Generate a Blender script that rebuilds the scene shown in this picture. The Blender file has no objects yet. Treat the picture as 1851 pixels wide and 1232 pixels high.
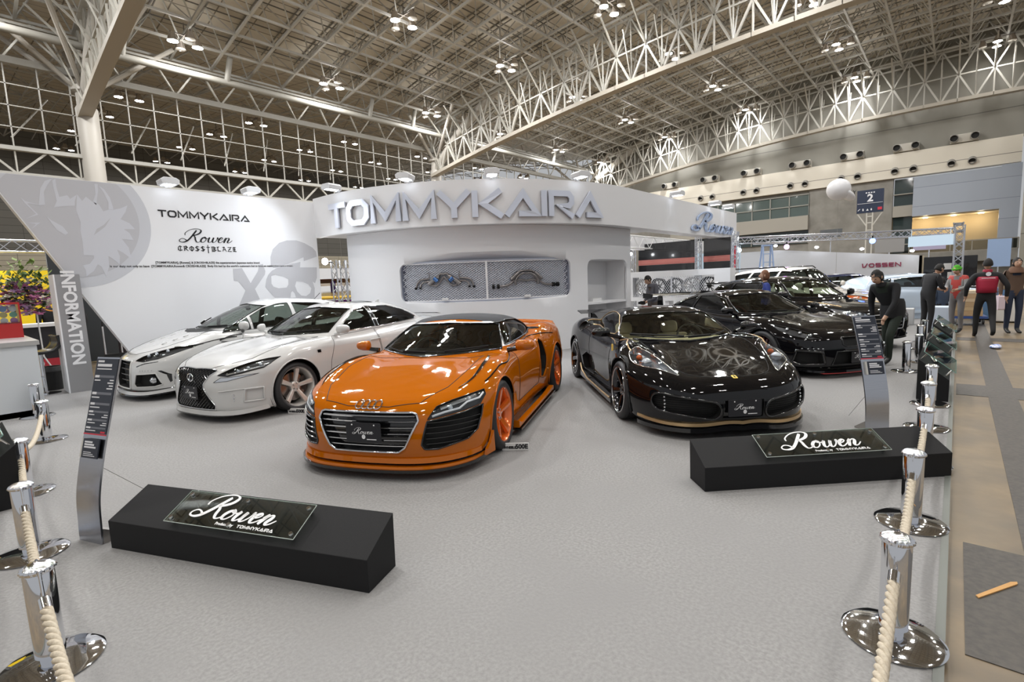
import bpy, bmesh, math, random
import numpy as np
from mathutils import Vector, Matrix
from mathutils.bvhtree import BVHTree
from mathutils.geometry import delaunay_2d_cdt

S = bpy.context.scene
COL = S.collection
R_ = math.radians

# ---------------------------------------------------------------- camera
cd = bpy.data.cameras.new('camera'); cam = bpy.data.objects.new('camera', cd); COL.objects.link(cam)
cd.sensor_width = 36; cd.lens = 17.706; cd.clip_end = 500; cd.clip_start = .02
_p, _r = R_(6.629), R_(2.286)
_fh = Vector((.7490, .6626, 0))
_f = Vector((_fh.x*math.cos(_p), _fh.y*math.cos(_p), -math.sin(_p)))
_R = Vector((_fh.y, -_fh.x, 0)); _U = _R.cross(_f)
_R2 = _R*math.cos(_r) - _U*math.sin(_r); _U2 = _R*math.sin(_r) + _U*math.cos(_r)
cam.matrix_world = Matrix(((_R2.x, _U2.x, -_f.x, 0), (_R2.y, _U2.y, -_f.y, 0), (_R2.z, _U2.z, -_f.z, 1.61), (0, 0, 0, 1)))
S.camera = cam
# ---------------------------------------------------------------- world and exposure
w = bpy.data.worlds.new('hall_air'); S.world = w; w.use_nodes = True
w.node_tree.nodes['Background'].inputs[0].default_value = (.95, .97, 1, 1)
w.node_tree.nodes['Background'].inputs[1].default_value = .45
S.view_settings.view_transform = 'Standard'; S.view_settings.look = 'None'
S.view_settings.exposure = 0.0; S.view_settings.gamma = 1; S.view_settings.use_curve_mapping = False
S.cycles.sample_clamp_indirect = 6; S.cycles.caustics_reflective = False; S.cycles.caustics_refractive = False
S.cycles.max_bounces = 8; S.cycles.transparent_max_bounces = 16
LAMP_POWER = 1.0

# ---------------------------------------------------------------- materials
MATS = {}
def mat(name, col=None, rough=.5, metal=0., coat=0., emit=None, estr=0., noise=None, bump=None, spec=.5, coatr=.03):
    if name in MATS: return MATS[name]
    if col is None: raise ValueError('material used before it is defined: '+name)
    m = bpy.data.materials.new(name); m.use_nodes = True; nt = m.node_tree
    b = nt.nodes['Principled BSDF']
    b.inputs['Base Color'].default_value = (*col, 1); b.inputs['Roughness'].default_value = rough
    b.inputs['Metallic'].default_value = metal; b.inputs['Coat Weight'].default_value = coat
    b.inputs['Coat Roughness'].default_value = coatr; b.inputs['Specular IOR Level'].default_value = spec
    if emit: b.inputs['Emission Color'].default_value = (*emit, 1); b.inputs['Emission Strength'].default_value = estr
    if noise:   # (scale, second colour, detail, stretch)
        tc = nt.nodes.new('ShaderNodeTexCoord'); mp = nt.nodes.new('ShaderNodeMapping'); n = nt.nodes.new('ShaderNodeTexNoise')
        cr = nt.nodes.new('ShaderNodeMix'); cr.data_type = 'RGBA'
        n.inputs['Scale'].default_value = noise[0]; n.inputs['Detail'].default_value = noise[2]
        if len(noise) > 3: mp.inputs['Scale'].default_value = noise[3]
        rp = nt.nodes.new('ShaderNodeMapRange'); rp.inputs[1].default_value = .35; rp.inputs[2].default_value = .65
        nt.links.new(tc.outputs['Object'], mp.inputs[0]); nt.links.new(mp.outputs[0], n.inputs[0])
        nt.links.new(n.outputs['Fac'], rp.inputs[0]); nt.links.new(rp.outputs[0], cr.inputs[0])
        cr.inputs[6].default_value = (*col, 1); cr.inputs[7].default_value = (*noise[1], 1)
        nt.links.new(cr.outputs[2], b.inputs['Base Color'])
        if bump:
            bp = nt.nodes.new('ShaderNodeBump'); bp.inputs['Strength'].default_value = bump
            bp.inputs['Distance'].default_value = .01
            nt.links.new(n.outputs['Fac'], bp.inputs['Height']); nt.links.new(bp.outputs[0], b.inputs['Normal'])
    MATS[name] = m
    return m
def glass_mat(name, tint=(.5, .55, .52), refl=1.0, base=.06):
    if name in MATS: return MATS[name]
    m = bpy.data.materials.new(name); m.use_nodes = True; nt = m.node_tree; nt.nodes.clear()
    o = nt.nodes.new('ShaderNodeOutputMaterial'); mx = nt.nodes.new('ShaderNodeMixShader')
    t = nt.nodes.new('ShaderNodeBsdfTransparent'); t.inputs[0].default_value = (*tint, 1)
    g = nt.nodes.new('ShaderNodeBsdfGlossy'); g.inputs['Roughness'].default_value = .01; g.inputs[0].default_value = (.95, .95, .95, 1)
    lw = nt.nodes.new('ShaderNodeLayerWeight'); lw.inputs[0].default_value = .18
    mr = nt.nodes.new('ShaderNodeMapRange'); mr.inputs[3].default_value = base; mr.inputs[4].default_value = .85*refl
    nt.links.new(lw.outputs['Fresnel'], mr.inputs[0]); nt.links.new(mr.outputs[0], mx.inputs[0])
    nt.links.new(t.outputs[0], mx.inputs[1]); nt.links.new(g.outputs[0], mx.inputs[2]); nt.links.new(mx.outputs[0], o.inputs[0])
    MATS[name] = m
    return m
def emis(name, col, s):
    return mat(name, (.02, .02, .02), .6, emit=col, estr=s)

def shared_materials():
    mat('tire_rubber', (.022, .022, .024), .55); mat('matte_black', (.01, .01, .01), .8); mat('stanchion_chrome', (.80, .81, .84), .05, 1.); mat('stand_white_paint', (.84, .845, .865), .42)
    mat('lettering_black', (.012, .012, .014), .4); mat('card_white', (.8, .8, .8), .5); mat('mesh_metal', (.66, .68, .74), .45); mat('bolt_chrome', (.85, .86, .88), .08, 1.); mat('carpet_edge_strip', (.16, .17, .155), .4)
    mat('truss_steel', (.40, .385, .345), .5); mat('column_paint', (.42, .395, .355), .5); mat('skin', (.52, .32, .22), .55); mat('print_white', (.75, .76, .8), .5); mat('print_red', (.6, .03, .06), .5)
    mat('white_pearl_paint', (.60, .60, .59), .22, .0, 1.0); mat('brushed_rim', (.74, .71, .67), .35, .55); mat('black_car_paint', (.004, .004, .005), .3, 0, 1.0, spec=.0); mat('gunmetal_rim', (.03, .03, .035), .18, .8, 1.)
    mat('soffit_paint', (.34, .32, .28), .6); mat('far_wall_white', (.62, .64, .68), .5); emis('spot_glow', (.95, .97, 1), 22); glass_mat('lamp_glass', (.93, .95, .97), .8, .05); glass_mat('saloon_glass', (.45, .50, .46))
    mat('gold_trim', (.55, .38, .20), .3, .7); mat('crate_black', (.015, .015, .02), .5); mat('ladder_blue', (.45, .58, .85), .3, .6); mat('wire_grey', (.25, .24, .22), .5); mat('case_red', (.42, .02, .02), .35)
shared_materials()

# ---------------------------------------------------------------- object helpers
def tag(o, label=None, cat=None, group=None, kind=None):
    if label: o['label'] = label
    if cat: o['category'] = cat
    if group: o['group'] = group
    if kind: o['kind'] = kind
    return o
def empty(name, loc=(0, 0, 0), rz=0., label=None, cat=None, group=None):
    o = bpy.data.objects.new(name, None); COL.objects.link(o); o.location = loc; o.rotation_euler = (0, 0, rz)
    o.empty_display_size = .1
    return tag(o, label, cat, group)
def link(name, me, m, parent=None, smooth=False):
    if m is not None:
        me.materials.clear()
        for x in (m if isinstance(m, (list, tuple)) else [m]): me.materials.append(x)
    if smooth is True:
        me.polygons.foreach_set('use_smooth', [True]*len(me.polygons))
    elif smooth:
        me.polygons.foreach_set('use_smooth', [True]*len(me.polygons)); me.set_sharp_from_angle(angle=R_(smooth))
    o = bpy.data.objects.new(name, me); COL.objects.link(o)
    if parent: o.parent = parent
    return o
def copy_tree(o, parent=None):
    c = o.copy(); COL.objects.link(c)
    if parent: c.parent = parent
    for ch in list(o.children): copy_tree(ch, c)
    return c

class MB:
    """collects simple solids; build() links them as one mesh"""
    def __init__(s): s.v = []; s.f = []; s.mi = []; s.k = 0
    def add(s, vs, fs):
        n = len(s.v); s.v += [tuple(v) for v in vs]; s.f += [tuple(i+n for i in f) for f in fs]; s.mi += [s.k]*len(fs); return s
    def box(s, c, d, rz=0., M=None):
        x, y, z = d[0]/2, d[1]/2, d[2]/2; cs, sn = math.cos(rz), math.sin(rz)
        vs = []
        for a in (-x, x):
            for b in (-y, y):
                for e in (-z, z):
                    p = Vector((a*cs-b*sn, a*sn+b*cs, e))
                    if M: p = M @ Vector((a, b, e))
                    vs.append((p.x+c[0], p.y+c[1], p.z+c[2]))
        return s.add(vs, [(0, 1, 3, 2), (4, 6, 7, 5), (0, 4, 5, 1), (2, 3, 7, 6), (0, 2, 6, 4), (1, 5, 7, 3)])
    def bx(s, x0, x1, y0, y1, z0, z1): return s.box(((x0+x1)/2, (y0+y1)/2, (z0+z1)/2), (abs(x1-x0), abs(y1-y0), abs(z1-z0)))
    def tube(s, pts, r, n=8, cap=True, closed=False):
        pts = [Vector(p) for p in pts]; m = len(pts); rs = r if isinstance(r, (list, tuple)) else [r]*m
        rings = []; up = None
        for i, p in enumerate(pts):
            if closed: t = pts[(i+1) % m]-pts[i-1]
            else: t = pts[min(i+1, m-1)]-pts[max(i-1, 0)]
            t.normalize()
            if up is None: up = Vector((0, 0, 1)) if abs(t.z) < .9 else Vector((1, 0, 0))
            a = t.cross(up)
            if a.length < 1e-5: a = t.cross(Vector((0, 1, 0)))
            a.normalize(); b = t.cross(a); up = -b if up.dot(b) < 0 else b
            rings.append([p + (a*math.cos(2*math.pi*(k+.5)/n)+b*math.sin(2*math.pi*(k+.5)/n))*rs[i] for k in range(n)])
        # keep ring alignment
        for i in range(1, m):
            best = min(range(n), key=lambda q: (rings[i][q]-rings[i-1][0]-(pts[i]-pts[i-1])).length)
            d1 = rings[i][(best+1) % n]; d2 = rings[i][(best-1) % n]; tgt = rings[i-1][1]+(pts[i]-pts[i-1])
            st = 1 if (d1-tgt).length <= (d2-tgt).length else -1
            rings[i] = [rings[i][(best+st*q) % n] for q in range(n)]
        vs = [v for g in rings for v in g]; fs = []
        for i in range(m if closed else m-1):
            j = (i+1) % m
            for k in range(n): fs.append((i*n+k, i*n+(k+1) % n, j*n+(k+1) % n, j*n+k))
        if cap and not closed: fs += [tuple(range(n))[::-1], tuple((m-1)*n+k for k in range(n))]
        return s.add(vs, fs)
    def bar(s, a, b, r, n=4):
        return s.tube([a, b], r, n)
    def lathe(s, prof, n=24, c=(0, 0, 0), axis='z', M=None, cap=True):
        vs = []; fs = []; m = len(prof)
        for (r, z) in prof:
            for k in range(n):
                a = 2*math.pi*k/n; p = (r*math.cos(a), r*math.sin(a), z)
                if axis == 'y': p = (p[0], p[2], p[1])
                elif axis == 'x': p = (p[2], p[0], p[1])
                if M: p = M @ Vector(p)
                vs.append((p[0]+c[0], p[1]+c[1], p[2]+c[2]))
        for i in range(m-1):
            for k in range(n): fs.append((i*n+k, i*n+(k+1) % n, (i+1)*n+(k+1) % n, (i+1)*n+k))
        if cap and prof[0][0] > 1e-6: fs.append(tuple(range(n))[::-1])
        if cap and prof[-1][0] > 1e-6: fs.append(tuple((m-1)*n+k for k in range(n)))
        return s.add(vs, fs)
    def prism(s, poly, fn, d0, d1):
        """poly 2d, fn(u,v,w)->xyz, extruded from w=d0 to d1"""
        n = len(poly); vs = [fn(u, v, d0) for u, v in poly]+[fn(u, v, d1) for u, v in poly]
        fs = [tuple(range(n))[::-1], tuple(n+i for i in range(n))]+[(i, (i+1) % n, n+(i+1) % n, n+i) for i in range(n)]
        return s.add(vs, fs)
    def ell(s, c, r, n=12, m=8, M=None):
        prof = [(math.sin(math.pi*i/m), -math.cos(math.pi*i/m)) for i in range(m+1)]
        vs = []; fs = []
        for (a, z) in prof:
            for k in range(n):
                t = 2*math.pi*k/n; p = Vector((a*math.cos(t)*r[0], a*math.sin(t)*r[1], z*r[2]))
                if M: p = M @ p
                vs.append((p.x+c[0], p.y+c[1], p.z+c[2]))
        for i in range(m):
            for k in range(n): fs.append((i*n+k, i*n+(k+1) % n, (i+1)*n+(k+1) % n, (i+1)*n+k))
        return s.add(vs, fs)
    def mesh(s, name='m', fix=True):
        me = bpy.data.meshes.new(name); me.from_pydata(s.v, [], s.f); me.update()
        bm = bmesh.new(); bm.from_mesh(me)
        if any(s.mi):
            for f, k in zip(bm.faces, s.mi): f.material_index = k
        bmesh.ops.remove_doubles(bm, verts=bm.verts, dist=1e-6) if fix == 'weld' else None
        if fix: bmesh.ops.recalc_face_normals(bm, faces=bm.faces)
        bm.to_mesh(me); bm.free()
        return me
    def build(s, name, m, parent=None, smooth=False, bevel=0, seg=2):
        o = link(name, s.mesh(name), m, parent, smooth)
        if bevel:
            md = o.modifiers.new('b', 'BEVEL'); md.width = bevel; md.segments = seg; md.limit_method = 'ANGLE'; md.angle_limit = R_(35)
            md.harden_normals = False
        return o
def cr(pts, n=8, closed=False):
    """Catmull-Rom through points of any dimension"""
    P = [tuple(p) for p in pts]; m = len(P); out = []
    for i in range(m if closed else m-1):
        p0 = P[i-1] if (i > 0 or closed) else P[0]; p1 = P[i]; p2 = P[(i+1) % m]; p3 = P[(i+2) % m] if (closed or i+2 < m) else P[-1]
        for k in range(n):
            t = k/n; out.append(tuple(.5*((2*b)+(-a+c)*t+(2*a-5*b+4*c-d)*t*t+(-a+3*b-3*c+d)*t**3) for a, b, c, d in zip(p0, p1, p2, p3)))
    if not closed: out.append(P[-1])
    return out
def poly_fill(outer, holes=(), sp=None):
    """constrained triangulation of a 2d outline with holes -> verts, faces"""
    vs = []; es = []
    for lp in (outer, *holes):
        n0 = len(vs); vs += [Vector(p) for p in lp]; es += [(n0+i, n0+(i+1) % len(lp)) for i in range(len(lp))]
    if sp:
        xs = [p[0] for p in outer]; ys = [p[1] for p in outer]
        x = min(xs)+sp/2
        while x < max(xs):
            y = min(ys)+sp/2
            while y < max(ys):
                if inpoly((x, y), outer) and not any(inpoly((x, y), h) for h in holes): vs.append(Vector((x, y)))
                y += sp
            x += sp
    r = delaunay_2d_cdt(vs, es, [], 0, 1e-6)
    fs = []
    for f in r[2]:
        c = sum((r[0][i] for i in f), Vector((0, 0)))/len(f)
        if inpoly(c, outer) and not any(inpoly(c, h) for h in holes): fs.append(tuple(f))
    return [tuple(v) for v in r[0]], fs
def inpoly(p, P):
    x, y = p[0], p[1]; c = False; j = len(P)-1
    for i in range(len(P)):
        if (P[i][1] > y) != (P[j][1] > y) and x < (P[j][0]-P[i][0])*(y-P[i][1])/(P[j][1]-P[i][1])+P[i][0]: c = not c
        j = i
    return c
def plate(mb, outer, fn, d0, d1, holes=(), sp=None):
    """flat or bent plate with holes: fn(u,v,w)"""
    vs, fs = poly_fill(outer, holes, sp); n = len(vs)
    V = [fn(u, v, d0) for u, v in vs]+[fn(u, v, d1) for u, v in vs]
    F = [f[::-1] for f in fs]+[tuple(i+n for i in f) for f in fs]
    from collections import Counter
    ec = Counter()
    for f in fs:
        for i in range(len(f)): ec[(f[i], f[(i+1) % len(f)])] += 1
    for (a, b) in list(ec):
        if (b, a) not in ec: F.append((a, b, b+n, a+n))
    mb.add(V, F)
def rrect(x0, x1, y0, y1, r, n=6):
    out = []
    for cx, cy, a in ((x1-r, y1-r, 0), (x0+r, y1-r, 90), (x0+r, y0+r, 180), (x1-r, y0+r, 270)):
        for k in range(n+1):
            t = R_(a+90*k/n); out.append((cx+r*math.cos(t), cy+r*math.sin(t)))
    return out
def circ(cx, cy, r, n=24, ry=None): return [(cx+r*math.cos(2*math.pi*k/n), cy+(ry or r)*math.sin(2*math.pi*k/n)) for k in range(n)]
def text_mesh(body, size, M, depth=.001, align='CENTER', sx=1., bold=0.):
    """built-in font text turned into mesh data, placed by M (text x -> M x, y -> M y)"""
    c = bpy.data.curves.new('t', 'FONT'); c.body = body; c.size = size; c.extrude = depth; c.align_x = align; c.align_y = 'CENTER'; c.offset = bold
    c.resolution_u = 3
    o = bpy.data.objects.new('t', c); COL.objects.link(o)
    dg = bpy.context.evaluated_depsgraph_get(); me = bpy.data.meshes.new_from_object(o.evaluated_get(dg))
    bpy.data.objects.remove(o); bpy.data.curves.remove(c)
    me.transform(M @ Matrix.Diagonal((sx, 1, 1, 1)))
    return me
def ribbon(pts, w, closed=False):
    """thick polyline with mitred joints -> outline quads list (each a 4-gon)"""
    n = len(pts); L = []; Rr = []
    for i in range(n):
        a = pts[i-1] if (i > 0 or closed) else None; b = pts[i]; c = pts[(i+1) % n] if (i < n-1 or closed) else None
        def nr(p, q):
            dx, dy = q[0]-p[0], q[1]-p[1]; l = math.hypot(dx, dy) or 1; return (-dy/l, dx/l)
        n1 = nr(a, b) if a else None; n2 = nr(b, c) if c else None
        if n1 and n2:
            m = (n1[0]+n2[0], n1[1]+n2[1]); l = m[0]**2+m[1]**2 or 1; k = min(2/l, 2.2); m = (m[0]*k, m[1]*k)
        else: m = n1 or n2
        ww = (w[i] if isinstance(w, (list, tuple)) else w)/2
        L.append((b[0]+m[0]*ww, b[1]+m[1]*ww)); Rr.append((b[0]-m[0]*ww, b[1]-m[1]*ww))
    return L, Rr
def stroke(mb, pts, w, fn, d0, d1, closed=False):
    L, Rr = ribbon(pts, w, closed); n = len(pts)
    V = [fn(*p, d0) for p in L]+[fn(*p, d0) for p in Rr]+[fn(*p, d1) for p in L]+[fn(*p, d1) for p in Rr]; F = []
    for i in range(n if closed else n-1):
        j = (i+1) % n
        F += [(2*n+i, 3*n+i, 3*n+j, 2*n+j), (i, j, n+j, n+i), (i, 2*n+i, 2*n+j, j), (n+i, n+j, 3*n+j, 3*n+i)]
    if not closed: F += [(0, n, 3*n, 2*n), (n-1, 3*n-1, 4*n-1, 2*n-1)]
    mb.add(V, F)

# lettering: strokes in a unit-high box
def wide_word(mb, word, h, fn, d0, d1, cx=0., cy=0., st=.2, gap=.28):
    G = {'T': (1.05, [[(0, .9), (1.05, .9)], [(.5, .82), (.5, 0)]]),
         'O': (1.15, [[(.3, .1), (.85, .1), (1.05, .3), (1.05, .7), (.85, .9), (.3, .9), (.1, .7), (.1, .3), 'c']]),
         'M': (1.35, [[(.1, 0), (.1, .97), (.675, .22), (1.25, .97), (1.25, 0)]]),
         'Y': (1.2, [[(.02, 1), (.6, .42), (1.18, 1)], [(.6, .5), (.6, 0)]]),
         'K': (1.2, [[(.1, 0), (.1, 1)], [(1.1, 1), (.42, .5), (1.15, 0)]]),
         'A': (1.35, [[(.02, .02), (.68, .88), (1.22, .1), (.5, .1)]]),
         'I': (.2, [[(.1, 0), (.1, 1)]]),
         'R': (1.2, [[(.1, 0), (.1, .9), (.9, .9), (1.03, .75), (1.03, .55), (.9, .42), (.42, .42), (1.1, 0)]]),
         'V': (1.1, [[(0, 1), (.12, .1), (.55, .1), (1.05, 1)]]),
         'S': (1.1, [[(1.05, .9), (.1, .9), (.1, .5), (1., .5), (1., .1), (.05, .1)]]),
         'E': (1.0, [[(1., .9), (.1, .9), (.1, .1), (1., .1)], [(.15, .5), (.95, .5)]]),
         'N': (1.2, [[(.1, 0), (.1, .95), (1.1, .05), (1.1, 1)]])}
    tot = sum(G[c][0] for c in word)+gap*(len(word)-1); x = -tot/2
    outs = []
    for c in word:
        m = mb if mb is not None else MB()
        wd, ss = G[c]
        for s in ss:
            cl = s[-1] == 'c'; s = [q for q in s if q != 'c']
            stroke(m, [(cx+(x+q[0])*h, cy+(q[1]-.5)*h) for q in s], st*h, fn, d0, d1, cl)
        x += wd+gap; outs.append(m)
    return outs
SCRIPT = {'R': [[(1.55, 2.15), (1.3, 1.5), (1.0, .75), (.6, .15), (.1, -.05), (-.45, .05), (-.6, .35), (-.3, .6), (.2, .5), (.75, .15)],
                [(.0, 1.2), (-.1, 1.6), (.3, 2.1), (1., 2.4), (1.8, 2.42), (2.3, 2.15), (2.25, 1.7), (1.8, 1.35), (1.2, 1.2)],
                [(1.35, 1.25), (1.7, .9), (1.95, .4), (2.3, .02), (2.65, .05), (2.95, .35)]],
          'owen': [[(3.35, .95), (3.0, .8), (2.85, .4), (3.05, .05), (3.4, .05), (3.65, .4), (3.6, .8), (3.35, .97), (3.45, .75), (3.9, .72), (4.15, .95)],
                   [(4.15, .95), (4.1, .45), (4.25, .05), (4.55, .08), (4.8, .5), (4.85, .95), (4.82, .45), (4.95, .05), (5.25, .08), (5.5, .5), (5.5, .95), (5.62, .72), (5.95, .75)],
                   [(5.85, .5), (6.25, .58), (6.42, .82), (6.22, .98), (5.92, .75), (5.85, .35), (6.05, .03), (6.4, .1), (6.8, .5)],
                   [(6.75, .6), (6.95, .95), (7.0, .75), (6.9, 0)], [(6.95, .45), (7.25, .9), (7.5, .92), (7.6, .65), (7.5, .25), (7.65, .02), (7.95, .12), (8.25, .5)]]}
def script_word(mb, h, fn, d0, d1, cx=0., cy=0., thick=.26, thin=.07, n=6):
    """the flowing script word, cap height h, centred"""
    k = h/2.45
    for grp in SCRIPT.values():
        for s in grp:
            q = cr(s, n); q = [((x+.42*y-4.2)*k+cx, (y-1.1)*k+cy) for x, y in q]
            ws = []
            for i in range(len(q)):
                a = q[max(i-1, 0)]; b = q[min(i+1, len(q)-1)]; dx, dy = b[0]-a[0], b[1]-a[1]; l = math.hypot(dx, dy) or 1
                v = max(0, (-dy*.9-dx*.35)/l) if dy < 0 else abs((dy*.55-dx*.3)/l)*.35
                ws.append((thin+(thick-thin)*min(1, v+.05))*k*(.6 if i in (0, len(q)-1) else 1))
            # smooth the widths
            for _ in range(3): ws = [(ws[max(i-1, 0)]+ws[i]*2+ws[min(i+1, len(ws)-1)])/4 for i in range(len(ws))]
            stroke(mb, q, ws, fn, d0, d1)
# ================================================================ CAR BUILDER
def curve1(pts):
    P = sorted(pts); X = np.array([p[0] for p in P], float); Y = np.array([p[1] for p in P], float)
    d = np.diff(Y)/np.diff(X); m = np.zeros(len(X))
    m[0] = d[0]; m[-1] = d[-1]
    for i in range(1, len(X)-1):
        m[i] = 0 if d[i-1]*d[i] <= 0 else 2*d[i-1]*d[i]/(d[i-1]+d[i])*1.0
        if d[i-1]*d[i] > 0:
            w1 = 2*(X[i+1]-X[i])+(X[i]-X[i-1]); w2 = (X[i+1]-X[i])+2*(X[i]-X[i-1]); m[i] = (w1+w2)/(w1/d[i-1]+w2/d[i])
    def f(x):
        x = np.clip(x, X[0], X[-1]); i = np.clip(np.searchsorted(X, x)-1, 0, len(X)-2); h = X[i+1]-X[i]; t = (x-X[i])/h
        return (2*t**3-3*t**2+1)*Y[i]+(t**3-2*t**2+t)*h*m[i]+(-2*t**3+3*t**2)*Y[i+1]+(t**3-t**2)*h*m[i+1]
    return f
def smax(a, b, k): return np.maximum(a, b)+np.maximum(k-np.abs(a-b), 0)**2/(4*k)
def smin(a, b, k): return -smax(-a, -b, k)

class Car:
    def __init__(c, sp, res=1.0):
        c.sp = sp
        g = lambda k: curve1(sp[k])
        XF, XR, ZC, CR, WP, WZ, ZR, WC = map(g, ('XF', 'XR', 'ZC', 'CR', 'WP', 'WZ', 'ZR', 'WC'))
        bf, br = sp['bowf'], sp['bowr']; ks = sp.get('ks', .1); kf = sp.get('kf', .1); tum = sp.get('tum', .5); kc = sp.get('kc', .1)
        zb = sp.get('zb', .13); cam_ = sp.get('camber', .07); xc_ = sp.get('xcurve', .25)
        zbelt = sp['belt']; KB = sp.get('kb', .02)
        def F(x, y, z):
            ay = np.abs(y); top = ZC(x)-CR(x)*(ay/.9)**2.4
            for (a, b, lx, ly, h) in sp.get('bumps', ()): top = top+h*np.exp(-((x-a)/lx)**2-((ay-b)/ly)**2)
            W = WP(x)+WZ(z)
            for (a, am, lx, zc, lz) in sp.get('flares', ()): W = W+am*np.exp(-((x-a)/lx)**4-((z-zc)/lz)**2)
            yn = ay/.93
            xf = XF(z)-bf[0]*yn**2-bf[1]*yn**bf[2]; xr = XR(z)+br[0]*yn**2+br[1]*yn**br[2]
            f = smax(z-top, ay-W, ks); f = smax(f, x-xf, kf); f = smax(f, xr-x, sp.get('kr', .08)); f = smax(f, zb-z, .04)
            xs = x+xc_*y*y*np.where(x > 0, 1, -.5)
            x0r, x1r = sp['ZR'][0][0], sp['ZR'][-1][0]
            gcab = smax(z-(ZR(xs)-3*np.maximum(xs-x1r, 0)-3*np.maximum(x0r-xs, 0)-cam_*(ay/.6)**2.2), ay-(WC(x)-tum*np.maximum(z-zbelt, -.04)-.25*np.maximum(z-zbelt-.12, 0)**2*4), kc)
            return smin(f, gcab, KB)
        c.F = F
        c.build(res)
    def grad(c, P):
        e = .004; x, y, z = P.T
        G = np.stack([c.F(x+e, y, z)-c.F(x-e, y, z), c.F(x, y+e, z)-c.F(x, y-e, z), c.F(x, y, z+e)-c.F(x, y, z-e)], 1)
        return G/np.maximum(np.linalg.norm(G, axis=1)[:, None], 1e-9)
    def build(c, res):
        sp = c.sp; a0, a1 = sp['spine']; z0 = sp.get('z0', .48); dx = .032/res; nh = int(140*res); ne = int(44*res)
        rows = []
        for i in range(ne, 0, -1): rows.append((a0, -math.sin(math.pi/2*i/ne), math.cos(math.pi/2*i/ne)))
        nx = int((a1-a0)/dx)
        for i in range(nx+1): rows.append((a0+(a1-a0)*i/nx, 0., 1.))
        for i in range(1, ne+1): rows.append((a1, math.sin(math.pi/2*i/ne), math.cos(math.pi/2*i/ne)))
        R = np.array(rows); th = np.arange(2*nh)*math.pi/nh
        O = np.zeros((len(R), 2*nh, 3)); D = np.zeros_like(O)
        O[:, :, 0] = R[:, 0:1]; O[:, :, 2] = z0
        D[:, :, 0] = R[:, 1:2]; D[:, :, 1] = R[:, 2:3]*np.sin(th)[None]; D[:, :, 2] = R[:, 2:3]*np.cos(th)[None]
        O = O.reshape(-1, 3); D = D.reshape(-1, 3)
        # first coarse outward march, then bisection
        lo = np.zeros(len(O)); hi = np.full(len(O), 3.2); done = np.zeros(len(O), bool)
        for t in np.arange(.1, 3.2, .1):
            P = O+D*t; v = c.F(*P.T) > 0; nw = v & ~done; hi[nw] = t; lo[nw] = t-.1; done |= v
        for _ in range(18):
            m = (lo+hi)/2; P = O+D*m[:, None]; v = c.F(*P.T) > 0; hi = np.where(v, m, hi); lo = np.where(v, lo, m)
        V = O+D*((lo+hi)/2)[:, None]; n = 2*nh; m = len(R)
        faces = []
        for i in range(m-1):
            for k in range(n):
                a, b, e, d = i*n+k, i*n+(k+1) % n, (i+1)*n+(k+1) % n, (i+1)*n+k
                if i == 0: faces.append((0, d, e))
                elif i == m-2: faces.append((b, a, (m-1)*n))
                else: faces.append((d, e, b, a))
        bm = bmesh.new(); vs = [None]*len(V)
        for i, p in enumerate(V):
            if (i < n and i > 0) or i > (m-1)*n: continue
            vs[i] = bm.verts.new(p)
        for f in faces: bm.faces.new([vs[i] for i in f])
        bm.normal_update(); c.bm = bm; c.L = bm.faces.layers.int.new('r')
        vl = [v for v in vs if v is not None]
        me = bpy.data.meshes.new('tmp'); bm.to_mesh(me); c.bvh = BVHTree.FromBMesh(bm); bpy.data.meshes.remove(me)
        c.cell = {}
        for f in bm.faces: c._put(f)
        c.regs = [('body', None)]
    def _put(c, f):
        p = f.calc_center_median(); c.cell.setdefault((int(p.x//.12), int(p.y//.12), int(p.z//.12)), set()).add(f)
    def cut(c, view, poly, side=1, lim=None, reg=None):
        """cut outline through the shell in a projected view and give the inside a region id"""
        ax = {'S': (0, 2), 'F': (1, 2), 'B': (1, 2), 'T': (0, 1)}[view]
        P = [(-p[0], p[1]) if (view in 'FB' and side < 0) else ((p[0], -p[1]) if (view == 'T' and side < 0) else p) for p in poly]
        lo = [min(p[i] for p in P)-.05 for i in (0, 1)]; hi = [max(p[i] for p in P)+.05 for i in (0, 1)]
        def ok(q, n):
            if view == 'S': return q.y*side > (lim or .25)
            if view == 'F': return q.x > (lim if lim is not None else 1.2)
            if view == 'B': return q.x < (lim if lim is not None else -1.2)
            return q.z > (lim if lim is not None else .4)
        cand = set()
        ci = [int(lo[i]//.12) for i in (0, 1)]; ch = [int(hi[i]//.12) for i in (0, 1)]
        for key, s in c.cell.items():
            u, v = key[ax[0]], key[ax[1]]
            if ci[0] <= u <= ch[0] and ci[1] <= v <= ch[1]:
                for f in s:
                    if f.is_valid and ok(f.calc_center_median(), f.normal): cand.add(f)
        n = len(P)
        for i in range(n):
            p, q = P[i], P[(i+1) % n]; dx, dy = q[0]-p[0], q[1]-p[1]; l = math.hypot(dx, dy)
            if l < 1e-6: continue
            no = [0, 0, 0]; no[ax[0]] = -dy/l; no[ax[1]] = dx/l; co = [0, 0, 0]; co[ax[0]] = p[0]; co[ax[1]] = p[1]
            near = []
            for f in cand:
                if not f.is_valid: continue
                k = f.calc_center_median(); u, v = k[ax[0]]-p[0], k[ax[1]]-p[1]; t = (u*dx+v*dy)/l
                if -.045 < t < l+.045 and abs(u*-dy+v*dx)/l < .05: near.append(f)
            if not near: continue
            es = set(e for f in near for e in f.edges); vv = set(x for f in near for x in f.verts)
            r = bmesh.ops.bisect_plane(c.bm, geom=list(vv)+list(es)+near, dist=1e-5, plane_co=co, plane_no=no)
            for g in r['geom']:
                if isinstance(g, bmesh.types.BMFace) and g not in cand: cand.add(g); c._put(g)
        if reg is None: return
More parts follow.
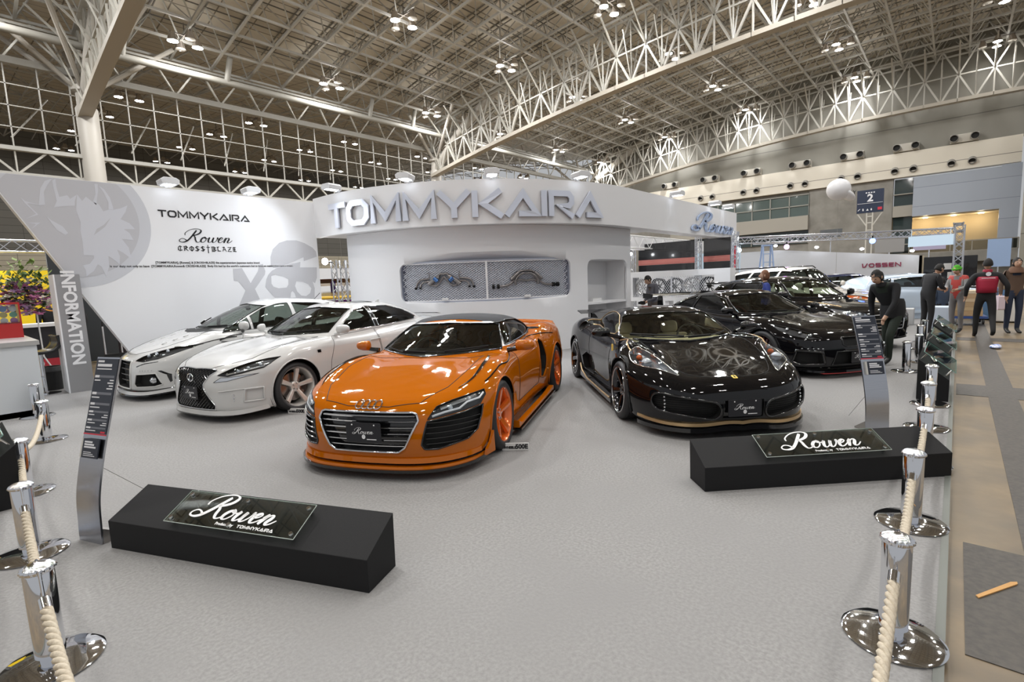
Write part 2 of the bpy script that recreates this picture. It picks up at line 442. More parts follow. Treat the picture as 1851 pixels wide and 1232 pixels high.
        c.regs.append(reg); rid = len(c.regs)-1
        for f in cand:
            if f.is_valid:
                k = f.calc_center_median()
                if inpoly((k[ax[0]], k[ax[1]]), P): f[c.L] = rid
        return rid
    def paint(c, reg, test):
        c.regs.append(reg); rid = len(c.regs)-1
        for f in c.bm.faces:
            if f[c.L] == 0 and test(f.calc_center_median()): f[c.L] = rid
    def on(c, view, u, v, side=1, off=0.):
        o, d = {'S': ((u, 2*side, v), (0, -side, 0)), 'F': ((4, u, v), (-1, 0, 0)), 'B': ((-4, u, v), (1, 0, 0)), 'T': ((u, v, 3), (0, 0, -1))}[view]
        r = c.bvh.ray_cast(Vector(o), Vector(d))
        if r[0] is None:
            r = c.bvh.find_nearest(Vector((u, v, .8) if view == 'T' else (2.2, u, v) if view == 'F' else (-2.2, u, v) if view == 'B' else (u, .9*side, v)))
        n = Vector(c.grad(np.array([r[0]]))[0])
        return r[0]+n*off, n
    def finish(c, root, mats):
        """split into region objects. mats: dict for materials by key"""
        bm = c.bm; groups = {}
        for f in bm.faces: groups.setdefault(f[c.L], []).append(f)
        made = {}
        for rid, fs in groups.items():
            name, o = c.regs[rid]; o = o or {'m': 'paint'}
            if o.get('open'):
                made[rid] = fs
            idx = {}; V = []; Fs = []
            for f in fs:
                t = []
                for v in f.verts:
                    if v.index not in idx or True:
                        k = id(v) if False else v
                        if k not in idx: idx[k] = len(V); V.append(v.co.copy())
                    t.append(idx[k])
                Fs.append(t)
            bedges = []
            for f in fs:
                for l in f.loops:
                    e = l.edge
                    if sum(1 for g in e.link_faces if g[c.L] == rid) == 1: bedges.append((idx[l.vert], idx[l.link_loop_next.vert]))
            A = np.array([tuple(v) for v in V]); N = c.grad(A)
            if o.get('seam'):
                loops = chain(bedges); mb = MB(); r, mk, nm = o['seam']
                for lp in loops:
                    if len(lp) > 3:
                        pts = [A[i]+N[i]*(.2*r) for i in lp]; closed = lp[0] == lp[-1]
                        if closed: pts = pts[:-1]
                        ok = [pts[0]]
                        for q in pts[1:]:
                            if np.linalg.norm(q-ok[-1]) > .006: ok.append(q)
                        if len(ok) > 3: mb.tube(ok, r, 5, closed=closed)
                if mb.v: c.seams = getattr(c, 'seams', []); c.seams.append((nm, mb.build(nm, mats[mk], root, smooth=True), rid))
            if o.get('open'): continue
            off = o.get('off', 0); rec = o.get('recess')
            P = A+N*off
            if rec:
                d, vec = rec; vec = np.array(vec); P2 = A+vec[None]*d; nb = len(A)
                V2 = list(map(tuple, P2))+list(map(tuple, A)); F2 = [list(f) for f in Fs]
                for a, b in bedges: F2.append([a+nb, b+nb, b, a])
                me = bpy.data.meshes.new(name); me.from_pydata(V2, [], F2); me.update()
                ob = link(name, me, mats[o['m']], root, smooth=30)
                if o.get('cover'):
                    me = bpy.data.meshes.new('cover'); me.from_pydata(list(map(tuple, A+N*.001)), [], Fs); me.update()
                    me.polygons.foreach_set('use_smooth', [True]*len(me.polygons)); me.normals_split_custom_set_from_vertices([tuple(q) for q in N])
                    link(o.get('covername', 'lamp_cover'), me, mats[o['cover']], ob)
            else:
                me = bpy.data.meshes.new(name); me.from_pydata(list(map(tuple, P)), [], Fs); me.update()
                me.polygons.foreach_set('use_smooth', [True]*len(me.polygons))
                me.normals_split_custom_set_from_vertices([tuple(q) for q in N])
                ob = link(name, me, mats[o['m']], root)
                if o.get('thick'):
                    md = ob.modifiers.new('s', 'SOLIDIFY'); md.thickness = o['thick']; md.offset = -1
            made[rid] = ob
            if o.get('label'): ob['label'] = o['label']
        c.bm.free()
        return made
def chain(edges):
    nx = {}
    for a, b in edges: nx.setdefault(a, []).append(b); nx.setdefault(b, []).append(a)
    seen = set(); out = []
    for s in list(nx):
        if s in seen: continue
        st = s; lp = [st]; seen.add(st); cur = st; prev = None
        while True:
            c2 = [k for k in nx[cur] if k != prev and (k not in seen or k == st)]
            c2 = [k for k in c2 if not (k == st and len(lp) < 3)]
            if not c2: break
            k = c2[0]; lp.append(k)
            if k == st: break
            seen.add(k); prev = cur; cur = k
        out.append(lp)
    return out

def lines_fill(c, view, poly, ang, sp, inset, r, off=0., side=1, n=4, mb=None):
    """bars across an outline following the car's surface (sunk by inset)"""
    mb = mb or MB(); ca, sa = math.cos(ang), math.sin(ang)
    if side < 0: poly = [(-p[0], p[1]) for p in poly] if view in 'FB' else poly
    q = [(p[0]*ca+p[1]*sa, -p[0]*sa+p[1]*ca) for p in poly]; y0 = min(p[1] for p in q); y1 = max(p[1] for p in q); x0 = min(p[0] for p in q); x1 = max(p[0] for p in q)
    y = y0+sp*(.5+off)
    while y < y1:
        run = []; x = x0
        while x <= x1+.001:
            u, v = x*ca-y*sa, x*sa+y*ca
            if inpoly((u, v), poly):
                p, nn = c.on(view, u, v, side); run.append(p+Vector({'F': (-1, 0, 0), 'B': (1, 0, 0), 'S': (0, -side, 0), 'T': (0, 0, -1)}[view])*inset)
            else:
                if len(run) > 1: mb.tube(run, r, n)
                run = []
            x += .03
        if len(run) > 1: mb.tube(run, r, n)
        y += sp
    return mb

def make_wheel(name, root, x, y, side, R, rimR, W, mats, style, yawz=0., spokes=5, tilt=0.):
    """lathe tyre + barrel rim with spokes; axis along y, face outward on side"""
    s = side
    def M(px, py, pz): return (px, py*s, pz)
    mb = MB(); r0 = rimR
    mb.lathe([(r0+.004, .0), (r0+.012, -.004), (r0+.006, -.02), (r0-.018, -.04), (r0-.028, -.12), (r0-.028, -W+.02), (r0, -W)], 56, axis='y', cap=False)
    mb.lathe([(r0-.03, -W*.98), (r0-.032, -.12), (r0-.022, -.045), (r0-.004, -.01), (r0+.004, 0)], 56, axis='y', cap=False)
    hub = .062
    k = style.get('w', .05); dish = style.get('dish', .045); kind = style.get('kind', 'five')
    n = spokes
    for i in range(n):
        a0 = 2*math.pi*i/n+style.get('rot', .3)
        offs = (0,) if kind == 'five' else (-.16, .16)
        for da in offs:
            a = a0+da*(1 if kind == 'twin' else 0)
            ca, sa = math.cos(a), math.sin(a); secs = []
            for t in (0, .25, .6, .9, 1.0):
                rr = hub*.6+(r0-.02-hub*.6)*t
                wd = k*(style.get('wi', .85)+(style.get('wo', 1.15)-style.get('wi', .85))*t)/2*(1 if kind == 'five' else .6); yy = -dish*(1-t)**1.2-.008; th = .028+.012*t
                an = a0+(da if kind == 'twin' else 0)*(.35+.65*t) if kind == 'twin' else a; ca, sa = math.cos(an), math.sin(an)
                pr = [(-wd, yy-th), (-wd*.95, yy-.004), (-wd*.55, yy), (wd*.55, yy), (wd*.95, yy-.004), (wd, yy-th)]
                secs.append([(rr*ca-u*sa, v, rr*sa+u*ca) for u, v in pr])
            vs = [p for q in secs for p in q]; fs = []; m = 6
            for j in range(len(secs)-1):
                for q in range(m): fs.append((j*m+q, j*m+(q+1) % m, (j+1)*m+(q+1) % m, (j+1)*m+q))
            fs += [tuple(range(m)), tuple((len(secs)-1)*m+q for q in range(m))]
            mb.add(vs, fs)
    mb.lathe([(hub*1.15, -dish-.06), (hub*1.15, -dish-.012), (hub, -dish-.004), (.032, -dish-.002), (.03, -dish+.006), (0, -dish+.006)], 28, axis='y')
    if s < 0: mb.v = [(a, -b, e) for a, b, e in mb.v]
    wh = mb.build(name, mats['rim'], root, smooth=40); wh.location = (x, y, R); wh.rotation_euler = (R_(tilt)*s, 0, yawz)
    t = MB(); pr = [(r0-.002, -.004), (r0+.012, .004), (r0+.03, .009), (R-.03, .004), (R-.008, -.012), (R, -.035)]
    pr += [(R, -.06), (R-.006, -.062), (R-.006, -.068), (R, -.07), (R, -W/2), (R-.006, -W/2-.003), (R-.006, -W/2-.009), (R, -W/2-.012), (R, -W+.035), (R-.01, -W+.012), (r0+.02, -W+.002), (r0, -W+.005)]
    t.lathe(pr, 64, axis='y', cap=False)
    if s < 0: t.v = [(a, -b, e) for a, b, e in t.v]
    t.build('tire', mats['tire'], wh, smooth=35)
    d = MB(); d.lathe([(.06, -.13), (.06, -.112), (r0*.72, -.112), (r0*.72, -.14), (.06, -.14)], 40, axis='y', cap=False)
    if s < 0: d.v = [(a, -b, e) for a, b, e in d.v]
    d.build('brake_disc', mats['disc'], wh, smooth=35)
    cl = MB()
    pp = [(r0*.52*math.cos(t_), r0*.52*math.sin(t_)) for t_ in np.linspace(2.5, 3.6, 8)]+[(r0*.82*math.cos(t_), r0*.82*math.sin(t_)) for t_ in np.linspace(3.6, 2.5, 8)]
    cl.prism(pp, lambda u, v, w_: (u, w_*s, v), -.10, -.155); cl.build('brake_caliper', mats['caliper'], wh)
    nb = MB()
    for i in range(5):
        a = 2*math.pi*(i+.5)/5; nb.lathe([(.011, -dish-.02), (.011, -dish+.004), (.006, -dish+.008), (0, -dish+.008)], 8, c=(.045*math.cos(a), 0, .045*math.sin(a)), axis='y')
    if s < 0: nb.v = [(a, -b, e) for a, b, e in nb.v]
    nb.build('lug_nuts', mats['lug'], wh, smooth=35)
    return wh

def seat(root, x, y, z, m, hs=.62, lean=.35):
    mb = MB()
    Mb = Matrix.Rotation(-lean, 3, 'Y')
    mb.prism(rrect(-.25, .25, -.24, .24, .08), lambda u, v, w_: (x+u, y+v, z+w_), 0, .14)
    for (hw, zz0, zz1, t) in ((.25, .05, .5, .13), (.12, .52, .7, .09)):
        mb.prism(rrect(-hw, hw, zz0, zz1, .06), lambda u, v, w_: tuple(Vector((x-.25, y, z)) + Mb @ Vector((w_, u, v))), 0, t)
    return mb.build('seat', m, root, smooth=50, bevel=.02)
def steering(root, x, y, z, m, tilt=.45):
    mb = MB(); M = Matrix.Rotation(-tilt, 3, 'Y')
    ring = [tuple(Vector((x, y, z))+M @ Vector((0, .175*math.cos(a), .175*math.sin(a)))) for a in np.linspace(0, 2*math.pi, 29)[:-1]]
    mb.tube(ring, .014, 8, closed=True)
    for a in (0, math.pi, -math.pi/2):
        mb.tube([tuple(Vector((x, y, z))), tuple(Vector((x, y, z))+M @ Vector((0, .17*math.cos(a), .17*math.sin(a))))], .014, 6)
    mb.ell((x, y, z), (.04, .06, .05), 12, 6); mb.bar((x, y, z), (x+.3, y, z-.14), .03, 8)
    return mb.build('steering_wheel', m, root, smooth=50)
def mirror(root, x, y, z, side, m, gm, L=.20, H=.13, base=None, sm=None):
    mb = MB(); s = side
    secs = []
    for t, sc in ((0, .35), (.04, .75), (.12, 1.), (.55, 1.), (.85, .82), (.97, .5), (1., .2)):
        yy = y+s*L*t; cx = x-.03*t
        secs.append([(cx+.055*sc*math.cos(a)*(1.25 if math.cos(a) > 0 else .55), yy, z+H/2*sc*math.sin(a)) for a in np.linspace(0, 2*math.pi, 17)[:-1]])
    vs = [p for q in secs for p in q]; n = 16; fs = []
    for j in range(len(secs)-1):
        for q in range(n): fs.append((j*n+q, j*n+(q+1) % n, (j+1)*n+(q+1) % n, (j+1)*n+q))
    fs += [tuple(range(n)), tuple((len(secs)-1)*n+q for q in range(n))]
    mb.add(vs, fs); o = mb.build('side_mirror', m, root, smooth=50)
    b = MB(); bx = base or (x+.02, y-s*.1, z-.08)
    b.tube([bx, (x, y+s*.04, z-H*.3)], [.03, .022], 8); b.build('mirror_arm', sm or m, o, smooth=50)
    g = MB(); g.prism(rrect(y+s*.03 if s > 0 else y-L*.9, y+L*.9 if s > 0 else y-.03, z-H*.38, z+H*.38, .03), lambda u, v, w_: (x-.034+w_, u, v), 0, .004)
    g.build('mirror_glass', gm, o)
    return o
def number_plate(root, c, z, m, mt, x=None, wd=.33, ht=.165, tiltx=0., yc=0.):
    if x is None: p, n = c.on('F', yc, z); x = p.x+.012
    T = Matrix.Translation((x, yc, z)) @ Matrix.Rotation(tiltx, 4, 'Y')
    mb = MB(); mb.prism(rrect(-wd/2, wd/2, -ht/2, ht/2, .012, 3), lambda u, v, w_: tuple(T @ Vector((w_, u, v))), -.006, 0)
    o = mb.build('number_plate', m, root)
    t = MB(); script_word(t, .055, lambda u, v, w_: tuple(T @ Vector((w_, u, v))), 0, .0015, 0, .012); t.build('plate_lettering', mt, o)
    e = MB(); e.prism(circ(0, -.037, .017, 14, .02), lambda u, v, w_: tuple(T @ Vector((w_, u, v))), 0, .0015)
    e.prism([(.03, -.062), (.12, -.062), (.12, -.055), (.03, -.055)], lambda u, v, w_: tuple(T @ Vector((w_, u, v))), 0, .0015)
    e.build('plate_crest', mt, o)
    b = MB()
    for s in (-1, 1): b.ell(tuple(T @ Vector((.002, s*.105, .065))), (.004, .007, .007), 8, 5)
    b.build('plate_bolts', mt, o)
    return o
def wiper(root, c, pts, m, r=.008):
    mb = MB(); P = [c.on('F', y, z, off=.02)[0] for y, z in pts]; mb.tube(P, r, 5)
    a = [c.on('F', y, z, off=.035)[0] for y, z in (pts[0], pts[len(pts)//2])]; mb.tube(a, r*1.2, 5)
    return mb.build('wiper', m, root)
def arches(c, wx, R, z, rl=.5):
    for x in wx:
        for s in (1, -1):
            c.cut('S', [(x+R*math.cos(t), z+R*math.sin(t)) for t in np.linspace(0, 2*math.pi, 45)[:-1]], s, rl, ('wheel_arch', {'open': 1, 'seam': (.009, 'paint', 'arch_lip')}))
def wells(root, wx, R, z, y0, y1, m):
    for x in wx:
        for s in (1, -1):
            mb = MB(); n = 20; A = np.linspace(-.45, math.pi+.45, n); R2 = R+.03
            vs = [(x+R2*math.cos(a), s*y, z+R2*math.sin(a)) for a in A for y in (y0, y1)]; fs = [(2*i, 2*i+1, 2*i+3, 2*i+2) for i in range(n-1)]
            vs += [(x, s*y0, z)]; fs += [(2*i, 2*i+2, len(vs)-1) for i in range(n-1)]
            mb.add(vs, fs); mb.build('wheel_well', m, root)

def common_mats(paint, rim, trim=None, seatc=(.05, .05, .05), caliper=(.05, .05, .05)):
    return {'paint': paint, 'rim': rim, 'tire': mat('tire_rubber', (.022, .022, .024), .55), 'disc': mat('brake_steel', (.35, .34, .33), .3, 1.),
            'caliper': mat('caliper_%.2f_%.2f' % (caliper[0], caliper[1]), caliper, .35, 0, .5), 'lug': mat('lug_metal', (.5, .5, .5), .25, 1.),
            'glass': glass_mat('car_glass', (.42, .47, .44)), 'dark': mat('black_plastic', (.012, .012, .013), .35),
            'gloss': mat('gloss_black', (.006, .006, .007), .12, 0, .6), 'matte': mat('matte_black', (.01, .01, .01), .8), 'chrome': mat('chrome', (.85, .86, .88), .06, 1.),
            'lamp': mat('lamp_chrome', (.75, .77, .8), .13, .9), 'lampglass': glass_mat('lamp_glass', (.93, .95, .97), .8, .05), 'lens': mat('projector_lens', (.6, .65, .7), .05, .2, 1., spec=1.),
            'seat': mat('seat_%.2f' % seatc[0], seatc, .6), 'line': mat('seam_black', (.004, .004, .004), .7), 'amber': mat('amber_lens', (.7, .12, .01), .2, 0, .6),
            'white': mat('plate_white', (.85, .85, .85), .4), 'plate': mat('plate_black', (.018, .018, .022), .45), 'led': mat('led_white', (.9, .92, .95), .2, 0, .5)}
def place_car(c, label, loc, rz, cat='car', group=None, name='car'):
    return empty(name, loc, rz, label, cat, group)
def dash(root, x, w_, z, m):
    mb = MB(); prof = [(x+.35, z-.02), (x+.1, z), (x-.25, z-.01), (x-.38, z-.09), (x-.34, z-.3), (x-.1, z-.42), (x+.3, z-.42)]
    mb.prism(prof, lambda u, v, k: (u, k, v), -w_, w_); return mb.build('dashboard', m, root, smooth=40, bevel=.02)
def tub(root, x0, x1, w_, z, m):
    mb = MB(); mb.bx(x0, x1, -w_, w_, z-.02, z); mb.bx(x0, x0+.03, -w_, w_, z, z+.35)
    mb.bx(x0, x1, w_, w_+.02, z, z+.4); mb.bx(x0, x1, -w_-.02, -w_, z, z+.4); return mb.build('cabin_floor', m, root)
# ================================================================ HALL
def zb(Y):
    if Y > 45: Y = 90-Y
    return 17.75-.0021*(Y-2)**2
ROOF = 4.9
def noise_floor(name, c1, c2, scale, rough, bump=.15, c3=None, sc3=1.2):
    m = mat(name, c1, rough, noise=(scale, c2, 4), bump=bump); nt = m.node_tree
    if c3:
        b = nt.nodes['Principled BSDF']; src = b.inputs['Base Color'].links[0].from_socket
        n = nt.nodes.new('ShaderNodeTexNoise'); n.inputs['Scale'].default_value = sc3; n.inputs['Detail'].default_value = 5
        tc = nt.nodes.new('ShaderNodeTexCoord'); nt.links.new(tc.outputs['Object'], n.inputs[0])
        rp = nt.nodes.new('ShaderNodeMapRange'); rp.inputs[1].default_value = .4; rp.inputs[2].default_value = .7; nt.links.new(n.outputs['Fac'], rp.inputs[0])
        mx = nt.nodes.new('ShaderNodeMix'); mx.data_type = 'RGBA'; nt.links.new(rp.outputs[0], mx.inputs[0]); nt.links.new(src, mx.inputs[6]); mx.inputs[7].default_value = (*c3, 1)
        nt.links.new(mx.outputs[2], b.inputs['Base Color'])
    return m
def struct(mb, name, m, **k):
    o = mb.build(name, m, **k); o['kind'] = 'structure'; return o
def panel_mat(name, c1, c2, bw, bh, mortar, rough=.6, rot=(0, 0, 0)):
    if name in MATS: return MATS[name]
    m = mat(name, c1, rough); nt = m.node_tree; b = nt.nodes['Principled BSDF']
    tc = nt.nodes.new('ShaderNodeTexCoord'); mp = nt.nodes.new('ShaderNodeMapping'); mp.inputs['Rotation'].default_value = rot
    br = nt.nodes.new('ShaderNodeTexBrick'); br.offset = 0; br.inputs['Scale'].default_value = 1; br.inputs['Brick Width'].default_value = bw; br.inputs['Row Height'].default_value = bh
    br.inputs['Mortar Size'].default_value = mortar; br.inputs['Color1'].default_value = (*c1, 1); br.inputs['Color2'].default_value = (c1[0]*.93, c1[1]*.93, c1[2]*.93, 1); br.inputs['Mortar'].default_value = (*c2, 1)
    nt.links.new(tc.outputs['Object'], mp.inputs[0]); nt.links.new(mp.outputs[0], br.inputs[0]); nt.links.new(br.outputs['Color'], b.inputs['Base Color'])
    return m
YZ = (R_(90), 0, R_(90))   # brick pattern seen on a wall facing along x
def hall():
    conc = noise_floor('hall_concrete', (.245, .18, .105), (.185, .138, .082), 5, .38, .2, (.13, .105, .075), 1.6)
    dark = noise_floor('trench_cover_metal', (.085, .075, .065), (.055, .05, .045), 30, .5, .3)
    mb = MB(); mb.bx(-30, 75, -40, 100, -.12, -.03); struct(mb, 'floor', conc)
    mb = MB()
    mb.bx(3.86, 72, -.62, -.36, -.03, -.026); mb.bx(8.42, 9.2, -9, -.06, -.03, -.0255); mb.bx(2.7, 3.86, -9, -.10, -.03, -.026); mb.bx(14.6, 15.2, -9, -.06, -.03, -.0255)
    struct(mb, 'trim_27', dark)
    carpet = noise_floor('carpet_felt', (.315, .31, .305), (.245, .24, .237), 55, .95, .6, (.265, .26, .258), 1.1)
    mb = MB(); mb.bx(-.03, 20.5, 0, 13.2, -.03, 0); struct(mb, 'floor', carpet)
    mb = MB(); mb.bx(-.07, 20.5, -.035, 0, -.03, .004); mb.bx(-.07, -.03, -.035, 13.2, -.03, .004); struct(mb, 'trim_1', mat('carpet_edge_strip', (.16, .17, .155), .4))
    # roof
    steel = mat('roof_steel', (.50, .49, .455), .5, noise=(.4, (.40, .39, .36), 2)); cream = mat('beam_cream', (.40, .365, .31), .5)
    deckm = panel_mat('roof_deck_panel', (.60, .55, .46), (.22, .19, .15), 2.6, 1.3, .05)
    cell = 2.6; cx_ = 2.74; X = [7.85+cx_*i for i in range(-10, 25)]; Yb = [44.3-cell*j for j in range(0, 26)]; dim = MB()
    mb = MB()
    def pt(x, y, o): return (x, y, zb(y)+o)
    h2 = 2.0
    for i, x in enumerate(X):
        for j, y in enumerate(Yb):
            near = True
            if i+1 < len(X): mb.bar(pt(x, y, ROOF), pt(X[i+1], y, ROOF), .11)
            if j+1 < len(Yb): mb.bar(pt(x, y, ROOF), pt(x, Yb[j+1], ROOF), .11)
            if i+1 < len(X) and j+1 < len(Yb):
                c = pt(x+cx_/2, y-cell/2, ROOF+h2)
                for a, b in ((x, y), (X[i+1], y), (x, Yb[j+1]), (X[i+1], Yb[j+1])): mb.bar(pt(a, b, ROOF), c, .055)
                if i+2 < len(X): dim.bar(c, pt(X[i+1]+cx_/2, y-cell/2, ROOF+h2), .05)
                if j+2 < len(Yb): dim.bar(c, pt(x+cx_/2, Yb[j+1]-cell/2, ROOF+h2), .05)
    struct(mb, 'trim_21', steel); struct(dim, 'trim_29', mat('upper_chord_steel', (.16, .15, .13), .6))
    mb = MB(); cell2 = 5.2; X2 = [-18+cell2*i for i in range(18)]; Y2 = [45+cell2*j for j in range(10)]
    for i, x in enumerate(X2[:-1]):
        for j, y in enumerate(Y2[:-1]):
            mb.bar(pt(x, y, ROOF), pt(X2[i+1], y, ROOF), .08); mb.bar(pt(x, y, ROOF), pt(x, Y2[j+1], ROOF), .08); c = pt(x+2.6, y+2.6, ROOF+h2)
            for a, b in ((x, y), (X2[i+1], y), (x, Y2[j+1]), (X2[i+1], Y2[j+1])): mb.bar(pt(a, b, ROOF), c, .06)
            mb.bar(pt(x+2.6, y, ROOF), pt(x+2.6, Y2[j+1], ROOF), .06)
    struct(mb, 'trim_21', steel)
    mb = MB(); Ys = [-22+2.6*k for k in range(27)]+[50+4*k for k in range(13)]
    vs = [(x, y, zb(y)+ROOF+h2+.35) for y in Ys for x in (-25, 75)]; mb.add(vs, [(2*k, 2*k+1, 2*k+3, 2*k+2) for k in range(len(Ys)-1)]); struct(mb, 'ceiling', deckm)
    mb = MB()
    for x in X:
        for j in range(0, len(Yb)-1, 1): mb.bar((x+1.3, Yb[j], zb(Yb[j])+ROOF+h2+.28), (x+1.3, Yb[j+1], zb(Yb[j+1])+ROOF+h2+.28), .05)
    struct(mb, 'trim_22', mat('purlin_steel', (.26, .25, .22), .6))
    # main trusses along Y
    for n, xt in enumerate((8, 38.6, 69)):
        mb = MB(); bb = MB(); k = 2.6; ys = [45-k*j for j in range(26)]
        for j in range(len(ys)-1):
            a, b = ys[j], ys[j+1]; m = (a+b)/2
            P0, P1 = (xt, a, zb(a)), (xt, b, zb(b)); M0, M1 = (xt, a, zb(a)+2.45), (xt, b, zb(b)+2.45); T0, T1 = (xt, a, zb(a)+4.9), (xt, b, zb(b)+4.9)
            bb.box(((P0[0]), m, (P0[2]+P1[2])/2), (.75, k+.05, .32), M=Matrix.Rotation(math.atan2(P1[2]-P0[2], b-a) if False else -math.atan((P0[2]-P1[2])/k)*-1, 3, 'X'))
            mb.bar(T0, T1, .13); mb.bar(M0, M1, .09); mb.bar(M0, T0, .09) ; mb.bar(P0 if j % 2 else P0, M0, .08)
            pm = (xt, m, (P0[2]+P1[2])/2)
            mb.bar(pm, M0, .11); mb.bar(pm, M1, .11); tm = (xt, m, (T0[2]+T1[2])/2); mm = (xt, m, (M0[2]+M1[2])/2)
            mb.bar(M0, tm, .09); mb.bar(M1, tm, .09); mb.bar(mm, tm, .07); mb.bar(pm, mm, .07)
            for s in (-1, 1): mb.bar(M0, (xt+s*2.6, a, zb(a)+4.9), .08); mb.bar(pm, (xt+s*1.3, m, zb(m)+3.6), .06)
        struct(mb, 'trim_23', mat('truss_steel')); struct(bb, 'trim_24', cream)
    # columns and tubular brackets
    for xt in (8.2, 39.0, 69.5):
        mb = MB(); mb.lathe([(.62, -.03), (.62, 14.4), (.50, 14.6), (.50, 15.4), (.75, 15.5), (.75, 15.8)], 28, c=(xt, 45, 0), cap=False); struct(mb, 'trim_28', mat('column_paint'), smooth=40)
        mb = MB(); mb.tube([(xt, 45, 14.5), (xt+.1, 41.5, 17.6), (xt+.2, 34, 21.6)], .42, 14)
        for dx, dy in ((-5, -2), (5, -2), (-4, 3), (4, 3), (-2.5, -6), (2.5, -6), (0, 5)): mb.bar((xt, 45, 15.3), (xt+dx, 45+dy, zb(45+dy)+ROOF), .16, 8)
        struct(mb, 'trim_25', mat('column_paint'), smooth=40)
    # mullion wall between halls
    mb = MB(); x = -30
    while x < 70:
        mb.bx(x-.035, x+.035, 44.95, 45.05, 11.3, 16.4); x += 1.56
    for z in (12.55, 13.85, 15.15): mb.bx(-30, 70, 44.95, 45.05, z-.03, z+.03)
    struct(mb, 'trim_2', mat('mullion_paint', (.36, .35, .32), .5))
    mb = MB(); mb.bx(-30, 70, 44.75, 45.2, 16.35, 16.75); mb.bx(-30, 70, 44.8, 45.2, 11.1, 11.35); mb.bx(-30, 70, 44.8, 45.2, 9.55, 9.75); struct(mb, 'trim_3', mat('beam_grey', (.38, .37, .34), .5))
    mb = MB(); x = -30; k = 0
    while x < 68:
        mb.bar((x, 45, 9.65), (x+1.56, 45, 11.2), .09); mb.bar((x+3.12, 45, 9.65), (x+1.56, 45, 11.2), .09); mb.bar((x, 45, 9.7), (x, 45, 11.2), .06)
        mb.bar((x, 45, 16.6), (x+1.56, 44.4, zb(44.4)+ROOF), .08); mb.bar((x+3.12, 45, 16.6), (x+1.56, 44.4, zb(44.4)+ROOF), .08); mb.bar((x, 45.5, 12), (x+2.6, 50, 16), .05)
        x += 3.12
    struct(mb, 'trim_4', mat('truss_steel'))
    # ducts along the grid wall
    duct = mat('duct_metal', (.30, .29, .26), .5)
    mb = MB(); mb.tube([(-10, 42.6, 17.6), (68, 42.6, 17.6)], .24, 12)
    for x in (10, 16.5, 29, 34, 46, 58): mb.tube([(x, 42.6, 17.6), (x, 42.4, 17.9), (x+.3, 42.2, 19.6)], .2, 10)
    mb.bx(-10, 68, 43.3, 43.9, 18.2, 18.35)
    struct(mb, 'trim_26', duct, smooth=40)
    # far wall of the next hall, with its cream band
    mb = MB(); mb.bx(-30, 75, 97, 97.3, -.1, 5.8); mb.bx(-30, 75, 97, 97.3, 8.4, 26); struct(mb, 'wall_back', panel_mat('wall_grey_panel', (.16, .155, .14), (.07, .07, .06), 3, 1, .03, rot=(R_(90), 0, 0)))
    mb = MB(); mb.bx(-30, 75, 96.6, 97.3, 5.8, 8.4); struct(mb, 'trim_5', panel_mat('cream_panel_back', (.58, .53, .42), (.2, .18, .15), 4, .66, .03, rot=(R_(90), 0, 0)))
    # right hall wall
    gw = panel_mat('wall_upper_panel', (.22, .21, .18), (.11, .105, .09), 4.2, 1.05, .05, rot=YZ)
    mb = MB(); mb.bx(72, 72.4, -30, 45, 13.9, 26); struct(mb, 'wall_right', gw)
    cb = panel_mat('cream_panel', (.78, .73, .63), (.20, .18, .15), 4.1, .70, .03, rot=YZ)
    mb = MB(); mb.bx(71.2, 72.3, -4.2, 45, 11.35, 13.95); struct(mb, 'trim_6', cb)
    cg = noise_floor('grey_concrete', (.27, .26, .235), (.20, .19, .17), .8, .7, .1)
    mb = MB(); mb.bx(71.6, 72.3, 5.8, 14, -.1, 11.35); mb.bx(71.9, 72.3, 14, 45, -.1, 5.0); mb.bx(71.9, 72.3, 31.5, 45, 5, 11.35); mb.bx(71.9, 72.3, 14, 32, 10.9, 11.35)
    mb.bx(70.8, 72.2, -4.4, 6, 1.9, 3.0); mb.bx(71.9, 72.3, -4.4, 5.8, -.1, 1.9); struct(mb, 'wall_right', cg)
    mb = MB(); mb.bx(66.5, 67.2, -14, -4.25, -.1, 15); struct(mb, 'wall_right', panel_mat('pier_panel', (.30, .29, .25), (.14, .13, .11), 4.2, 1.4, .05, rot=YZ))
    bp = panel_mat('blue_grey_panel', (.36, .40, .47), (.22, .25, .30), 2.0, 1.6, .03, .45, rot=YZ)
    mb = MB(); mb.bx(71.0, 71.5, -2.85, 4.0, 7.0, 11.1); mb.bx(71.0, 71.5, -4.3, -2.85, 2.6, 11.25); struct(mb, 'wall_right', bp)
    mb = MB(); mb.bx(75.5, 75.7, -4, 6, 2, 8); mb.bx(72, 75.7, -4, 6, 6.95, 7.1); mb.bx(72, 75.7, 5.6, 5.8, 2, 8); struct(mb, 'wall_right', mat('lobby_wall_warm', (.50, .42, .28), .6))
    for k, (y, z, p) in enumerate(((3, 6.6, 90), (0.6, 6.6, 90), (-1.6, 6.6, 90), (5, 6.3, 40))):
        o = empty('downlight', (74, y, z+.3), 0, ('round ceiling downlight in the warm lit lobby opening', 'round ceiling downlight in the warm lobby, middle one', 'round ceiling downlight in the warm lobby near the grey pier', 'small downlight in the narrow lobby strip by the concrete wall')[k], 'lamp', 'lobby downlights')
        m_ = MB(); m_.lathe([(0, 0), (.22, 0), (.26, .05), (.26, .1)], 16, cap=False); m_.build('lamp_disc', emis('warm_lamp', (1, .75, .4), 12), o)
        l = bpy.data.lights.new('lobby_glow', 'POINT'); l.energy = p; l.color = (1, .80, .52); l.shadow_soft_size = .2; lo = bpy.data.objects.new('lobby_glow', l); COL.objects.link(lo); lo.parent = o; lo.location = (0, 0, -.5)
    # windows under the band
    n = 0
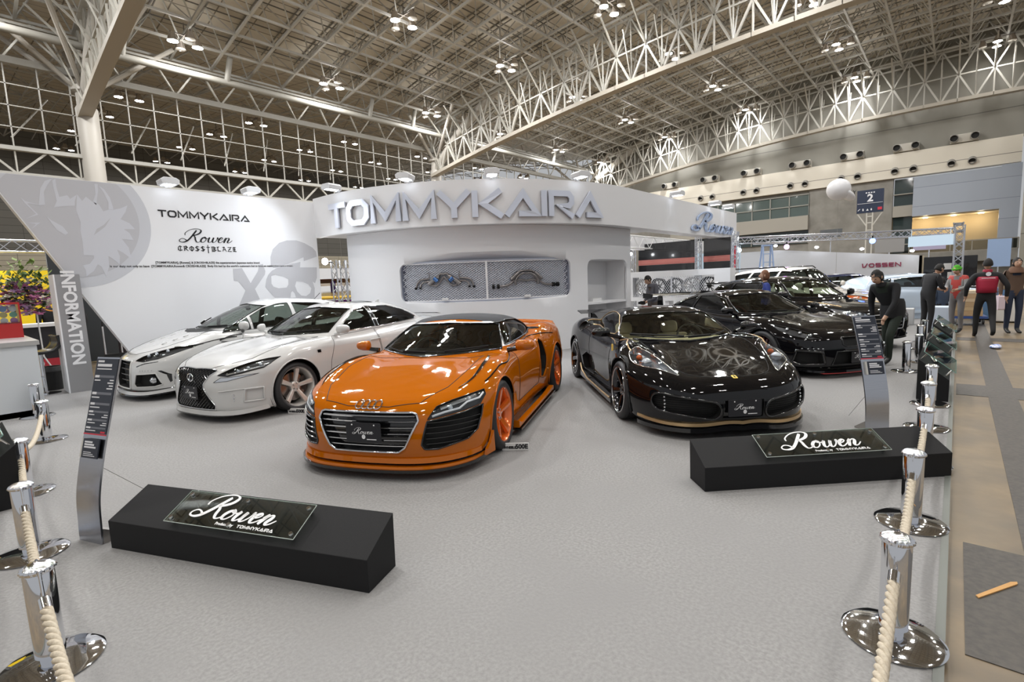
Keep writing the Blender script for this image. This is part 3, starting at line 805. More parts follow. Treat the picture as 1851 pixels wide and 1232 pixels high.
    wf = mat('window_frame_paint', (.30, .30, .27), .5); wg = mat('window_dark_glass', (.035, .05, .05), .05, 0, .3)
    mb = MB(); y0, y1 = 14.0, 31.5
    mb.bx(71.75, 71.9, y0, y1, 8.3, 10.9); struct(mb, 'window_1', mat('window_teal_glass', (.09, .12, .115), .08, 0, .5))
    mb = MB()
    for k in range(9): y = y0+(y1-y0)*k/8; mb.bx(71.6, 71.8, y-.06, y+.06, 8.3, 10.9)
    for z in (8.3, 9.6, 10.9): mb.bx(71.6, 71.8, y0, y1, z-.06, z+.06)
    struct(mb, 'trim_7', wf)
    mb = MB(); mb.bx(71.75, 71.9, y0, y1, 5.0, 6.6); struct(mb, 'window_2', wg); mb = MB(); mb.bx(71.1, 72, y0, y1, 6.6, 8.3)
    struct(mb, 'wall_right', mat('soffit_paint', (.34, .32, .28), .6))
    mb = MB()
    for k in range(9): y = y0+(y1-y0)*k/8; mb.bx(71.5, 71.7, y-.04, y+.04, 5.0, 5.9)
    mb.bx(71.5, 71.7, y0, y1, 5.85, 5.92); struct(mb, 'trim_8', wf)
    mb = MB(); mb.bx(71.8, 71.95, 4.0, 5.7, 3.0, 11.2); struct(mb, 'window_3', wg)
    mb = MB(); mb.bx(71.4, 71.9, 3.95, 5.75, 7.1, 8.3); mb.bx(71.5, 71.9, 3.95, 5.75, 9.5, 9.6); struct(mb, 'trim_9', mat('soffit_paint'))
    mb = MB(); mb.bx(70.8, 70.9, -4.4, 5.8, 3.0, 3.05); mb.bx(70.8, 70.9, -4.4, 5.8, 4.0, 4.1)
    for k in range(7): mb.bx(70.8, 70.9, -4.4+1.7*k-.04, -4.4+1.7*k+.04, 3.0, 4.05)
    struct(mb, 'trim_10', mat('railing_paint', (.30, .28, .24), .4)); mb = MB(); mb.bx(70.83, 70.86, -4.4, 5.8, 3.05, 4.0); struct(mb, 'window_4', glass_mat('railing_glass', (.55, .55, .5)))
    # stair flank, dark triangle
    mb = MB(); mb.prism([(5.8, 1.9), (-1.6, 1.9), (5.8, -.1)], lambda u, v, w_: (w_, u, v), 71.2, 71.85); struct(mb, 'wall_right', mat('stair_dark', (.05, .055, .055), .7))
    # air nozzles
    nz = mat('nozzle_grey', (.30, .29, .27), .4); nk = mat('nozzle_dark', (.012, .012, .012), .7); bxm = mat('nozzle_box', (.52, .49, .43), .5)
    ups = (31.5, 25.9, 20.6, 15.0, 9.7, 4.8, .1)
    first = None
    def nozzle(kind):
        t = empty('air_nozzle_box' if kind else 'air_nozzle')
        if kind:
            b = MB(); b.bx(-.9, 0, -1.1, 1.1, -.42, .42); b.build('casing', bxm, t, bevel=.04)
        for y in (-.8, .8) if kind else (0,):
            m_ = MB(); r = .38 if kind else .34; x0 = -.9 if kind else 0
            m_.lathe([(r*.7, x0), (r, x0), (r, x0-.45), (r*.82, x0-.5), (r*.82, x0-.2)], 22, c=(0, y, 0), axis='x', cap=False); m_.build('nozzle_ring', nz, t, smooth=40)
            m_ = MB(); m_.lathe([(0, x0-.2), (r*.8, x0-.2), (r*.8, x0-.21)], 22, c=(0, y, 0), axis='x', cap=False); m_.build('nozzle_mouth', nk, t)
        return t
    order = ('first', 'second', 'third', 'fourth', 'fifth', 'sixth', 'last')
    for k, y in enumerate(ups):
        o = nozzle(1) if k == 0 else copy_tree(first); first = first or o; o.location = (71.97, y, 14.45)
        tag(o, 'twin air nozzle box on top of the cream wall band, %s from the left' % order[k], 'air nozzle', 'twin nozzle boxes above the cream band')
    first = None
    for k, y in enumerate((26.3, 20.7, 15.2, 9.9, 4.9, .2)):
        for q, dy in enumerate((.8, -.8)):
            o = nozzle(0) if first is None else copy_tree(first); first = first or o; o.location = (71.3, y+dy, 12.2); o.rotation_euler = (0, R_(-25), 0)
            tag(o, 'round air nozzle in the cream wall band, %s pair from the left, %s one' % (('first', 'second', 'third', 'fourth', 'fifth', 'sixth')[k], ('left', 'right')[q]), 'air nozzle', 'round nozzles in the cream band')
    # hanging hall lamps
    glow = emis('lamp_glow', (1, .96, .90), 220*LAMP_POWER); shade = mat('lamp_reflector_metal', (.55, .50, .45), .25, .8); dead = mat('lamp_frosted', (.55, .53, .48), .4)
    hb = mat('lamp_bracket', (.18, .16, .14), .5)
    proto = empty('hall_lamp')
    for k, (dx, dy) in enumerate(((-.75, .0), (.75, .0), (.0, -1.0), (.0, 1.0))):
        lit = k < 2; b = MB(); b.lathe([(.06, .62), (.16, .56), (.26, .3), (.34, .0)], 14, c=(dx, dy, 0), cap=False)
        hd = b.build('reflector', shade, proto, smooth=50)
        b = MB(); b.lathe([(0, -.02), (.24, -.0), (.31, .03)], 14, c=(dx, dy, 0), cap=False); b.build('lit_lens' if lit else 'unlit_lens', glow if lit else dead, hd, smooth=50)
    b = MB(); b.bx(-.9, .9, -.05, .05, .55, .62); b.bx(-.05, .05, -1.2, 1.2, .55, .62); b.bar((0, 0, .6), (0, 0, 1.4), .04); b.build('bracket', hb, proto)
    LX = (-19.4, -8.5, 2.5, 13.3, 24.2, 35.1, 46.1, 57.0, 67.9); LY = (-12.5, -1.8, 9.2, 20.2, 30.5, 40.7); first = True
    for i, x in enumerate(LX):
        for j, y in enumerate(LY+(56, 67, 78, 89)):
            if y > 45 and x < 0: continue
            if x < 0 and y > 25: continue
            o = proto if first else copy_tree(proto); first = False; o.location = (x, y, zb(y)+ROOF-.75 if y < 45 else zb(y)+ROOF-1.4)
            tag(o, 'bright lamp pair with two unlit ones hanging high in the roof frame' if y < 45 else 'small bright lamp pair hanging in the next hall beyond the mullion wall', 'lamp', 'high bay lamps in the roof' if y < 45 else 'high bay lamps of the next hall')
            if y < 45 and -10 < x < 70:
                l = bpy.data.lights.new('hall_light', 'AREA'); l.shape = 'DISK'; l.size = .5; l.energy = (150 if x < 0 or y < 0 else 500 if x < 50 else 750)*LAMP_POWER; l.color = (.97, .985, 1); l.spread = R_(178)
                lo = bpy.data.objects.new('hall_light', l); COL.objects.link(lo); lo.parent = o; lo.location = (0, 0, -.25)
                l = bpy.data.lights.new('hall_glow', 'POINT'); l.shadow_soft_size = .3; l.energy = (60 if x < 0 or y < 0 else 190)*LAMP_POWER; l.color = (1, .985, .96)
                lo = bpy.data.objects.new('hall_glow', l); COL.objects.link(lo); lo.parent = o; lo.location = (0, 0, -.5)
hall()
# ================================================================ THE STAND
CXf, CYf, RF = 11.35, 11.25, 5.13; LF = RF*math.pi/2
def fp(s, off=0., z=0.):
    if s < 0: return (CXf-RF+off, CYf-s, z)
    if s > LF: return (CXf+s-LF, CYf-RF+off, z)
    a = s/RF; return (CXf-(RF-off)*math.cos(a), CYf-(RF-off)*math.sin(a), z)
def band(mb, s0, s1, z0, z1, o0, o1, n=60):
    S_ = [s0+(s1-s0)*k/n for k in range(n+1)]; vs = []
    for s in S_: vs += [fp(s, o0, z0), fp(s, o1, z0), fp(s, o1, z1), fp(s, o0, z1)]
    mb.add(vs, [(4*k+q, 4*k+(q+1) % 4, 4*k+4+(q+1) % 4, 4*k+4+q) for k in range(n) for q in range(4)]+[(0, 1, 2, 3), (4*n+3, 4*n+2, 4*n+1, 4*n)])
def flood(loc, rz, label, energy=60, tilt=0):
    t = empty('flood_lamp', loc, rz, label, 'lamp', None); wm = mat('lamp_white_casing', (.75, .76, .78), .35)
    b = MB(); b.prism([(-.14, -.03), (.14, -.03), (.16, .05), (.10, .09), (-.10, .09), (-.16, .05)], lambda u, v, k: (u, k, v), -.30, .02); b.build('lamp_casing', wm, t, bevel=.01)
    b = MB(); b.bx(-.10, .10, -.26, -.02, -.035, -.03); b.build('lamp_lens', emis('flood_glow', (.93, .96, 1), 5), t)
    b = MB(); b.bx(-.02, .02, -.02, .06, -.06, 0); b.bx(-.10, .10, .02, .05, -.05, .02); b.build('lamp_bracket', wm, t)
    l = bpy.data.lights.new('flood_light', 'SPOT'); l.energy = energy; l.spot_size = R_(150); l.spot_blend = .8; l.shadow_soft_size = .08; l.color = (.86, .92, 1)
    lo = bpy.data.objects.new('flood_light', l); COL.objects.link(lo); lo.parent = t; lo.location = (0, -.26, -.05); lo.rotation_euler = (R_(-50), 0, 0)
    return t
def stand():
    white = mat('stand_white_paint', (.74, .745, .76), .42); w2 = mat('stand_white_soffit', (.72, .72, .73), .6)
    # left display wall with slanted end
    root = empty('display_wall', (4.2, 11.7, 0), 0, 'tall white partition with slanted left end, big grey wolf emblem and brand lettering', 'partition wall')
    ox, oy = 4.2, 11.7
    P = [(.70, 3.7), (2.61, 0), (6.24, 0), (6.24, 3.7)]
    mb = MB(); mb.prism([(x-ox, z) for x, z in P], lambda u, v, k: (u, k, v), 0, .22); mb.build('wall_panel', white, root)
    def on(sh, m, name, d=.004, holes=()):
        b = MB(); plate(b, [(x-ox, z) for x, z in sh], lambda u, v, k: (u, -k, v), 0.0005, d, [[(x-ox, z) for x, z in h] for h in holes]); return b.build(name, m, root)
    def clip(sh):   # keep inside the wall outline
        out = sh
        for (nx, nz, c) in ((0, 1, 3.695), (1.0, 0, 6.235), (-1, -.516, -(.72+3.7*.516))):
            q = []
            for i in range(len(out)):
                a, b = out[i], out[(i+1) % len(out)]; da, db = a[0]*nx+a[1]*nz-c, b[0]*nx+b[1]*nz-c
                if da <= 0: q.append(a)
                if da*db < 0: t = da/(da-db); q.append((a[0]+(b[0]-a[0])*t, a[1]+(b[1]-a[1])*t))
            out = q
        return out
    ringm = mat('emblem_pale', (.61, .62, .66), .45); discm = mat('emblem_grey', (.53, .53, .56), .45); facem = mat('emblem_light', (.62, .63, .68), .45)
    on(clip(circ(1.72, 2.98, 1.16, 72)), ringm, 'emblem_ring', .002); on(clip(circ(1.70, 3.0, 1.0, 72)), discm, 'emblem_disc', .0035)
    SH = {'face': [(1.84, 3.45), (1.9, 3.34), (1.96, 3.42), (2.04, 3.34), (2.13, 3.3), (2.18, 3.18), (2.26, 3.22), (2.33, 3.22), (2.45, 3.26), (2.55, 3.32), (2.51, 3.2), (2.42, 3.06), (2.55, 2.99), (2.62, 2.89), (2.45, 2.88), (2.53, 2.81), (2.58, 2.68), (2.4, 2.7), (2.49, 2.54), (2.51, 2.33), (2.39, 2.45), (2.31, 2.5), (2.34, 2.38), (2.32, 2.23), (2.22, 2.34), (2.17, 2.38), (2.16, 2.19), (2.1, 2.01), (2.05, 2.19), (2.0, 2.23), (1.93, 2.11), (1.82, 2.02), (1.82, 2.13), (1.79, 2.21), (1.89, 2.24), (1.96, 2.34), (1.96, 2.39), (1.82, 2.39), (1.83, 2.64), (1.82, 2.81), (1.84, 2.97), (1.8, 3.17)],
          'horn1': [(2.1, 3.66), (2.15, 3.66), (2.14, 3.53), (2.09, 3.29), (2.05, 3.34), (2.1, 3.48)], 'horn2': [(2.155, 3.64), (2.23, 3.58), (2.3, 3.44), (2.33, 3.27), (2.33, 3.225), (2.26, 3.225), (2.27, 3.35), (2.22, 3.51)],
          'horn3': [(1.56, 3.69), (1.44, 3.63), (1.37, 3.5), (1.32, 3.22), (1.4, 3.23), (1.41, 3.45), (1.47, 3.57), (1.52, 3.65)], 'horn4': [(1.535, 3.65), (1.58, 3.68), (1.58, 3.53), (1.6, 3.38), (1.68, 3.41), (1.71, 3.42), (1.74, 3.36), (1.80, 3.41), (1.835, 3.44), (1.80, 3.33), (1.79, 3.25), (1.66, 3.23), (1.51, 3.2), (1.56, 3.31), (1.54, 3.52)],
          'spike1': [(1.11, 3.33), (1.16, 3.27), (1.32, 3.225), (1.39, 3.205), (1.2, 3.24), (1.18, 3.23), (1.3, 3.06), (1.13, 2.98), (1.27, 3.07), (1.15, 3.24)], 'spike2': [(1.15, 2.92), (1.31, 2.93), (1.19, 2.82), (1.25, 2.90)],
          'eye': [(1.4, 3.04), (1.45, 2.98), (1.59, 2.88), (1.65, 2.77), (1.61, 2.74), (1.51, 2.81), (1.45, 2.93)]}
    eye = [(2.0, 2.75), (2.05, 2.86), (2.16, 2.94), (2.28, 3.08), (2.18, 2.91), (2.08, 2.82)]
    for k, sh in SH.items(): on(clip(sh), facem, 'wolf_'+k.rstrip('1234'), .005, [eye] if k == 'face' else ())
    skm = mat('skull_grey', (.56, .56, .585), .45)
    on([(5.09, 2.22), (5.1, 2.4), (5.16, 2.57), (5.32, 2.72), (5.5, 2.78), (5.73, 2.79), (5.92, 2.73), (6.11, 2.63), (6.19, 2.54), (6.2, 2.42), (5.87, 2.31), (5.87, 2.4), (5.46, 2.235), (5.22, 2.155), (5.13, 2.155)], skm, 'skull_cap')
    on([(5.46, 2.225), (5.78, 2.29), (5.76, 2.16), (6.18, 2.16), (6.16, 1.91), (6.1, 1.78), (6.04, 1.83), (6.08, 1.66), (6.05, 1.36), (5.16, 1.41), (5.02, 1.59), (4.94, 1.7), (4.92, 1.73), (4.96, 1.9), (5.01, 2.0), (5.1, 2.09), (5.22, 2.15)], skm, 'skull_face', .004,
       [[(5.07, 1.97), (5.17, 2.0), (5.35, 1.96), (5.46, 1.89), (5.45, 1.77), (5.4, 1.7), (5.21, 1.69), (5.1, 1.73), (5.06, 1.8)], [(5.64, 1.84), (5.8, 1.82), (5.93, 1.76), (6.0, 1.66), (5.96, 1.55), (5.85, 1.48), (5.73, 1.5), (5.64, 1.6), (5.6, 1.73)], [(5.47, 1.46), (5.49, 1.58), (5.53, 1.62), (5.58, 1.56), (5.6, 1.46)]])
    on([(4.28, 2.14), (4.27, 1.88), (4.36, 1.87), (4.49, 1.67), (4.3, 1.3), (4.83, 1.3), (4.69, 1.69), (4.93, 2.0), (4.95, 2.08), (4.91, 2.24), (4.83, 2.22), (4.79, 2.08), (4.61, 1.82), (4.46, 2.15)], skm, 'crossed_bones')
    ink = mat('lettering_black', (.012, .012, .014), .4)
    F = lambda u, v, w_: (u-ox, -w_, v)
    for m_, ch in zip(wide_word(None, 'TOMMYKAIRA', .135, F, .001, .006, 3.87, 3.215, st=.2, gap=.13), 'TOMMYKAIRA'): m_.build('letter_'+ch.lower(), ink, root)
    mb = MB(); script_word(mb, .27, F, .001, .006, 3.85, 2.80); mb.build('script_lettering', ink, root)
    # blackletter line: drawn strokes with a nib
    B = {'C': [[(.75, .85), (.4, 1), (.1, .75), (.1, .25), (.4, 0), (.8, .2)], [(.5, .9), (.5, .1)]], 'R': [[(.15, 1), (.15, 0)], [(.0, .9), (.5, 1), (.75, .75), (.3, .5), (.85, 0)], [(.45, .9), (.45, .5)]],
         'O': [[(.45, 1), (.1, .7), (.1, .3), (.45, 0), (.8, .3), (.8, .7), (.45, 1)], [(.45, .95), (.45, .05)]], 'S': [[(.8, .85), (.4, 1), (.1, .75), (.75, .35), (.5, 0), (.05, .15)], [(.4, .9), (.45, .1)]],
         '+': [[(.4, 1.35), (.4, -.4)], [(.05, .85), (.75, .85)]], 'B': [[(.15, 1), (.15, 0), (.6, 0), (.85, .25), (.5, .5), (.8, .75), (.5, 1), (.0, .92)], [(.45, .95), (.45, .05)]], 'L': [[(.2, 1), (.2, .1), (.8, .1)], [(.0, .9), (.45, 1)]],
         'A': [[(.1, 0), (.45, 1), (.85, 0)], [(.2, .4), (.7, .4)], [(.05, .9), (.5, 1)]], 'Z': [[(.1, .95), (.8, .95), (.1, .05), (.85, .05)], [(.25, .5), (.65, .5)]], 'E': [[(.75, .95), (.2, .95), (.15, .05), (.8, .05)], [(.15, .5), (.65, .5)], [(.5, 1.05), (.45, 0)]]}
    x = 3.29; h = .095
    for ch in 'CROSS+BLAZE':
        m_ = MB()
        for s in B[ch]: stroke(m_, [(x+a*h, 2.50+b*h) for a, b in s], [h*.17 if i % 2 else h*.11 for i in range(len(s))], F, .001, .005)
        m_.build('blackletter', ink, root); x += h*1.07
    for tx, xx, zz, sz in (('\u300cTOMMYKAIRA\u300d, \u300cRowen\u300d & \u300cCROSS\u2020BLAZE\u300d the superpremium Japanese tuning brand.'.replace('\u300c', '[').replace('\u300d', ']').replace('\u2020', '+'), 3.87, 2.265, .058), ("It is our duty not only to have  [TOMMYKAIRA,Rowen& CROSS+BLAZE]  Body Kit had by the world's customers but to keep on making them have a dream.", 3.86, 2.195, .058)):
        me = text_mesh(tx, sz, Matrix(((1, 0, 0, xx-ox), (0, 0, -1, -.003), (0, 1, 0, zz), (0, 0, 0, 1))), .001, sx=.93, bold=.0012); link('wall_text', me, ink, root)
    # curved fascia
    fr = empty('curved_fascia', (8, 8, 0), 0, 'white curved overhead fascia carrying large silver letters', 'fascia')
    o8 = lambda b: [setattr(b, 'v', [(v[0]-8, v[1]-8, v[2]) for v in b.v]), b][1]
    mb = MB(); band(mb, -.45, 16.2, 2.86, 3.78, 0, .12, 90); o8(mb).build('fascia_panel', white, fr, smooth=30)
    mb = MB(); band(mb, -.45, 10.2, 2.88, 2.94, .10, 1.2, 70); band(mb, 10.2, 16.2, 2.88, 2.94, .10, .6, 10); o8(mb).build('fascia_soffit', w2, fr)
    silver = mat('letter_silver', (.80, .83, .93), .32, .7); side = mat('letter_side', (.30, .30, .34), .35, .6)
    Ff = lambda u, v, w_: tuple(Vector(fp(u, -w_, v))-Vector((8, 8, 0)))
    ms = wide_word(None, 'TOMMYKAIRA', .54, Ff, .035, .075, 3.66, 3.265, st=.225, gap=.10)
    for m_, ch in zip(ms, 'TOMMYKAIRA'): m_.build('letter_'+ch.lower(), silver, fr)
    for q in (-.012,):
        for m_ in wide_word(None, 'TOMMYKAIRA', .54, Ff, .0, .035, 3.66, 3.265, st=.205, gap=.10): m_.build('letter_backing', side, fr)
    mb = MB(); script_word(mb, .62, lambda u, v, w_: Ff(u*1.0, v, w_), .02, .07, 0, 0)
    mb.v = []; mb.f = []; mb.mi = []
    script_word(mb, .60, lambda u, v, w_: Ff(14.0+(u-14.0)*1.75, v, w_), .02, .07, 14.0, 3.25, thick=.34, thin=.12); mb.build('script_lettering', mat('script_blue_silver', (.55, .68, .95), .25, .6), fr)
    # curved back wall with two niches
    wr = empty('niche_partition', (9, 8, 0), 0, 'white curved wall under the fascia with mesh niche and shelf niche', 'partition wall')
    o9 = lambda b: [setattr(b, 'v', [(v[0]-9, v[1]-8, v[2]) for v in b.v]), b][1]
    OW = .43; h1 = rrect(1.96, 6.39, 1.25, 2.11, .16, 6); h2 = [(6.96, .25), (8.78, .25), (8.78, 1.9)]+[(8.60+.18*math.cos(R_(a)), 1.9+.18*math.sin(R_(a))) for a in (20, 45, 70, 90)]+[(7.14+.18*math.cos(R_(a)), 1.9+.18*math.sin(R_(a))) for a in (90, 110, 135, 160)]+[(6.96, 1.9)]
    out = [(.22, 0)]+[(.22+i*.25, 0) for i in range(1, 36)]+[(9.0, 0), (9.0, 2.875)]+[(8.97-i*.25, 2.875) for i in range(0, 35)]+[(.22, 2.875)]
    mb = MB(); plate(mb, out, lambda u, v, k: fp(u, OW+k, v), 0, .06, [h1, h2], .22); o9(mb).build('wall_panel', white, wr, smooth=30)
    niche = mat('niche_grey', (.40, .43, .52), .5)
    mb = MB(); band(mb, 1.8, 6.55, 1.2, 2.16, OW+.30, OW+.33, 30); band(mb, 1.93, 1.96, 1.22, 2.14, OW+.05, OW+.32, 1); band(mb, 6.39, 6.42, 1.22, 2.14, OW+.05, OW+.32, 1); band(mb, 1.93, 6.42, 1.22, 1.25, OW+.05, OW+.32, 30); band(mb, 1.93, 6.42, 2.11, 2.14, OW+.05, OW+.32, 30); o9(mb).build('niche_box', niche, wr)
    mb = MB(); band(mb, 6.9, 8.85, .2, 2.14, OW+.62, OW+.65, 12); band(mb, 6.92, 6.96, .2, 2.1, OW+.05, OW+.62, 1); band(mb, 8.78, 8.82, .2, 2.1, OW+.05, OW+.62, 1); band(mb, 6.9, 8.8, 2.08, 2.12, OW+.05, OW+.62, 10); o9(mb).build('niche_box', w2, wr)
    mb = MB(); band(mb, 6.96, 8.78, 1.0, 1.05, OW+.02, OW+.62, 10); o9(mb).build('niche_shelf', white, wr)
    mb = MB(); band(mb, 6.96, 8.78, .2, .25, OW+.02, OW+.62, 10); o9(mb).build('niche_shelf', white, wr)
    # return wall on the left, closing the curve
    mb = MB(); mb.bx(6.66, 7.6, 10.95, 11.05, 0, 2.9); o9(mb).build('wall_return', white, wr)
    # expanded mesh with frame
    mm = mat('mesh_metal', (.50, .53, .60), .3, .7); mb = MB(); sp = .085
    for sg in (1, -1):
        u = 1.9-.9
        while u < 7.3:
            pts = []
            for k in range(13):
                z = 1.25+.86*k/12; s = u+sg*(z-1.68)*1.7
                if 1.97 < s < 6.38: pts.append(fp(s, OW+.10, z))
            if len(pts) > 1: mb.tube(pts, .009, 3, cap=False)
            u += sp
    o = o9(mb).build('expanded_mesh', mm, wr)
    mb = MB(); band(mb, 4.13, 4.18, 1.25, 2.11, OW+.05, OW+.12, 1); band(mb, 1.96, 6.39, 1.25, 1.275, OW+.06, OW+.11, 30); band(mb, 1.96, 6.39, 2.085, 2.11, OW+.06, OW+.11, 30); o9(mb).build('mesh_frame', white, wr)
    for u in (3.12, 5.15):
        b = MB(); b.box((0, 0, 0), (.14, .06, .05)); o = b.build('caption_card', mat('card_white', (.8, .8, .8), .5)); p = fp(u, OW-.0, 1.30); o.location = p; o.rotation_euler = (0, 0, -(math.pi/2-u/RF)); tag(o, 'small white caption card on the lower edge of the mesh niche, %s one' % ('left' if u < 4 else 'right'), 'card', 'caption cards of the niche')
    # fascia pillar at the right end and lamps
    mb = MB(); mb.bx(19.2, 19.36, 6.30, 6.46, 0, 2.87); tag(mb.build('fascia_post', white), 'slim white post holding up the right end of the fascia', 'post')
    LS = [(0.68, 'far left end of the curve'), (2.58, 'letters O and M'), (4.32, 'letters K and A'), (6.26, 'last letter A'), (10.54, 'straight part right of the silver letters'), (13.44, 'blue script word, left one'), (14.72, 'blue script word, right one')]
    for s, nm in LS:
        a = min(max(s/RF, 0), math.pi/2); p = fp(s, -.06, 3.84); flood(p, -(math.pi/2-a), 'white flood lamp on the fascia, above the %s' % nm, 210)
    flood((3.19, 11.62, 3.76), 0, 'white flood lamp on top of the display wall left of the lettering', 130); flood((4.71, 11.62, 3.76), 0, 'white flood lamp on top of the display wall right of the lettering', 130)
    # exhausts hung in the niche
    st = mat('exhaust_steel', (.26, .24, .235), .3, 1.); bl = mat('exhaust_blued', (.10, .22, .50), .25, 1.); bk = mat('exhaust_tip_dark', (.02, .02, .02), .3, .8); rb = MB()
    def ex(label, c0, parts):
        o = empty('exhaust_system', fp(c0, OW+.04, 1.65), 0, label, 'exhaust', 'exhausts in the mesh niche'); org = Vector(fp(c0, OW+.04, 1.65))
        for nm, pts, r, m_ in parts:
            b = MB(); b.tube([tuple(Vector(fp(s, OW+.06+dz, z))-org) for s, z, dz in cr(pts, 5)], r, 10); b.build(nm, m_, o, smooth=50)
    pr = []
    for sg in (1, -1):
        q = lambda s: 3.10+sg*(s-3.10)
        pr += [('tail_pipe', [(q(2.37), 1.55, -.02), (q(2.40), 1.66, 0), (q(2.50), 1.74, 0), (q(2.72), 1.76, 0)], .024, st), ('tail_pipe', [(q(2.48), 1.56, -.02), (q(2.50), 1.64, 0), (q(2.58), 1.69, 0), (q(2.74), 1.70, 0)], .022, st),
               ('exhaust_tip', [(q(2.365), 1.58, -.02), (q(2.362), 1.53, -.02)], .030, bk), ('exhaust_tip', [(q(2.478), 1.58, -.02), (q(2.475), 1.54, -.02)], .028, bk),
               ('silencer', [(q(2.70), 1.62, 0), (q(2.78), 1.69, 0), (q(2.95), 1.79, 0), (q(3.0), 1.80, 0)], [.02]+[.055]*13+[.03, .02], st), ('blued_pipe', [(q(2.86), 1.77, -.05), (q(2.95), 1.70, -.05)], .045, bl), ('cross_pipe', [(q(2.95), 1.79, 0), (q(3.02), 1.86, 0), (q(3.10), 1.85, 0)], .026, st),
               ('cross_pipe', [(q(2.78), 1.62, 0), (q(2.9), 1.60, 0), (q(3.02), 1.72, 0), (q(3.10), 1.80, 0)], .024, st), ('hanger', [(q(2.72), 1.76, 0), (q(2.72), 1.88, 0), (q(2.66), 1.88, 0)], .010, st)]
    ex('silver exhaust with blued silencers and four curved tail pipes, left half of niche', 3.10, pr)
    pr = []
    for sg in (1, -1):
        q = lambda s: 5.16+sg*(s-5.16)
        pr += [('header_pipe', [(q(4.42), 1.53, 0), (q(4.65), 1.545, 0), (q(4.80), 1.62, 0), (q(4.90), 1.76, 0), (q(5.0), 1.85, 0), (q(5.16), 1.87, 0)], .028, st), ('header_pipe', [(q(4.86), 1.60, -.03), (q(4.92), 1.72, -.03), (q(5.05), 1.80, -.03), (q(5.16), 1.80, -.03)], .024, st),
               ('silencer', [(q(4.76), 1.66, 0), (q(4.80), 1.70, 0), (q(4.93), 1.80, 0), (q(4.96), 1.82, 0)], [.02]+[.05]*13+[.03, .02], st), ('cross_pipe', [(q(4.84), 1.60, 0), (q(4.95), 1.66, 0), (q(5.16), 1.64, 0)], .026, st), ('down_pipe', [(q(4.86), 1.66, -.03), (q(4.87), 1.55, -.03)], .034, st),
               ('exhaust_tip', [(q(4.28), 1.53, -.02), (q(4.34), 1.53, -.02)], .052, bk), ('exhaust_tip', [(q(4.40), 1.53, -.02), (q(4.46), 1.53, -.02)], .052, bk)]
    ex('arched silver exhaust with four round black tips, right half of niche', 5.16, pr)
    tag(link('leaflet_box', MB().box((0, 0, 0), (.42, .22, .07)).mesh('leaflet_box'), mat('card_white', (.8, .8, .8), .5)), 'flat white box lying on the niche shelf', 'box').location = (11.15, 7.0, 1.087)
    mb = MB(); mb.prism(cr([(-.55, 0), (-.5, .25), (-.25, .42), (-.05, .58), (.12, .52), (.3, .36), (.5, .1), (.52, 0)], 4, False), lambda u, v, k: (u, k+.06*math.sin(u*7+v*5), v), -.14, .14)
    o = mb.build('draped_bag', mat('black_nylon', (.012, .012, .013), .6), smooth=40, bevel=.04); o.location = (10.75, 6.98, .25); tag(o, 'black cloth bag slumped under the niche shelf', 'bag')
stand()
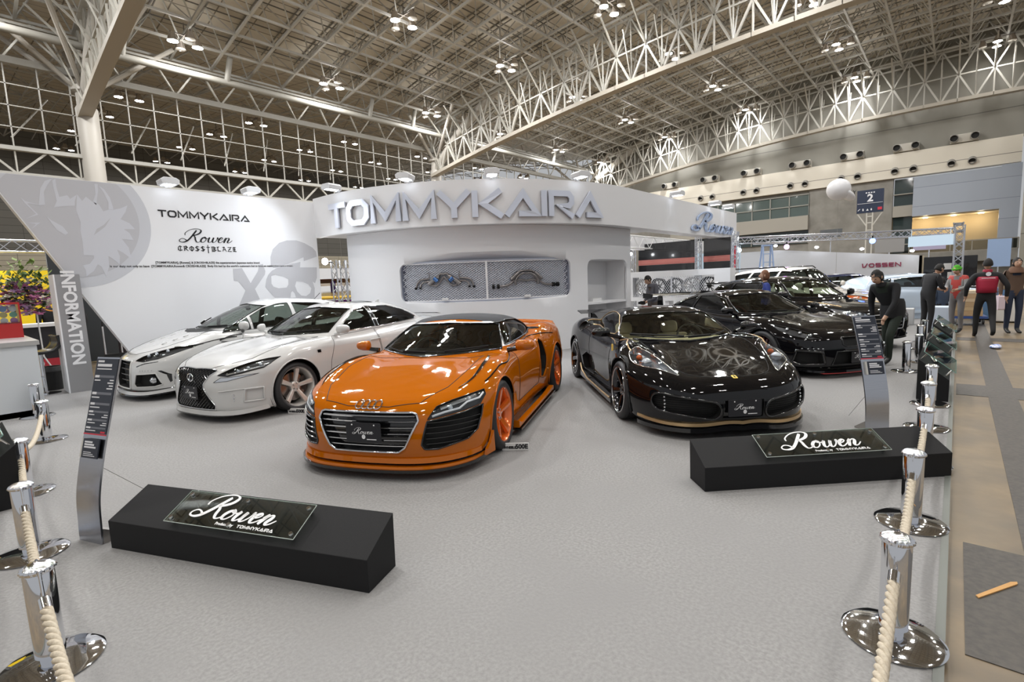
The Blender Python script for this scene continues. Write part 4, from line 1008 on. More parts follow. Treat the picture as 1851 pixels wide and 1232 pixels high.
# ================================================================ THINGS ON AND AROUND THE STAND
def quadT(c, ex, n):   # matrix with x=ex, y=up-slope, z=n
    ex = Vector(ex).normalized(); n = Vector(n).normalized(); ey = n.cross(ex)
    return Matrix(((ex.x, ey.x, n.x, c[0]), (ex.y, ey.y, n.y, c[1]), (ex.z, ey.z, n.z, c[2]), (0, 0, 0, 1)))
def plinth(loc, ang, label):
    # local x along the front edge, y to the back
    r = empty('name_plinth', loc, ang, label, 'plinth'); L, h1, h2, D, DB = 1.94, .185, .32, .42, .27
    m = noise_floor('plinth_black', (.014, .014, .015), (.02, .02, .021), 400, .6, .1); m.node_tree.nodes['Principled BSDF'].inputs['Specular IOR Level'].default_value = .15
    b = MB(); b.prism([(0, 0), (DB, 0), (DB+.01, h2), (-.0, h1)], lambda u, v, k: (k, u, v), 0, L); b.build('plinth_body', m, r, bevel=.003)
    sl = Vector((0, DB, h2-h1)).normalized(); n = Vector((0, -sl.z, sl.y))
    c = Vector((L*.50, DB*.5, (h1+h2)/2))+n*.04; T = quadT(c, (1, 0, 0), n)
    g = MB(); hw, hh = .49, .118; g.prism([(-hw, -hh), (hw, -hh), (hw, hh), (-hw, hh)], lambda u, v, k: tuple(T @ Vector((u, v, k))), -.004, .004)
    ga = g.build('acrylic_plate', glass_mat('plaque_acrylic', (.85, .88, .85), .8, .06), r)
    e = MB()
    for p, q in (((-hw, -hh), (hw, -hh)), ((hw, -hh), (hw, hh)), ((hw, hh), (-hw, hh)), ((-hw, hh), (-hw, -hh))): e.bar(tuple(T @ Vector((*p, 0))), tuple(T @ Vector((*q, 0))), .0022)
    e.build('plate_edge', mat('acrylic_edge', (.65, .72, .68), .2), ga)
    for u in (-hw+.035, 0, hw-.035):
        for v in (-hh+.03, hh-.03):
            s = MB(); P = [(.0, .012), (.012, .012), (.014, .006), (.014, -.0), (.010, -.004), (.010, -.045)]
            s.lathe([(a, k) for a, k in P], 14, c=tuple(T @ Vector((u, v, 0))), M=T.to_3x3()); s.build('standoff_bolt', mat('bolt_chrome', (.85, .86, .88), .08, 1.), r, smooth=40)
    wm = mat('plaque_lettering', (.88, .88, .88), .35)
    t = MB(); script_word(t, .175, lambda u, v, k: tuple(T @ Vector((u, v, k))), .005, .007, 0, .020, thick=.33, thin=.11); t.build('script_lettering', wm, r)
    t = MB(); [None for _ in wide_word(t, 'TOMMYKAIRA', .020, lambda u, v, k: tuple(T @ Vector((u, v, k))), .005, .007, .20, -.09, st=.24, gap=.2)]; t.build('small_lettering', wm, r)
    me = text_mesh('Produced by', .026, T @ Matrix.Translation((-.03, -.09, .006)), .0008, bold=.0006); link('small_lettering', me, wm, r)
    return r
def totem(c, back, H, label, title):
    bk = Vector((back[0], back[1], 0)).normalized(); ex = Vector((bk.y, -bk.x, 0))
    r = empty('info_totem', (c[0], c[1], 0), 0, label, 'sign'); hw = .118
    P = cr([(0, 0, 0), (.004, .12, 0), (.018, .32, 0), (.075, .58, 0), (.155, .86, 0), (.255, H, 0)], 8); P = [(p[0], p[1]) for p in P]
    def at(x, t, o=0.):   # t arclength fraction
        i = min(int(t*(len(P)-1)), len(P)-2); f = t*(len(P)-1)-i; d = P[i][0]+(P[i+1][0]-P[i][0])*f; z = P[i][1]+(P[i+1][1]-P[i][1])*f
        dx, dz = P[i+1][0]-P[i][0], P[i+1][1]-P[i][1]; l = math.hypot(dx, dz); nd, nz_ = -dz/l, dx/l
        return tuple(ex*x+bk*(d+nd*o)+Vector((0, 0, z+nz_*o)))
    def sheet(x0, x1, t0, t1, o0, o1, n=40):
        b = MB(); vs = []
        for k in range(n+1):
            t = t0+(t1-t0)*k/n; vs += [at(x0, t, o0), at(x1, t, o0), at(x1, t, o1), at(x0, t, o1)]
        b.add(vs, [(4*k+q, 4*k+(q+1) % 4, 4*k+4+(q+1) % 4, 4*k+4+q) for k in range(n) for q in range(4)]+[(3, 2, 1, 0), (4*n, 4*n+1, 4*n+2, 4*n+3)]); return b
    al = mat('brushed_aluminium', (.55, .57, .62), .24, 1., noise=(3, (.48, .50, .55), 3, (1, 1, 260)), bump=.02)
    sheet(-hw, hw, 0, 1, -.012, 0).build('totem_sheet', al, r, smooth=30)
    b = MB(); b.prism([(-.0, 0), (.16, 0), (.16, .012), (.02, .10)], lambda u, v, k: tuple(ex*k+bk*u+Vector((0, 0, v))), -hw, hw); b.build('totem_foot', mat('totem_foot_steel', (.42, .40, .38), .35, .8), r)
    dk = mat('totem_panel', (.02, .025, .04), .35); wm = mat('print_white', (.75, .76, .8), .5); gm = mat('print_grey', (.16, .17, .20), .5); rm = mat('print_red', (.6, .03, .06), .5)
    pan = sheet(-hw+.006, hw-.004, .70, .99, .001, .003).build('spec_panel', dk, r)
    pl = sheet(-.075, .09, .585, .675, .012, .02, 3).build('note_panel', dk, r); sheet(-.09, -.075, .585, .675, .0, .02, 3).build('note_edge', mat('note_edge_metal', (.7, .68, .62), .3, .5), pl)
    sheet(-hw+.002, hw-.002, .693, .699, .001, .004, 2).build('red_line', rm, r)
    random.seed(len(title))
    def line(t, x0, x1, h, m_, nm='print_line', par=pan, o=.0032): sheet(x0, x1, t-h/2, t+h/2, o, o+.0008, 1).build(nm, m_, par)
    line(.975, -.095, -.03, .010, wm); line(.957, -.095, .055, .012, wm); line(.942, -.095, .06, .004, wm)
    for k, t in enumerate((.915, .86, .825, .795, .76, .725)):
        line(t, -.10, .10, .008, gm); line(t, -.10, -.055, .008, wm, o=.0042); line(t-.013, -.10, -.04+.02*(k % 3), .004, wm)
        if k in (0, 3, 4): [line(t-.012-.009*q, .06-.02*(q % 2), .10, .004, wm) for q in range(4 if k == 0 else 2)]
    line(.707, .055, .10, .008, rm)
    for k, t in enumerate((.66, .648, .636, .612, .604, .596)): line(t, -.055, .045+.02*((k*7) % 3-1), .008 if k < 3 else .003, wm, par=pl, o=.021)
    w_ = MB(); w_.bar(at(.06, .55, -.02), tuple(ex*.10+bk*.55+Vector((0, 0, .005))), .002); w_.build('stay_wire', mat('wire_grey', (.25, .24, .22), .5), r)
    return r
def stanchions():
    ch = mat('stanchion_chrome', (.80, .81, .84), .05, 1.); proto = None
    R = [((2.60, .14), 'nearest one of the right rope line, bottom right corner'), ((3.91, .15), 'second one of the right rope line, beside the right plinth'), ((5.18, .14), 'third one of the right rope line, behind the right plinth'), ((6.39, .16), 'fourth one of the right rope line, before the display boxes'), ((7.52, .17), 'fifth one of the right rope line, beside the first display box')]
    R2 = [((9.78, .53), 'standing right beside the stooping man'), ((10.84, .43), 'second behind the stooping man'), ((12.6, .49), 'third behind the stooping man'), ((13.8, .47), 'furthest one, by the cream wagon')]
    Lf = [((.16, 2.96), 'nearest post at the bottom left corner'), ((.22, 4.39), 'second post from the bottom left corner'), ((.32, 5.85), 'third post from the bottom left corner'), ((.67, 7.9), 'fourth post on the left, by the dark display box'), ((.76, 9.65), 'furthest post on the left, by the counter')]
    allp = []
    for grp, lst in (('right rope line', R), ('rope posts by the black wagon', R2), ('left rope line', Lf)):
        for p, nm in lst:
            if proto is None:
                proto = empty('rope_stanchion'); r = .054
                b = MB(); b.lathe([(.185, 0), (.19, .008), (.17, .020), (.06, .026), (.0, .027)], 56); b.build('base_disc', ch, proto, smooth=35)
                b = MB(); b.lathe([(.040, .02), (.040, .055), (r, .056), (r, .435), (r-.004, .442)], 40); b.build('post', ch, proto, smooth=35)
                b = MB(); n = 72; prof = [(r+.002, .440), (r+.007, .448), (r+.004, .458), (r-.008, .470), (.03, .478), (.012, .480), (0, .480)]; vs = []; fs = []
                for i, (a, z) in enumerate(prof):
                    for k in range(n): rr = a*(1+(.07*math.cos(k*2*math.pi/n*18) if 0 < i < 5 else 0)); vs.append((rr*math.cos(2*math.pi*k/n), rr*math.sin(2*math.pi*k/n), z))
                fs = [(i*n+k, i*n+(k+1) % n, (i+1)*n+(k+1) % n, (i+1)*n+k) for i in range(len(prof)-1) for k in range(n)]; b.add(vs, fs); b.build('fluted_cap', ch, proto, smooth=60)
                o = proto
            else: o = copy_tree(proto)
            o.location = (*p, 0); tag(o, 'chrome rope post, '+nm, 'rope post', grp)
    rope_m = mat('rope_beige', (.60, .53, .42), .85, noise=(80, (.50, .43, .33), 2), bump=.3)
    def rope(a, b, sag, label, grp, thick=.022, near=True):
        a = Vector((*a, .425)); b = Vector((*b, .425)); d = (b-a); d.z = 0; d.normalize(); A = a+d*.062; B = b-d*.062
        r = empty('rope', tuple(A), 0, label, 'rope', grp); Z = []
        N = 60 if near else 24
        def cpt(t): p = A.lerp(B, t); p.z = .36-sag*4*t*(1-t)*.999; return p
        L = (B-A).length; tw = L/.12
        if near:
            for s in range(3):
                pts = []
                for k in range(N*4+1):
                    t = .07+.86*k/(N*4); p = cpt(t); a_ = 2*math.pi*(t*tw+s/3); side = d.cross(Vector((0, 0, 1))); pts.append(p+side*math.cos(a_)*thick*.5+Vector((0, 0, 1))*math.sin(a_)*thick*.5-A)
                m_ = MB(); m_.tube(pts, thick*.56, 7); m_.build('rope_strand', rope_m, r, smooth=True)
        else:
            m_ = MB(); m_.tube([cpt(.07+.86*k/N)-A for k in range(N+1)], thick, 8); m_.build('rope_strand', rope_m, r, smooth=True)
        for t0, t1, q in ((.07, .035, A), (.93, .965, B)):
            m_ = MB(); p0, p1 = cpt(t0)-A, cpt(t1)-A; m_.tube([p0+(p0-p1)*.4, p1], thick*1.05, 12); m_.build('rope_ferrule', ch, r, smooth=40)
            e = q-A; e.z = 0; e = Vector((e.x, e.y, .03)); m_ = MB(); m_.tube(cr([p1, p1.lerp(e, .5)+Vector((0, 0, .02)), e+Vector((0, 0, .012)), e+Vector((0, 0, -.02))], 5), .006, 6); m_.build('hook', ch, r, smooth=50)
    Rp = [p for p, _ in R]; nm = ('nearest', 'second', 'third', 'fourth')
    rope((1.25, .12), Rp[0], .10, 'beige twisted rope running from the nearest right post out of the bottom edge', 'ropes of the right line')
    for k in range(4): rope(Rp[k], Rp[k+1], .12, 'beige twisted rope, %s span between the posts on the right' % nm[k], 'ropes of the right line', near=k < 3)
    Lp = [p for p, _ in Lf]
    rope((.14, 1.55), Lp[0], .10, 'beige twisted rope running from the nearest left post out of the bottom edge', 'ropes of the left line')
    for k in range(3): rope(Lp[k], Lp[k+1], .12, 'beige twisted rope, %s span between the posts on the left' % nm[k], 'ropes of the left line', near=k < 2)
    rope((12.6, .49), (13.8, .47), .12, 'beige rope between the two furthest posts by the black wagon', 'ropes by the black wagon', near=False)
def display_box(loc, ang, L, label, hs=1.0):
    r = empty('display_box', loc, ang, label, 'display box', 'wedge display boxes with glass tops'); m = mat('plinth_black')
    b = MB(); b.prism([(0, 0), (.30, 0), (.30, .50*hs), (0, .26*hs)], lambda u, v, k: (k, u, v), 0, L); b.build('box_body', m, r, bevel=.004)
    n = Vector((0, -.24*hs, .30)).normalized(); c = Vector((L/2, .15, .38*hs))+n*.10; T = quadT(c, (1, 0, 0), n)
    g = MB(); g.prism([(-L*.46, -.18), (L*.46, -.18), (L*.46, .20), (-L*.46, .20)], lambda u, v, k: tuple(T @ Vector((u, v, k))), -.005, .005); ga = g.build('glass_top', glass_mat('display_glass', (.86, .93, .90), .7, .06), r)
    e = MB()
    for p, q in (((-.46*L, -.18), (.46*L, -.18)), ((.46*L, -.18), (.46*L, .20)), ((.46*L, .20), (-.46*L, .20)), ((-.46*L, .20), (-.46*L, -.18))): e.bar(tuple(T @ Vector((*p, 0))), tuple(T @ Vector((*q, 0))), .006)
    e.build('glass_edge', mat('glass_edge_green', (.20, .34, .30), .15), ga)
    for u in (-.4, .4):
        for v in (-.14, .16):
            s = MB(); s.bar(tuple(T @ Vector((u*L, v, 0))), tuple(T @ Vector((u*L, v, -.12))), .009, 8); s.build('glass_support', mat('bolt_chrome', (.85, .86, .88), .08, 1.), r, smooth=40)
    s = MB(); s.tube(cr([tuple(T @ Vector((-.12, 0, -.08))), tuple(T @ Vector((-.03, .06, -.06))), tuple(T @ Vector((.04, -.03, -.05))), tuple(T @ Vector((.13, .04, -.07)))], 5), .028, 8); s.build('exhaust_sample', mat('bolt_chrome'), r, smooth=50)
    return r
def info_corner():
    al = mat('brushed_panel', (.42, .42, .43), .35, .7); wl = mat('stand_white_paint')
    r = empty('information_sign', (1.53, 11.5, 0), 0, 'tall grey brushed sign board reading INFORMATION downwards', 'sign')
    b = MB(); b.bx(-.165, .165, 0, .10, 0, 2.05); b.build('sign_board', al, r); b = MB(); b.bx(-.185, -.165, -.0, .55, 0, 2.05); b.build('side_panel', wl, r)
    me = text_mesh('INFORMATION', .245, Matrix(((0, 1, 0, -.005), (0, 0, -1, -.004), (-1, 0, 0, 1.30), (0, 0, 0, 1))), .003, bold=.008, sx=.98); link('sign_lettering', me, mat('sign_letter_white', (.85, .85, .86), .4), r)
    r = empty('reception_counter', (.45, 10.7, 0), 0, 'white reception counter with grey top at the left edge', 'counter')
    b = MB(); b.bx(-.5, .42, -.9, 1.0, 0, 1.0); b.build('counter_body', mat('counter_white', (.72, .76, .80), .4), r); b = MB(); b.bx(-.52, .45, -.93, 1.03, 1.0, 1.06); b.build('counter_top', mat('counter_grey', (.45, .45, .45), .3), r); b = MB(); b.bx(-.5, .435, -.9, 1.0, 0, .08); b.build('counter_skirting', mat('carpet_edge_strip'), r)
    r = empty('raffle_case', (.55, 11.2, 1.06), .0, 'red display case of small round items standing on the reception counter', 'case'); b = MB(); b.bx(-.30, .30, -.2, .2, 0, .22); b.build('case_body', mat('case_red', (.42, .02, .02), .35), r)
    b = MB(); b.bx(-.28, .28, -.18, .18, .22, .24); b.bx(-.30, -.28, -.2, .2, .22, .52); b.bx(.28, .30, -.2, .2, .22, .52); b.bx(-.3, .3, -.2, .2, .52, .55); b.build('case_frame', mat('case_red'), r); b = MB(); b.bx(-.28, .28, -.2, -.19, .22, .52); b.build('case_glass', glass_mat('lamp_glass'), r)
    cs = [(.5, .4, .1), (.1, .2, .4), (.35, .1, .3), (.1, .35, .2), (.6, .6, .55)]; k = 0
    for i in range(5):
        for j in range(3):
            o = link('tin', MB().lathe([(0, 0), (.045, 0), (.045, .02), (0, .02)], 14, axis='y').mesh('tin'), mat('tin_%d' % (k % 5), cs[k % 5], .4)); o.location = (.55-.22+.11*i, 11.06, 1.33+.09*j); tag(o, 'small round coloured tin shown upright in the red case', 'tin', 'round tins in the red case'); k += 1
    ch = mat('stanchion_chrome'); bk = mat('stool_black', (.012, .012, .013), .25)
    r = empty('bar_stool', (1.08, 11.85, 0), .2, 'chrome bar stool with black curved seat between counter and sign', 'stool')
    b = MB(); b.lathe([(.21, 0), (.21, .012), (.05, .03), (.032, .05), (.032, .72)], 32); b.build('pedestal', ch, r, smooth=35); b = MB(); b.tube([(-.16*math.cos(a), .16*math.sin(a), .30) for a in np.linspace(-1.4, 1.4, 13)], .010, 6); b.bar((0, 0, .30), (-.16, 0, .30), .01); b.build('foot_rest', ch, r, smooth=50)
    b = MB(); vs = []; P_ = cr([(-.22, .74), (-.08, .72), (.08, .73), (.18, .78), (.235, .88), (.22, 1.0)], 5)
    for u, v in P_:
        for y in (-.20, -.12, 0, .12, .20): vs += [(u, y*(1-.25*max(0, v-.8)), v+.012*(y/.2)**2)]
    n = len(P_); b.add(vs, [(i*5+k, i*5+k+1, i*5+k+6, i*5+k+5) for i in range(n-1) for k in range(4)]); o = b.build('seat', bk, r, smooth=True); md = o.modifiers.new('s', 'SOLIDIFY'); md.thickness = .05; md.offset = 0
    r = empty('waste_bin', (1.24, 12.3, 0), 0, 'small black waste bin with bag rim beside the sign board', 'bin'); b = MB(); b.lathe([(0, 0), (.13, 0), (.15, .42), (.14, .42), (.12, .02)], 24, cap=False); b.build('bin_body', mat('matte_black', (.01, .01, .01), .8), r, smooth=35); b = MB(); b.lathe([(.15, .34), (.165, .36), (.16, .43), (.14, .43)], 24, cap=False); b.build('bag_rim', mat('bag_grey', (.06, .06, .06), .5), r, smooth=35)
    # flowers on a tall wire stand
    r = empty('flower_stand', (1.12, 13.2, -.35), 0, 'tall white wire stand with a big pink and white flower arrangement', 'flowers'); random.seed(5)
    wr = mat('wire_white', (.8, .8, .8), .3)
    for s in (-.12, .12):
        b = MB(); b.tube([(s, 0, 1.75), (s*1.1, 0, .9), (s*1.2+.05, 0, .75), (s*2.2+.1, -.1, .35)], .012, 6); b.build('stand_leg', wr, r, smooth=50)
    b = MB(); b.bar((-.13, 0, 1.0), (.13, 0, 1.0), .01); b.build('stand_rung', wr, r)
    def ball(n, R0, cz, s0, s1, petals):
        b = MB()
        for _ in range(n):
            while True:
                p = Vector((random.uniform(-1, 1), random.uniform(-1, 1), random.uniform(-1, 1)))
                if p.length < 1: break
            p = Vector((p.x*R0[0], p.y*R0[1], p.z*R0[2]+cz)); s = random.uniform(s0, s1)
            if petals:
                for k in range(6):
                    a = 2*math.pi*k/6; M_ = Matrix.Rotation(random.uniform(-.5, .5), 3, 'X') @ Matrix.Rotation(a, 3, 'Z'); q = [p+M_ @ Vector(v) for v in ((0, 0, 0), (s*.6, -s*.3, .01), (s, 0, .02), (s*.6, s*.3, .01))]; b.add(q, [(0, 1, 2, 3)])
                b.ell(tuple(p), (s*.25, s*.25, s*.25), 6, 4)
            else:
                d = Vector((random.uniform(-1, 1), random.uniform(-1, 1), random.uniform(-.2, 1))).normalized(); w_ = d.cross(Vector((0, 0, 1))).normalized()*s*.22
                b.add([p, p+d*s*.5+w_, p+d*s, p+d*s*.5-w_], [(0, 1, 2, 3)])
        return b
    for nm, n, R0, cz, s0, s1, pt, col in (('leaves', 380, (.38, .26, .42), 2.1, .08, .16, 0, (.05, .11, .03)), ('pale_leaves', 200, (.4, .3, .45), 2.3, .08, .18, 0, (.20, .28, .08)), ('pink_blossoms', 60, (.36, .32, .34), 2.0, .08, .12, 1, (.62, .22, .42)), ('lilac_blossoms', 44, (.38, .32, .34), 2.05, .08, .12, 1, (.50, .32, .55)), ('white_blossoms', 40, (.38, .34, .38), 2.05, .08, .11, 1, (.75, .74, .62))):
        o = ball(n, R0, cz, s0, s1, pt).build(nm, mat('flower_'+nm, col, .6), r); o['kind'] = 'stuff'
    # ladder-like trolley and coat by the slanted wall
    r = empty('hand_trolley', (2.3, 13.0, 0), .1, 'folding hand trolley with two silver rails beside the slanted wall', 'trolley'); b = MB()
    for s in (-.14, .14):
        b = MB(); b.tube([(s, 0, .12), (s, 0, 1.05)], .016, 8); b.build('rail', mat('trolley_silver', (.7, .7, .72), .2, 1.), r, smooth=50)
    b = MB(); b.tube([(-.14, 0, 1.05), (-.14, 0, 1.14), (.14, 0, 1.14), (.14, 0, 1.05)], .018, 8); b.build('handle', mat('matte_black'), r, smooth=50)
    b = MB(); b.bx(-.17, .17, -.03, .03, .42, .48); b.bx(-.2, .2, -.25, .02, .03, .06); b.build('toe_plate', mat('matte_black'), r)
    for s in (-.18, .18):
        b = MB(); b.lathe([(.03, -.02), (.07, -.02), (.07, .02), (.03, .02)], 16, axis='x', c=(s, .03, .07)); b.build('trolley_wheel', mat('tire_rubber'), r)
    o = MB().bx(-.4, .4, -.3, .3, 0, .85).build('storage_crate', mat('crate_black', (.015, .015, .02), .5)); o.location = (2.95, 13.6, 0); tag(o, 'black storage box behind the slanted end of the white wall', 'box')
    o = MB(); o.prism(cr([(0, 0), (.1, .5), (.3, .7), (.7, .2), (.9, .12), (.7, 0)], 4), lambda u, v, k: (u, k+.05*math.sin(9*u), v), -.12, .12); o = o.build('folded_sheet', mat('sheet_white', (.7, .68, .68), .6), smooth=40); o.location = (2.55, 13.4, .85*0+.35); o.location = (2.6, 13.6, .86); tag(o, 'white striped sheet draped over the black storage box', 'cloth')
def wheel_cards():
    for (x, y, a, nm) in ((2.99, 6.49, R_(-62), 'white saloon'), (3.54, 3.14, R_(-52), 'orange car')):
        r = empty('wheel_caption', (x, y, 0), a, 'small white caption card on the carpet by the front wheel of the %s' % nm, 'card')
        b = MB(); b.prism([(-.02, 0), (.05, 0), (.035, .005), (-.012, .072), (-.02, .072)], lambda u, v, k: (k, u, v), -.13, .13); b.build('card', mat('caption_white', (.8, .79, .77), .5), r)
        T = quadT((0, .022-.04, .04), (1, 0, 0), (0, -1, .0)); me = text_mesh('500E', .06, Matrix.Translation((.06, -.022, .035)) @ Matrix(((1, 0, 0, 0), (0, 0, -1, 0), (0, 1, 0, 0), (0, 0, 0, 1))), .001, bold=.003); link('card_lettering', me, mat('lettering_black'), r)
        me = text_mesh('PREMIX', .03, Matrix.Translation((-.055, -.022, .03)) @ Matrix(((1, 0, 0, 0), (0, 0, -1, 0), (0, 1, 0, 0), (0, 0, 0, 1))), .001, bold=.002) if False else text_mesh('WHEELS', .032, Matrix.Translation((-.055, -.022, .028)) @ Matrix(((1, 0, 0, 0), (0, 0, -1, 0), (0, 1, 0, 0), (0, 0, 0, 1))), .001, bold=.002); link('card_lettering', me, mat('lettering_black'), r)
def props():
    plinth((.57, 4.05, 0), math.atan2(-1.78, .77), 'black sloped plinth with white script on clear plate, bottom left, nearest the camera')
    plinth((3.62, 1.34, 0), math.atan2(-.71, .704), 'black sloped plinth with white script on clear plate, on the right before the gold-lined car')
    totem((.498, 4.263), (.937, .348), 1.21, 'curved brushed metal info stand left of the near left plinth', 'left')
    totem((6.012, .524), (.728, .685), 1.13, 'curved brushed metal info stand behind the right plinth before the black winged coupe', 'right')
    stanchions()
    display_box((7.75, .01, 0), 0, 1.15, 'black wedge box with glass top, nearest of three along the aisle'); display_box((9.9, .01, 0), 0, 1.15, 'black wedge box with glass top, middle of three along the aisle'); display_box((12.6, .01, 0), 0, 1.15, 'black wedge box with glass top, furthest of three along the aisle')
    display_box((-.02, 8.9, 0), R_(-90), 1.2, 'black wedge box with glass top at the left edge, further one'); display_box((-.02, 6.7, 0), R_(-90), 1.2, 'black wedge box with glass top at the left edge behind the chrome posts')
    info_corner(); wheel_cards()
props()
# ================================================================ NEIGHBOURING STANDS
def lattice(mb, a, b, w_=.3, r=.025, n=None, tri=False):
    a, b = Vector(a), Vector(b); d = (b-a); L = d.length; d.normalize(); up = Vector((0, 0, 1)) if abs(d.z) < .9 else Vector((1, 0, 0)); s = d.cross(up).normalized(); u = s.cross(d).normalized(); n = n or max(2, int(L/w_))
    C = [(s*i+u*j)*w_/2 for i, j in ((-1, -1), (1, -1), (1, 1), (-1, 1))]
    for c in C: mb.bar(a+c, b+c, r, 6)
    for k in range(n):
        p, q = a+d*L*k/n, a+d*L*(k+1)/n
        for i in range(4):
            c0, c1 = C[i], C[(i+1) % 4]; mb.bar(p+(c0 if k % 2 else c1), q+(c1 if k % 2 else c0), r*.5, 4)
def neighbours():
    alu = mat('truss_aluminium', (.62, .64, .68), .25, .9); wh = mat('stand_white_paint'); bk = mat('screen_black', (.012, .012, .014), .15, 0, .5)
    # frame with road wheels, facing the aisle behind the niche wall
    r = empty('wheel_rack', (15.25, 6.6, 0), 0, 'white rack with mesh front holding a row of road wheels beyond the curved wall', 'rack')
    mb = MB(); fr = [(-1.75, .85), (1.75, .85), (1.75, 1.78), (-1.75, 1.78)]
    mb.v = []; plate(mb, fr, lambda u, v, k: (k, u, v), -.3, .15, [[(-1.3, .97), (1.3, .97), (1.3, 1.6), (-1.3, 1.6)]]); mb.bx(-.25, .1, -1.72, -1.55, 0, .86); mb.bx(-.25, .1, 1.5, 1.65, 0, .86); mb.bx(-.25, .1, .1, .22, 0, .86); mb.build('rack_frame', wh, r)
    mb = MB()
    for sg in (1, -1):
        u = -1.9
        while u < 1.9:
            p = [(u-.22*sg, .98), (u+.22*sg, 1.6)]
            if abs(p[0][0]) < 1.3 and abs(p[1][0]) < 1.3: mb.bar((-.27, p[0][0], p[0][1]), (-.27, p[1][0], p[1][1]), .006, 3)
            u += .07
    mb.bx(-.29, -.25, -.02, .02, .97, 1.6); mb.build('rack_mesh', mat('mesh_metal'), r)
    rm = [mat('show_rim_silver', (.6, .6, .6), .25, .9), mat('show_rim_dark', (.03, .03, .03), .3, .5)]
    M0 = common_mats(wh, rm[0])
    for k, y in enumerate((1.05, .52, -.02, -.55, -1.08)):
        M1 = dict(M0); M1['rim'] = rm[k in (1, 2, 4)]; M1['tire'] = rm[k in (1, 2, 4)]; M1['disc'] = M1['rim']; M1['caliper'] = M1['rim']
        w_ = make_wheel('show_wheel', None, 0, 0, 1, .262, .246, .22, M1, dict(w=.028, dish=.03, kind='twin', rot=.2*k), spokes=8)
        for ch_ in list(w_.children):
            if ch_.name.startswith('brake') or ch_.name.startswith('lug'): bpy.data.objects.remove(ch_)
        w_.location = (15.11, 6.6+y, 1.28); w_.rotation_euler = (0, 0, R_(90)); tag(w_, 'road wheel behind the rack mesh, %s from the left' % ('first', 'second', 'third', 'fourth', 'fifth')[k], 'wheel', 'wheels in the rack')
    # black screens with red brick stripe, and the beam above
    r = empty('brick_stripe_wall', (18, 6.5, 0), 0, 'black glossy stand wall with a red brick stripe above the wheel rack', 'partition wall')
    brick = mat('red_brick_print', (.45, .12, .10), .5); nt = brick.node_tree; br = nt.nodes.new('ShaderNodeTexBrick'); br.inputs['Scale'].default_value = 9; br.inputs['Color1'].default_value = (.42, .10, .09, 1); br.inputs['Color2'].default_value = (.55, .18, .15, 1); br.inputs['Mortar'].default_value = (.6, .5, .47, 1)
    tc = nt.nodes.new('ShaderNodeTexCoord'); mp = nt.nodes.new('ShaderNodeMapping'); mp.inputs['Rotation'].default_value = YZ; nt.links.new(tc.outputs['Object'], mp.inputs[0]); nt.links.new(mp.outputs[0], br.inputs[0]); nt.links.new(br.outputs['Color'], nt.nodes['Principled BSDF'].inputs['Base Color'])
    for y0, y1 in ((.55, 2.75), (-.65, .25)):
        b = MB(); b.bx(0, .1, y0, y1, 1.75, 2.85); b.build('screen', bk, r); b = MB(); b.bx(-.02, 0, y0, y1, 2.05, 2.25); b.build('brick_stripe', brick, r)
    b = MB(); lattice(b, (-.1, .4, 0), (-.1, .4, 3.0), .16, .018); lattice(b, (-.1, 2.95, 0), (-.1, 2.95, 3.0), .16, .018); lattice(b, (-.1, -.85, 0), (-.1, -.85, 3.0), .16, .018); b.build('truss_post', alu, r)
    b = MB(); b.bx(0, .12, -.9, 3.2, 0, 1.75); b.build('lower_panel', wh, r)
    r = empty('fabric_beam', (22, 9, 0), 0, 'white fabric covered truss beam seen under the right end of the fascia', 'beam'); b = MB(); b.bx(-8, 2.5, 0, .2, 2.62, 3.12); b.build('beam_cover', wh, r); b = MB(); lattice(b, (-8, -.1, 2.87), (2.5, -.1, 2.87), .42, .025); b.build('beam_truss', mat('truss_white', (.7, .7, .7), .4), r)
    b = MB(); b.bx(-8, -7.85, 0, .15, 0, 2.7); b.build('beam_post', wh, r)
    for k, y in enumerate((2.3, 1.2, -1.2, -2.4, -3.2)):
        o = empty('stand_spotlight', (15.2+k*1.9, 9.1, 2.48), 0, 'bright spotlight under the white beam beyond the curved wall, %s from the left' % ('first', 'second', 'third', 'fourth', 'fifth')[k], 'lamp', 'spots under the white beam')
        b = MB(); b.ell((0, 0, 0), (.06, .06, .06), 10, 6); b.build('lamp_globe', emis('spot_glow', (.95, .97, 1), 22), o, smooth=True); b = MB(); b.bar((0, 0, .03), (0, 0, .14), .03, 8); b.build('lamp_neck', bk, o)
    # gantry of aluminium truss over the far stand
    r = empty('lighting_gantry', (26, 4, 0), 0, 'aluminium truss gantry spanning over the far stand behind the wagons', 'truss gantry')
    for nm, a, b_ in (('truss_beam', (0, 4.5, 3.2), (0, -3.8, 2.85)), ('truss_beam', (4, 4.5, 3.3), (4, -3.8, 3.1)), ('truss_post', (0, -4.0, 0), (0, -4.0, 3.1)), ('truss_post', (4, -4.0, 0), (4, -4.0, 3.2)), ('truss_post', (0, 4.5, 0), (0, 4.5, 3.3)), ('truss_beam', (0, -3.95, 3.05), (4, -3.95, 3.15))):
        b = MB(); lattice(b, a, b_, .28, .028); b.build(nm, alu, r)
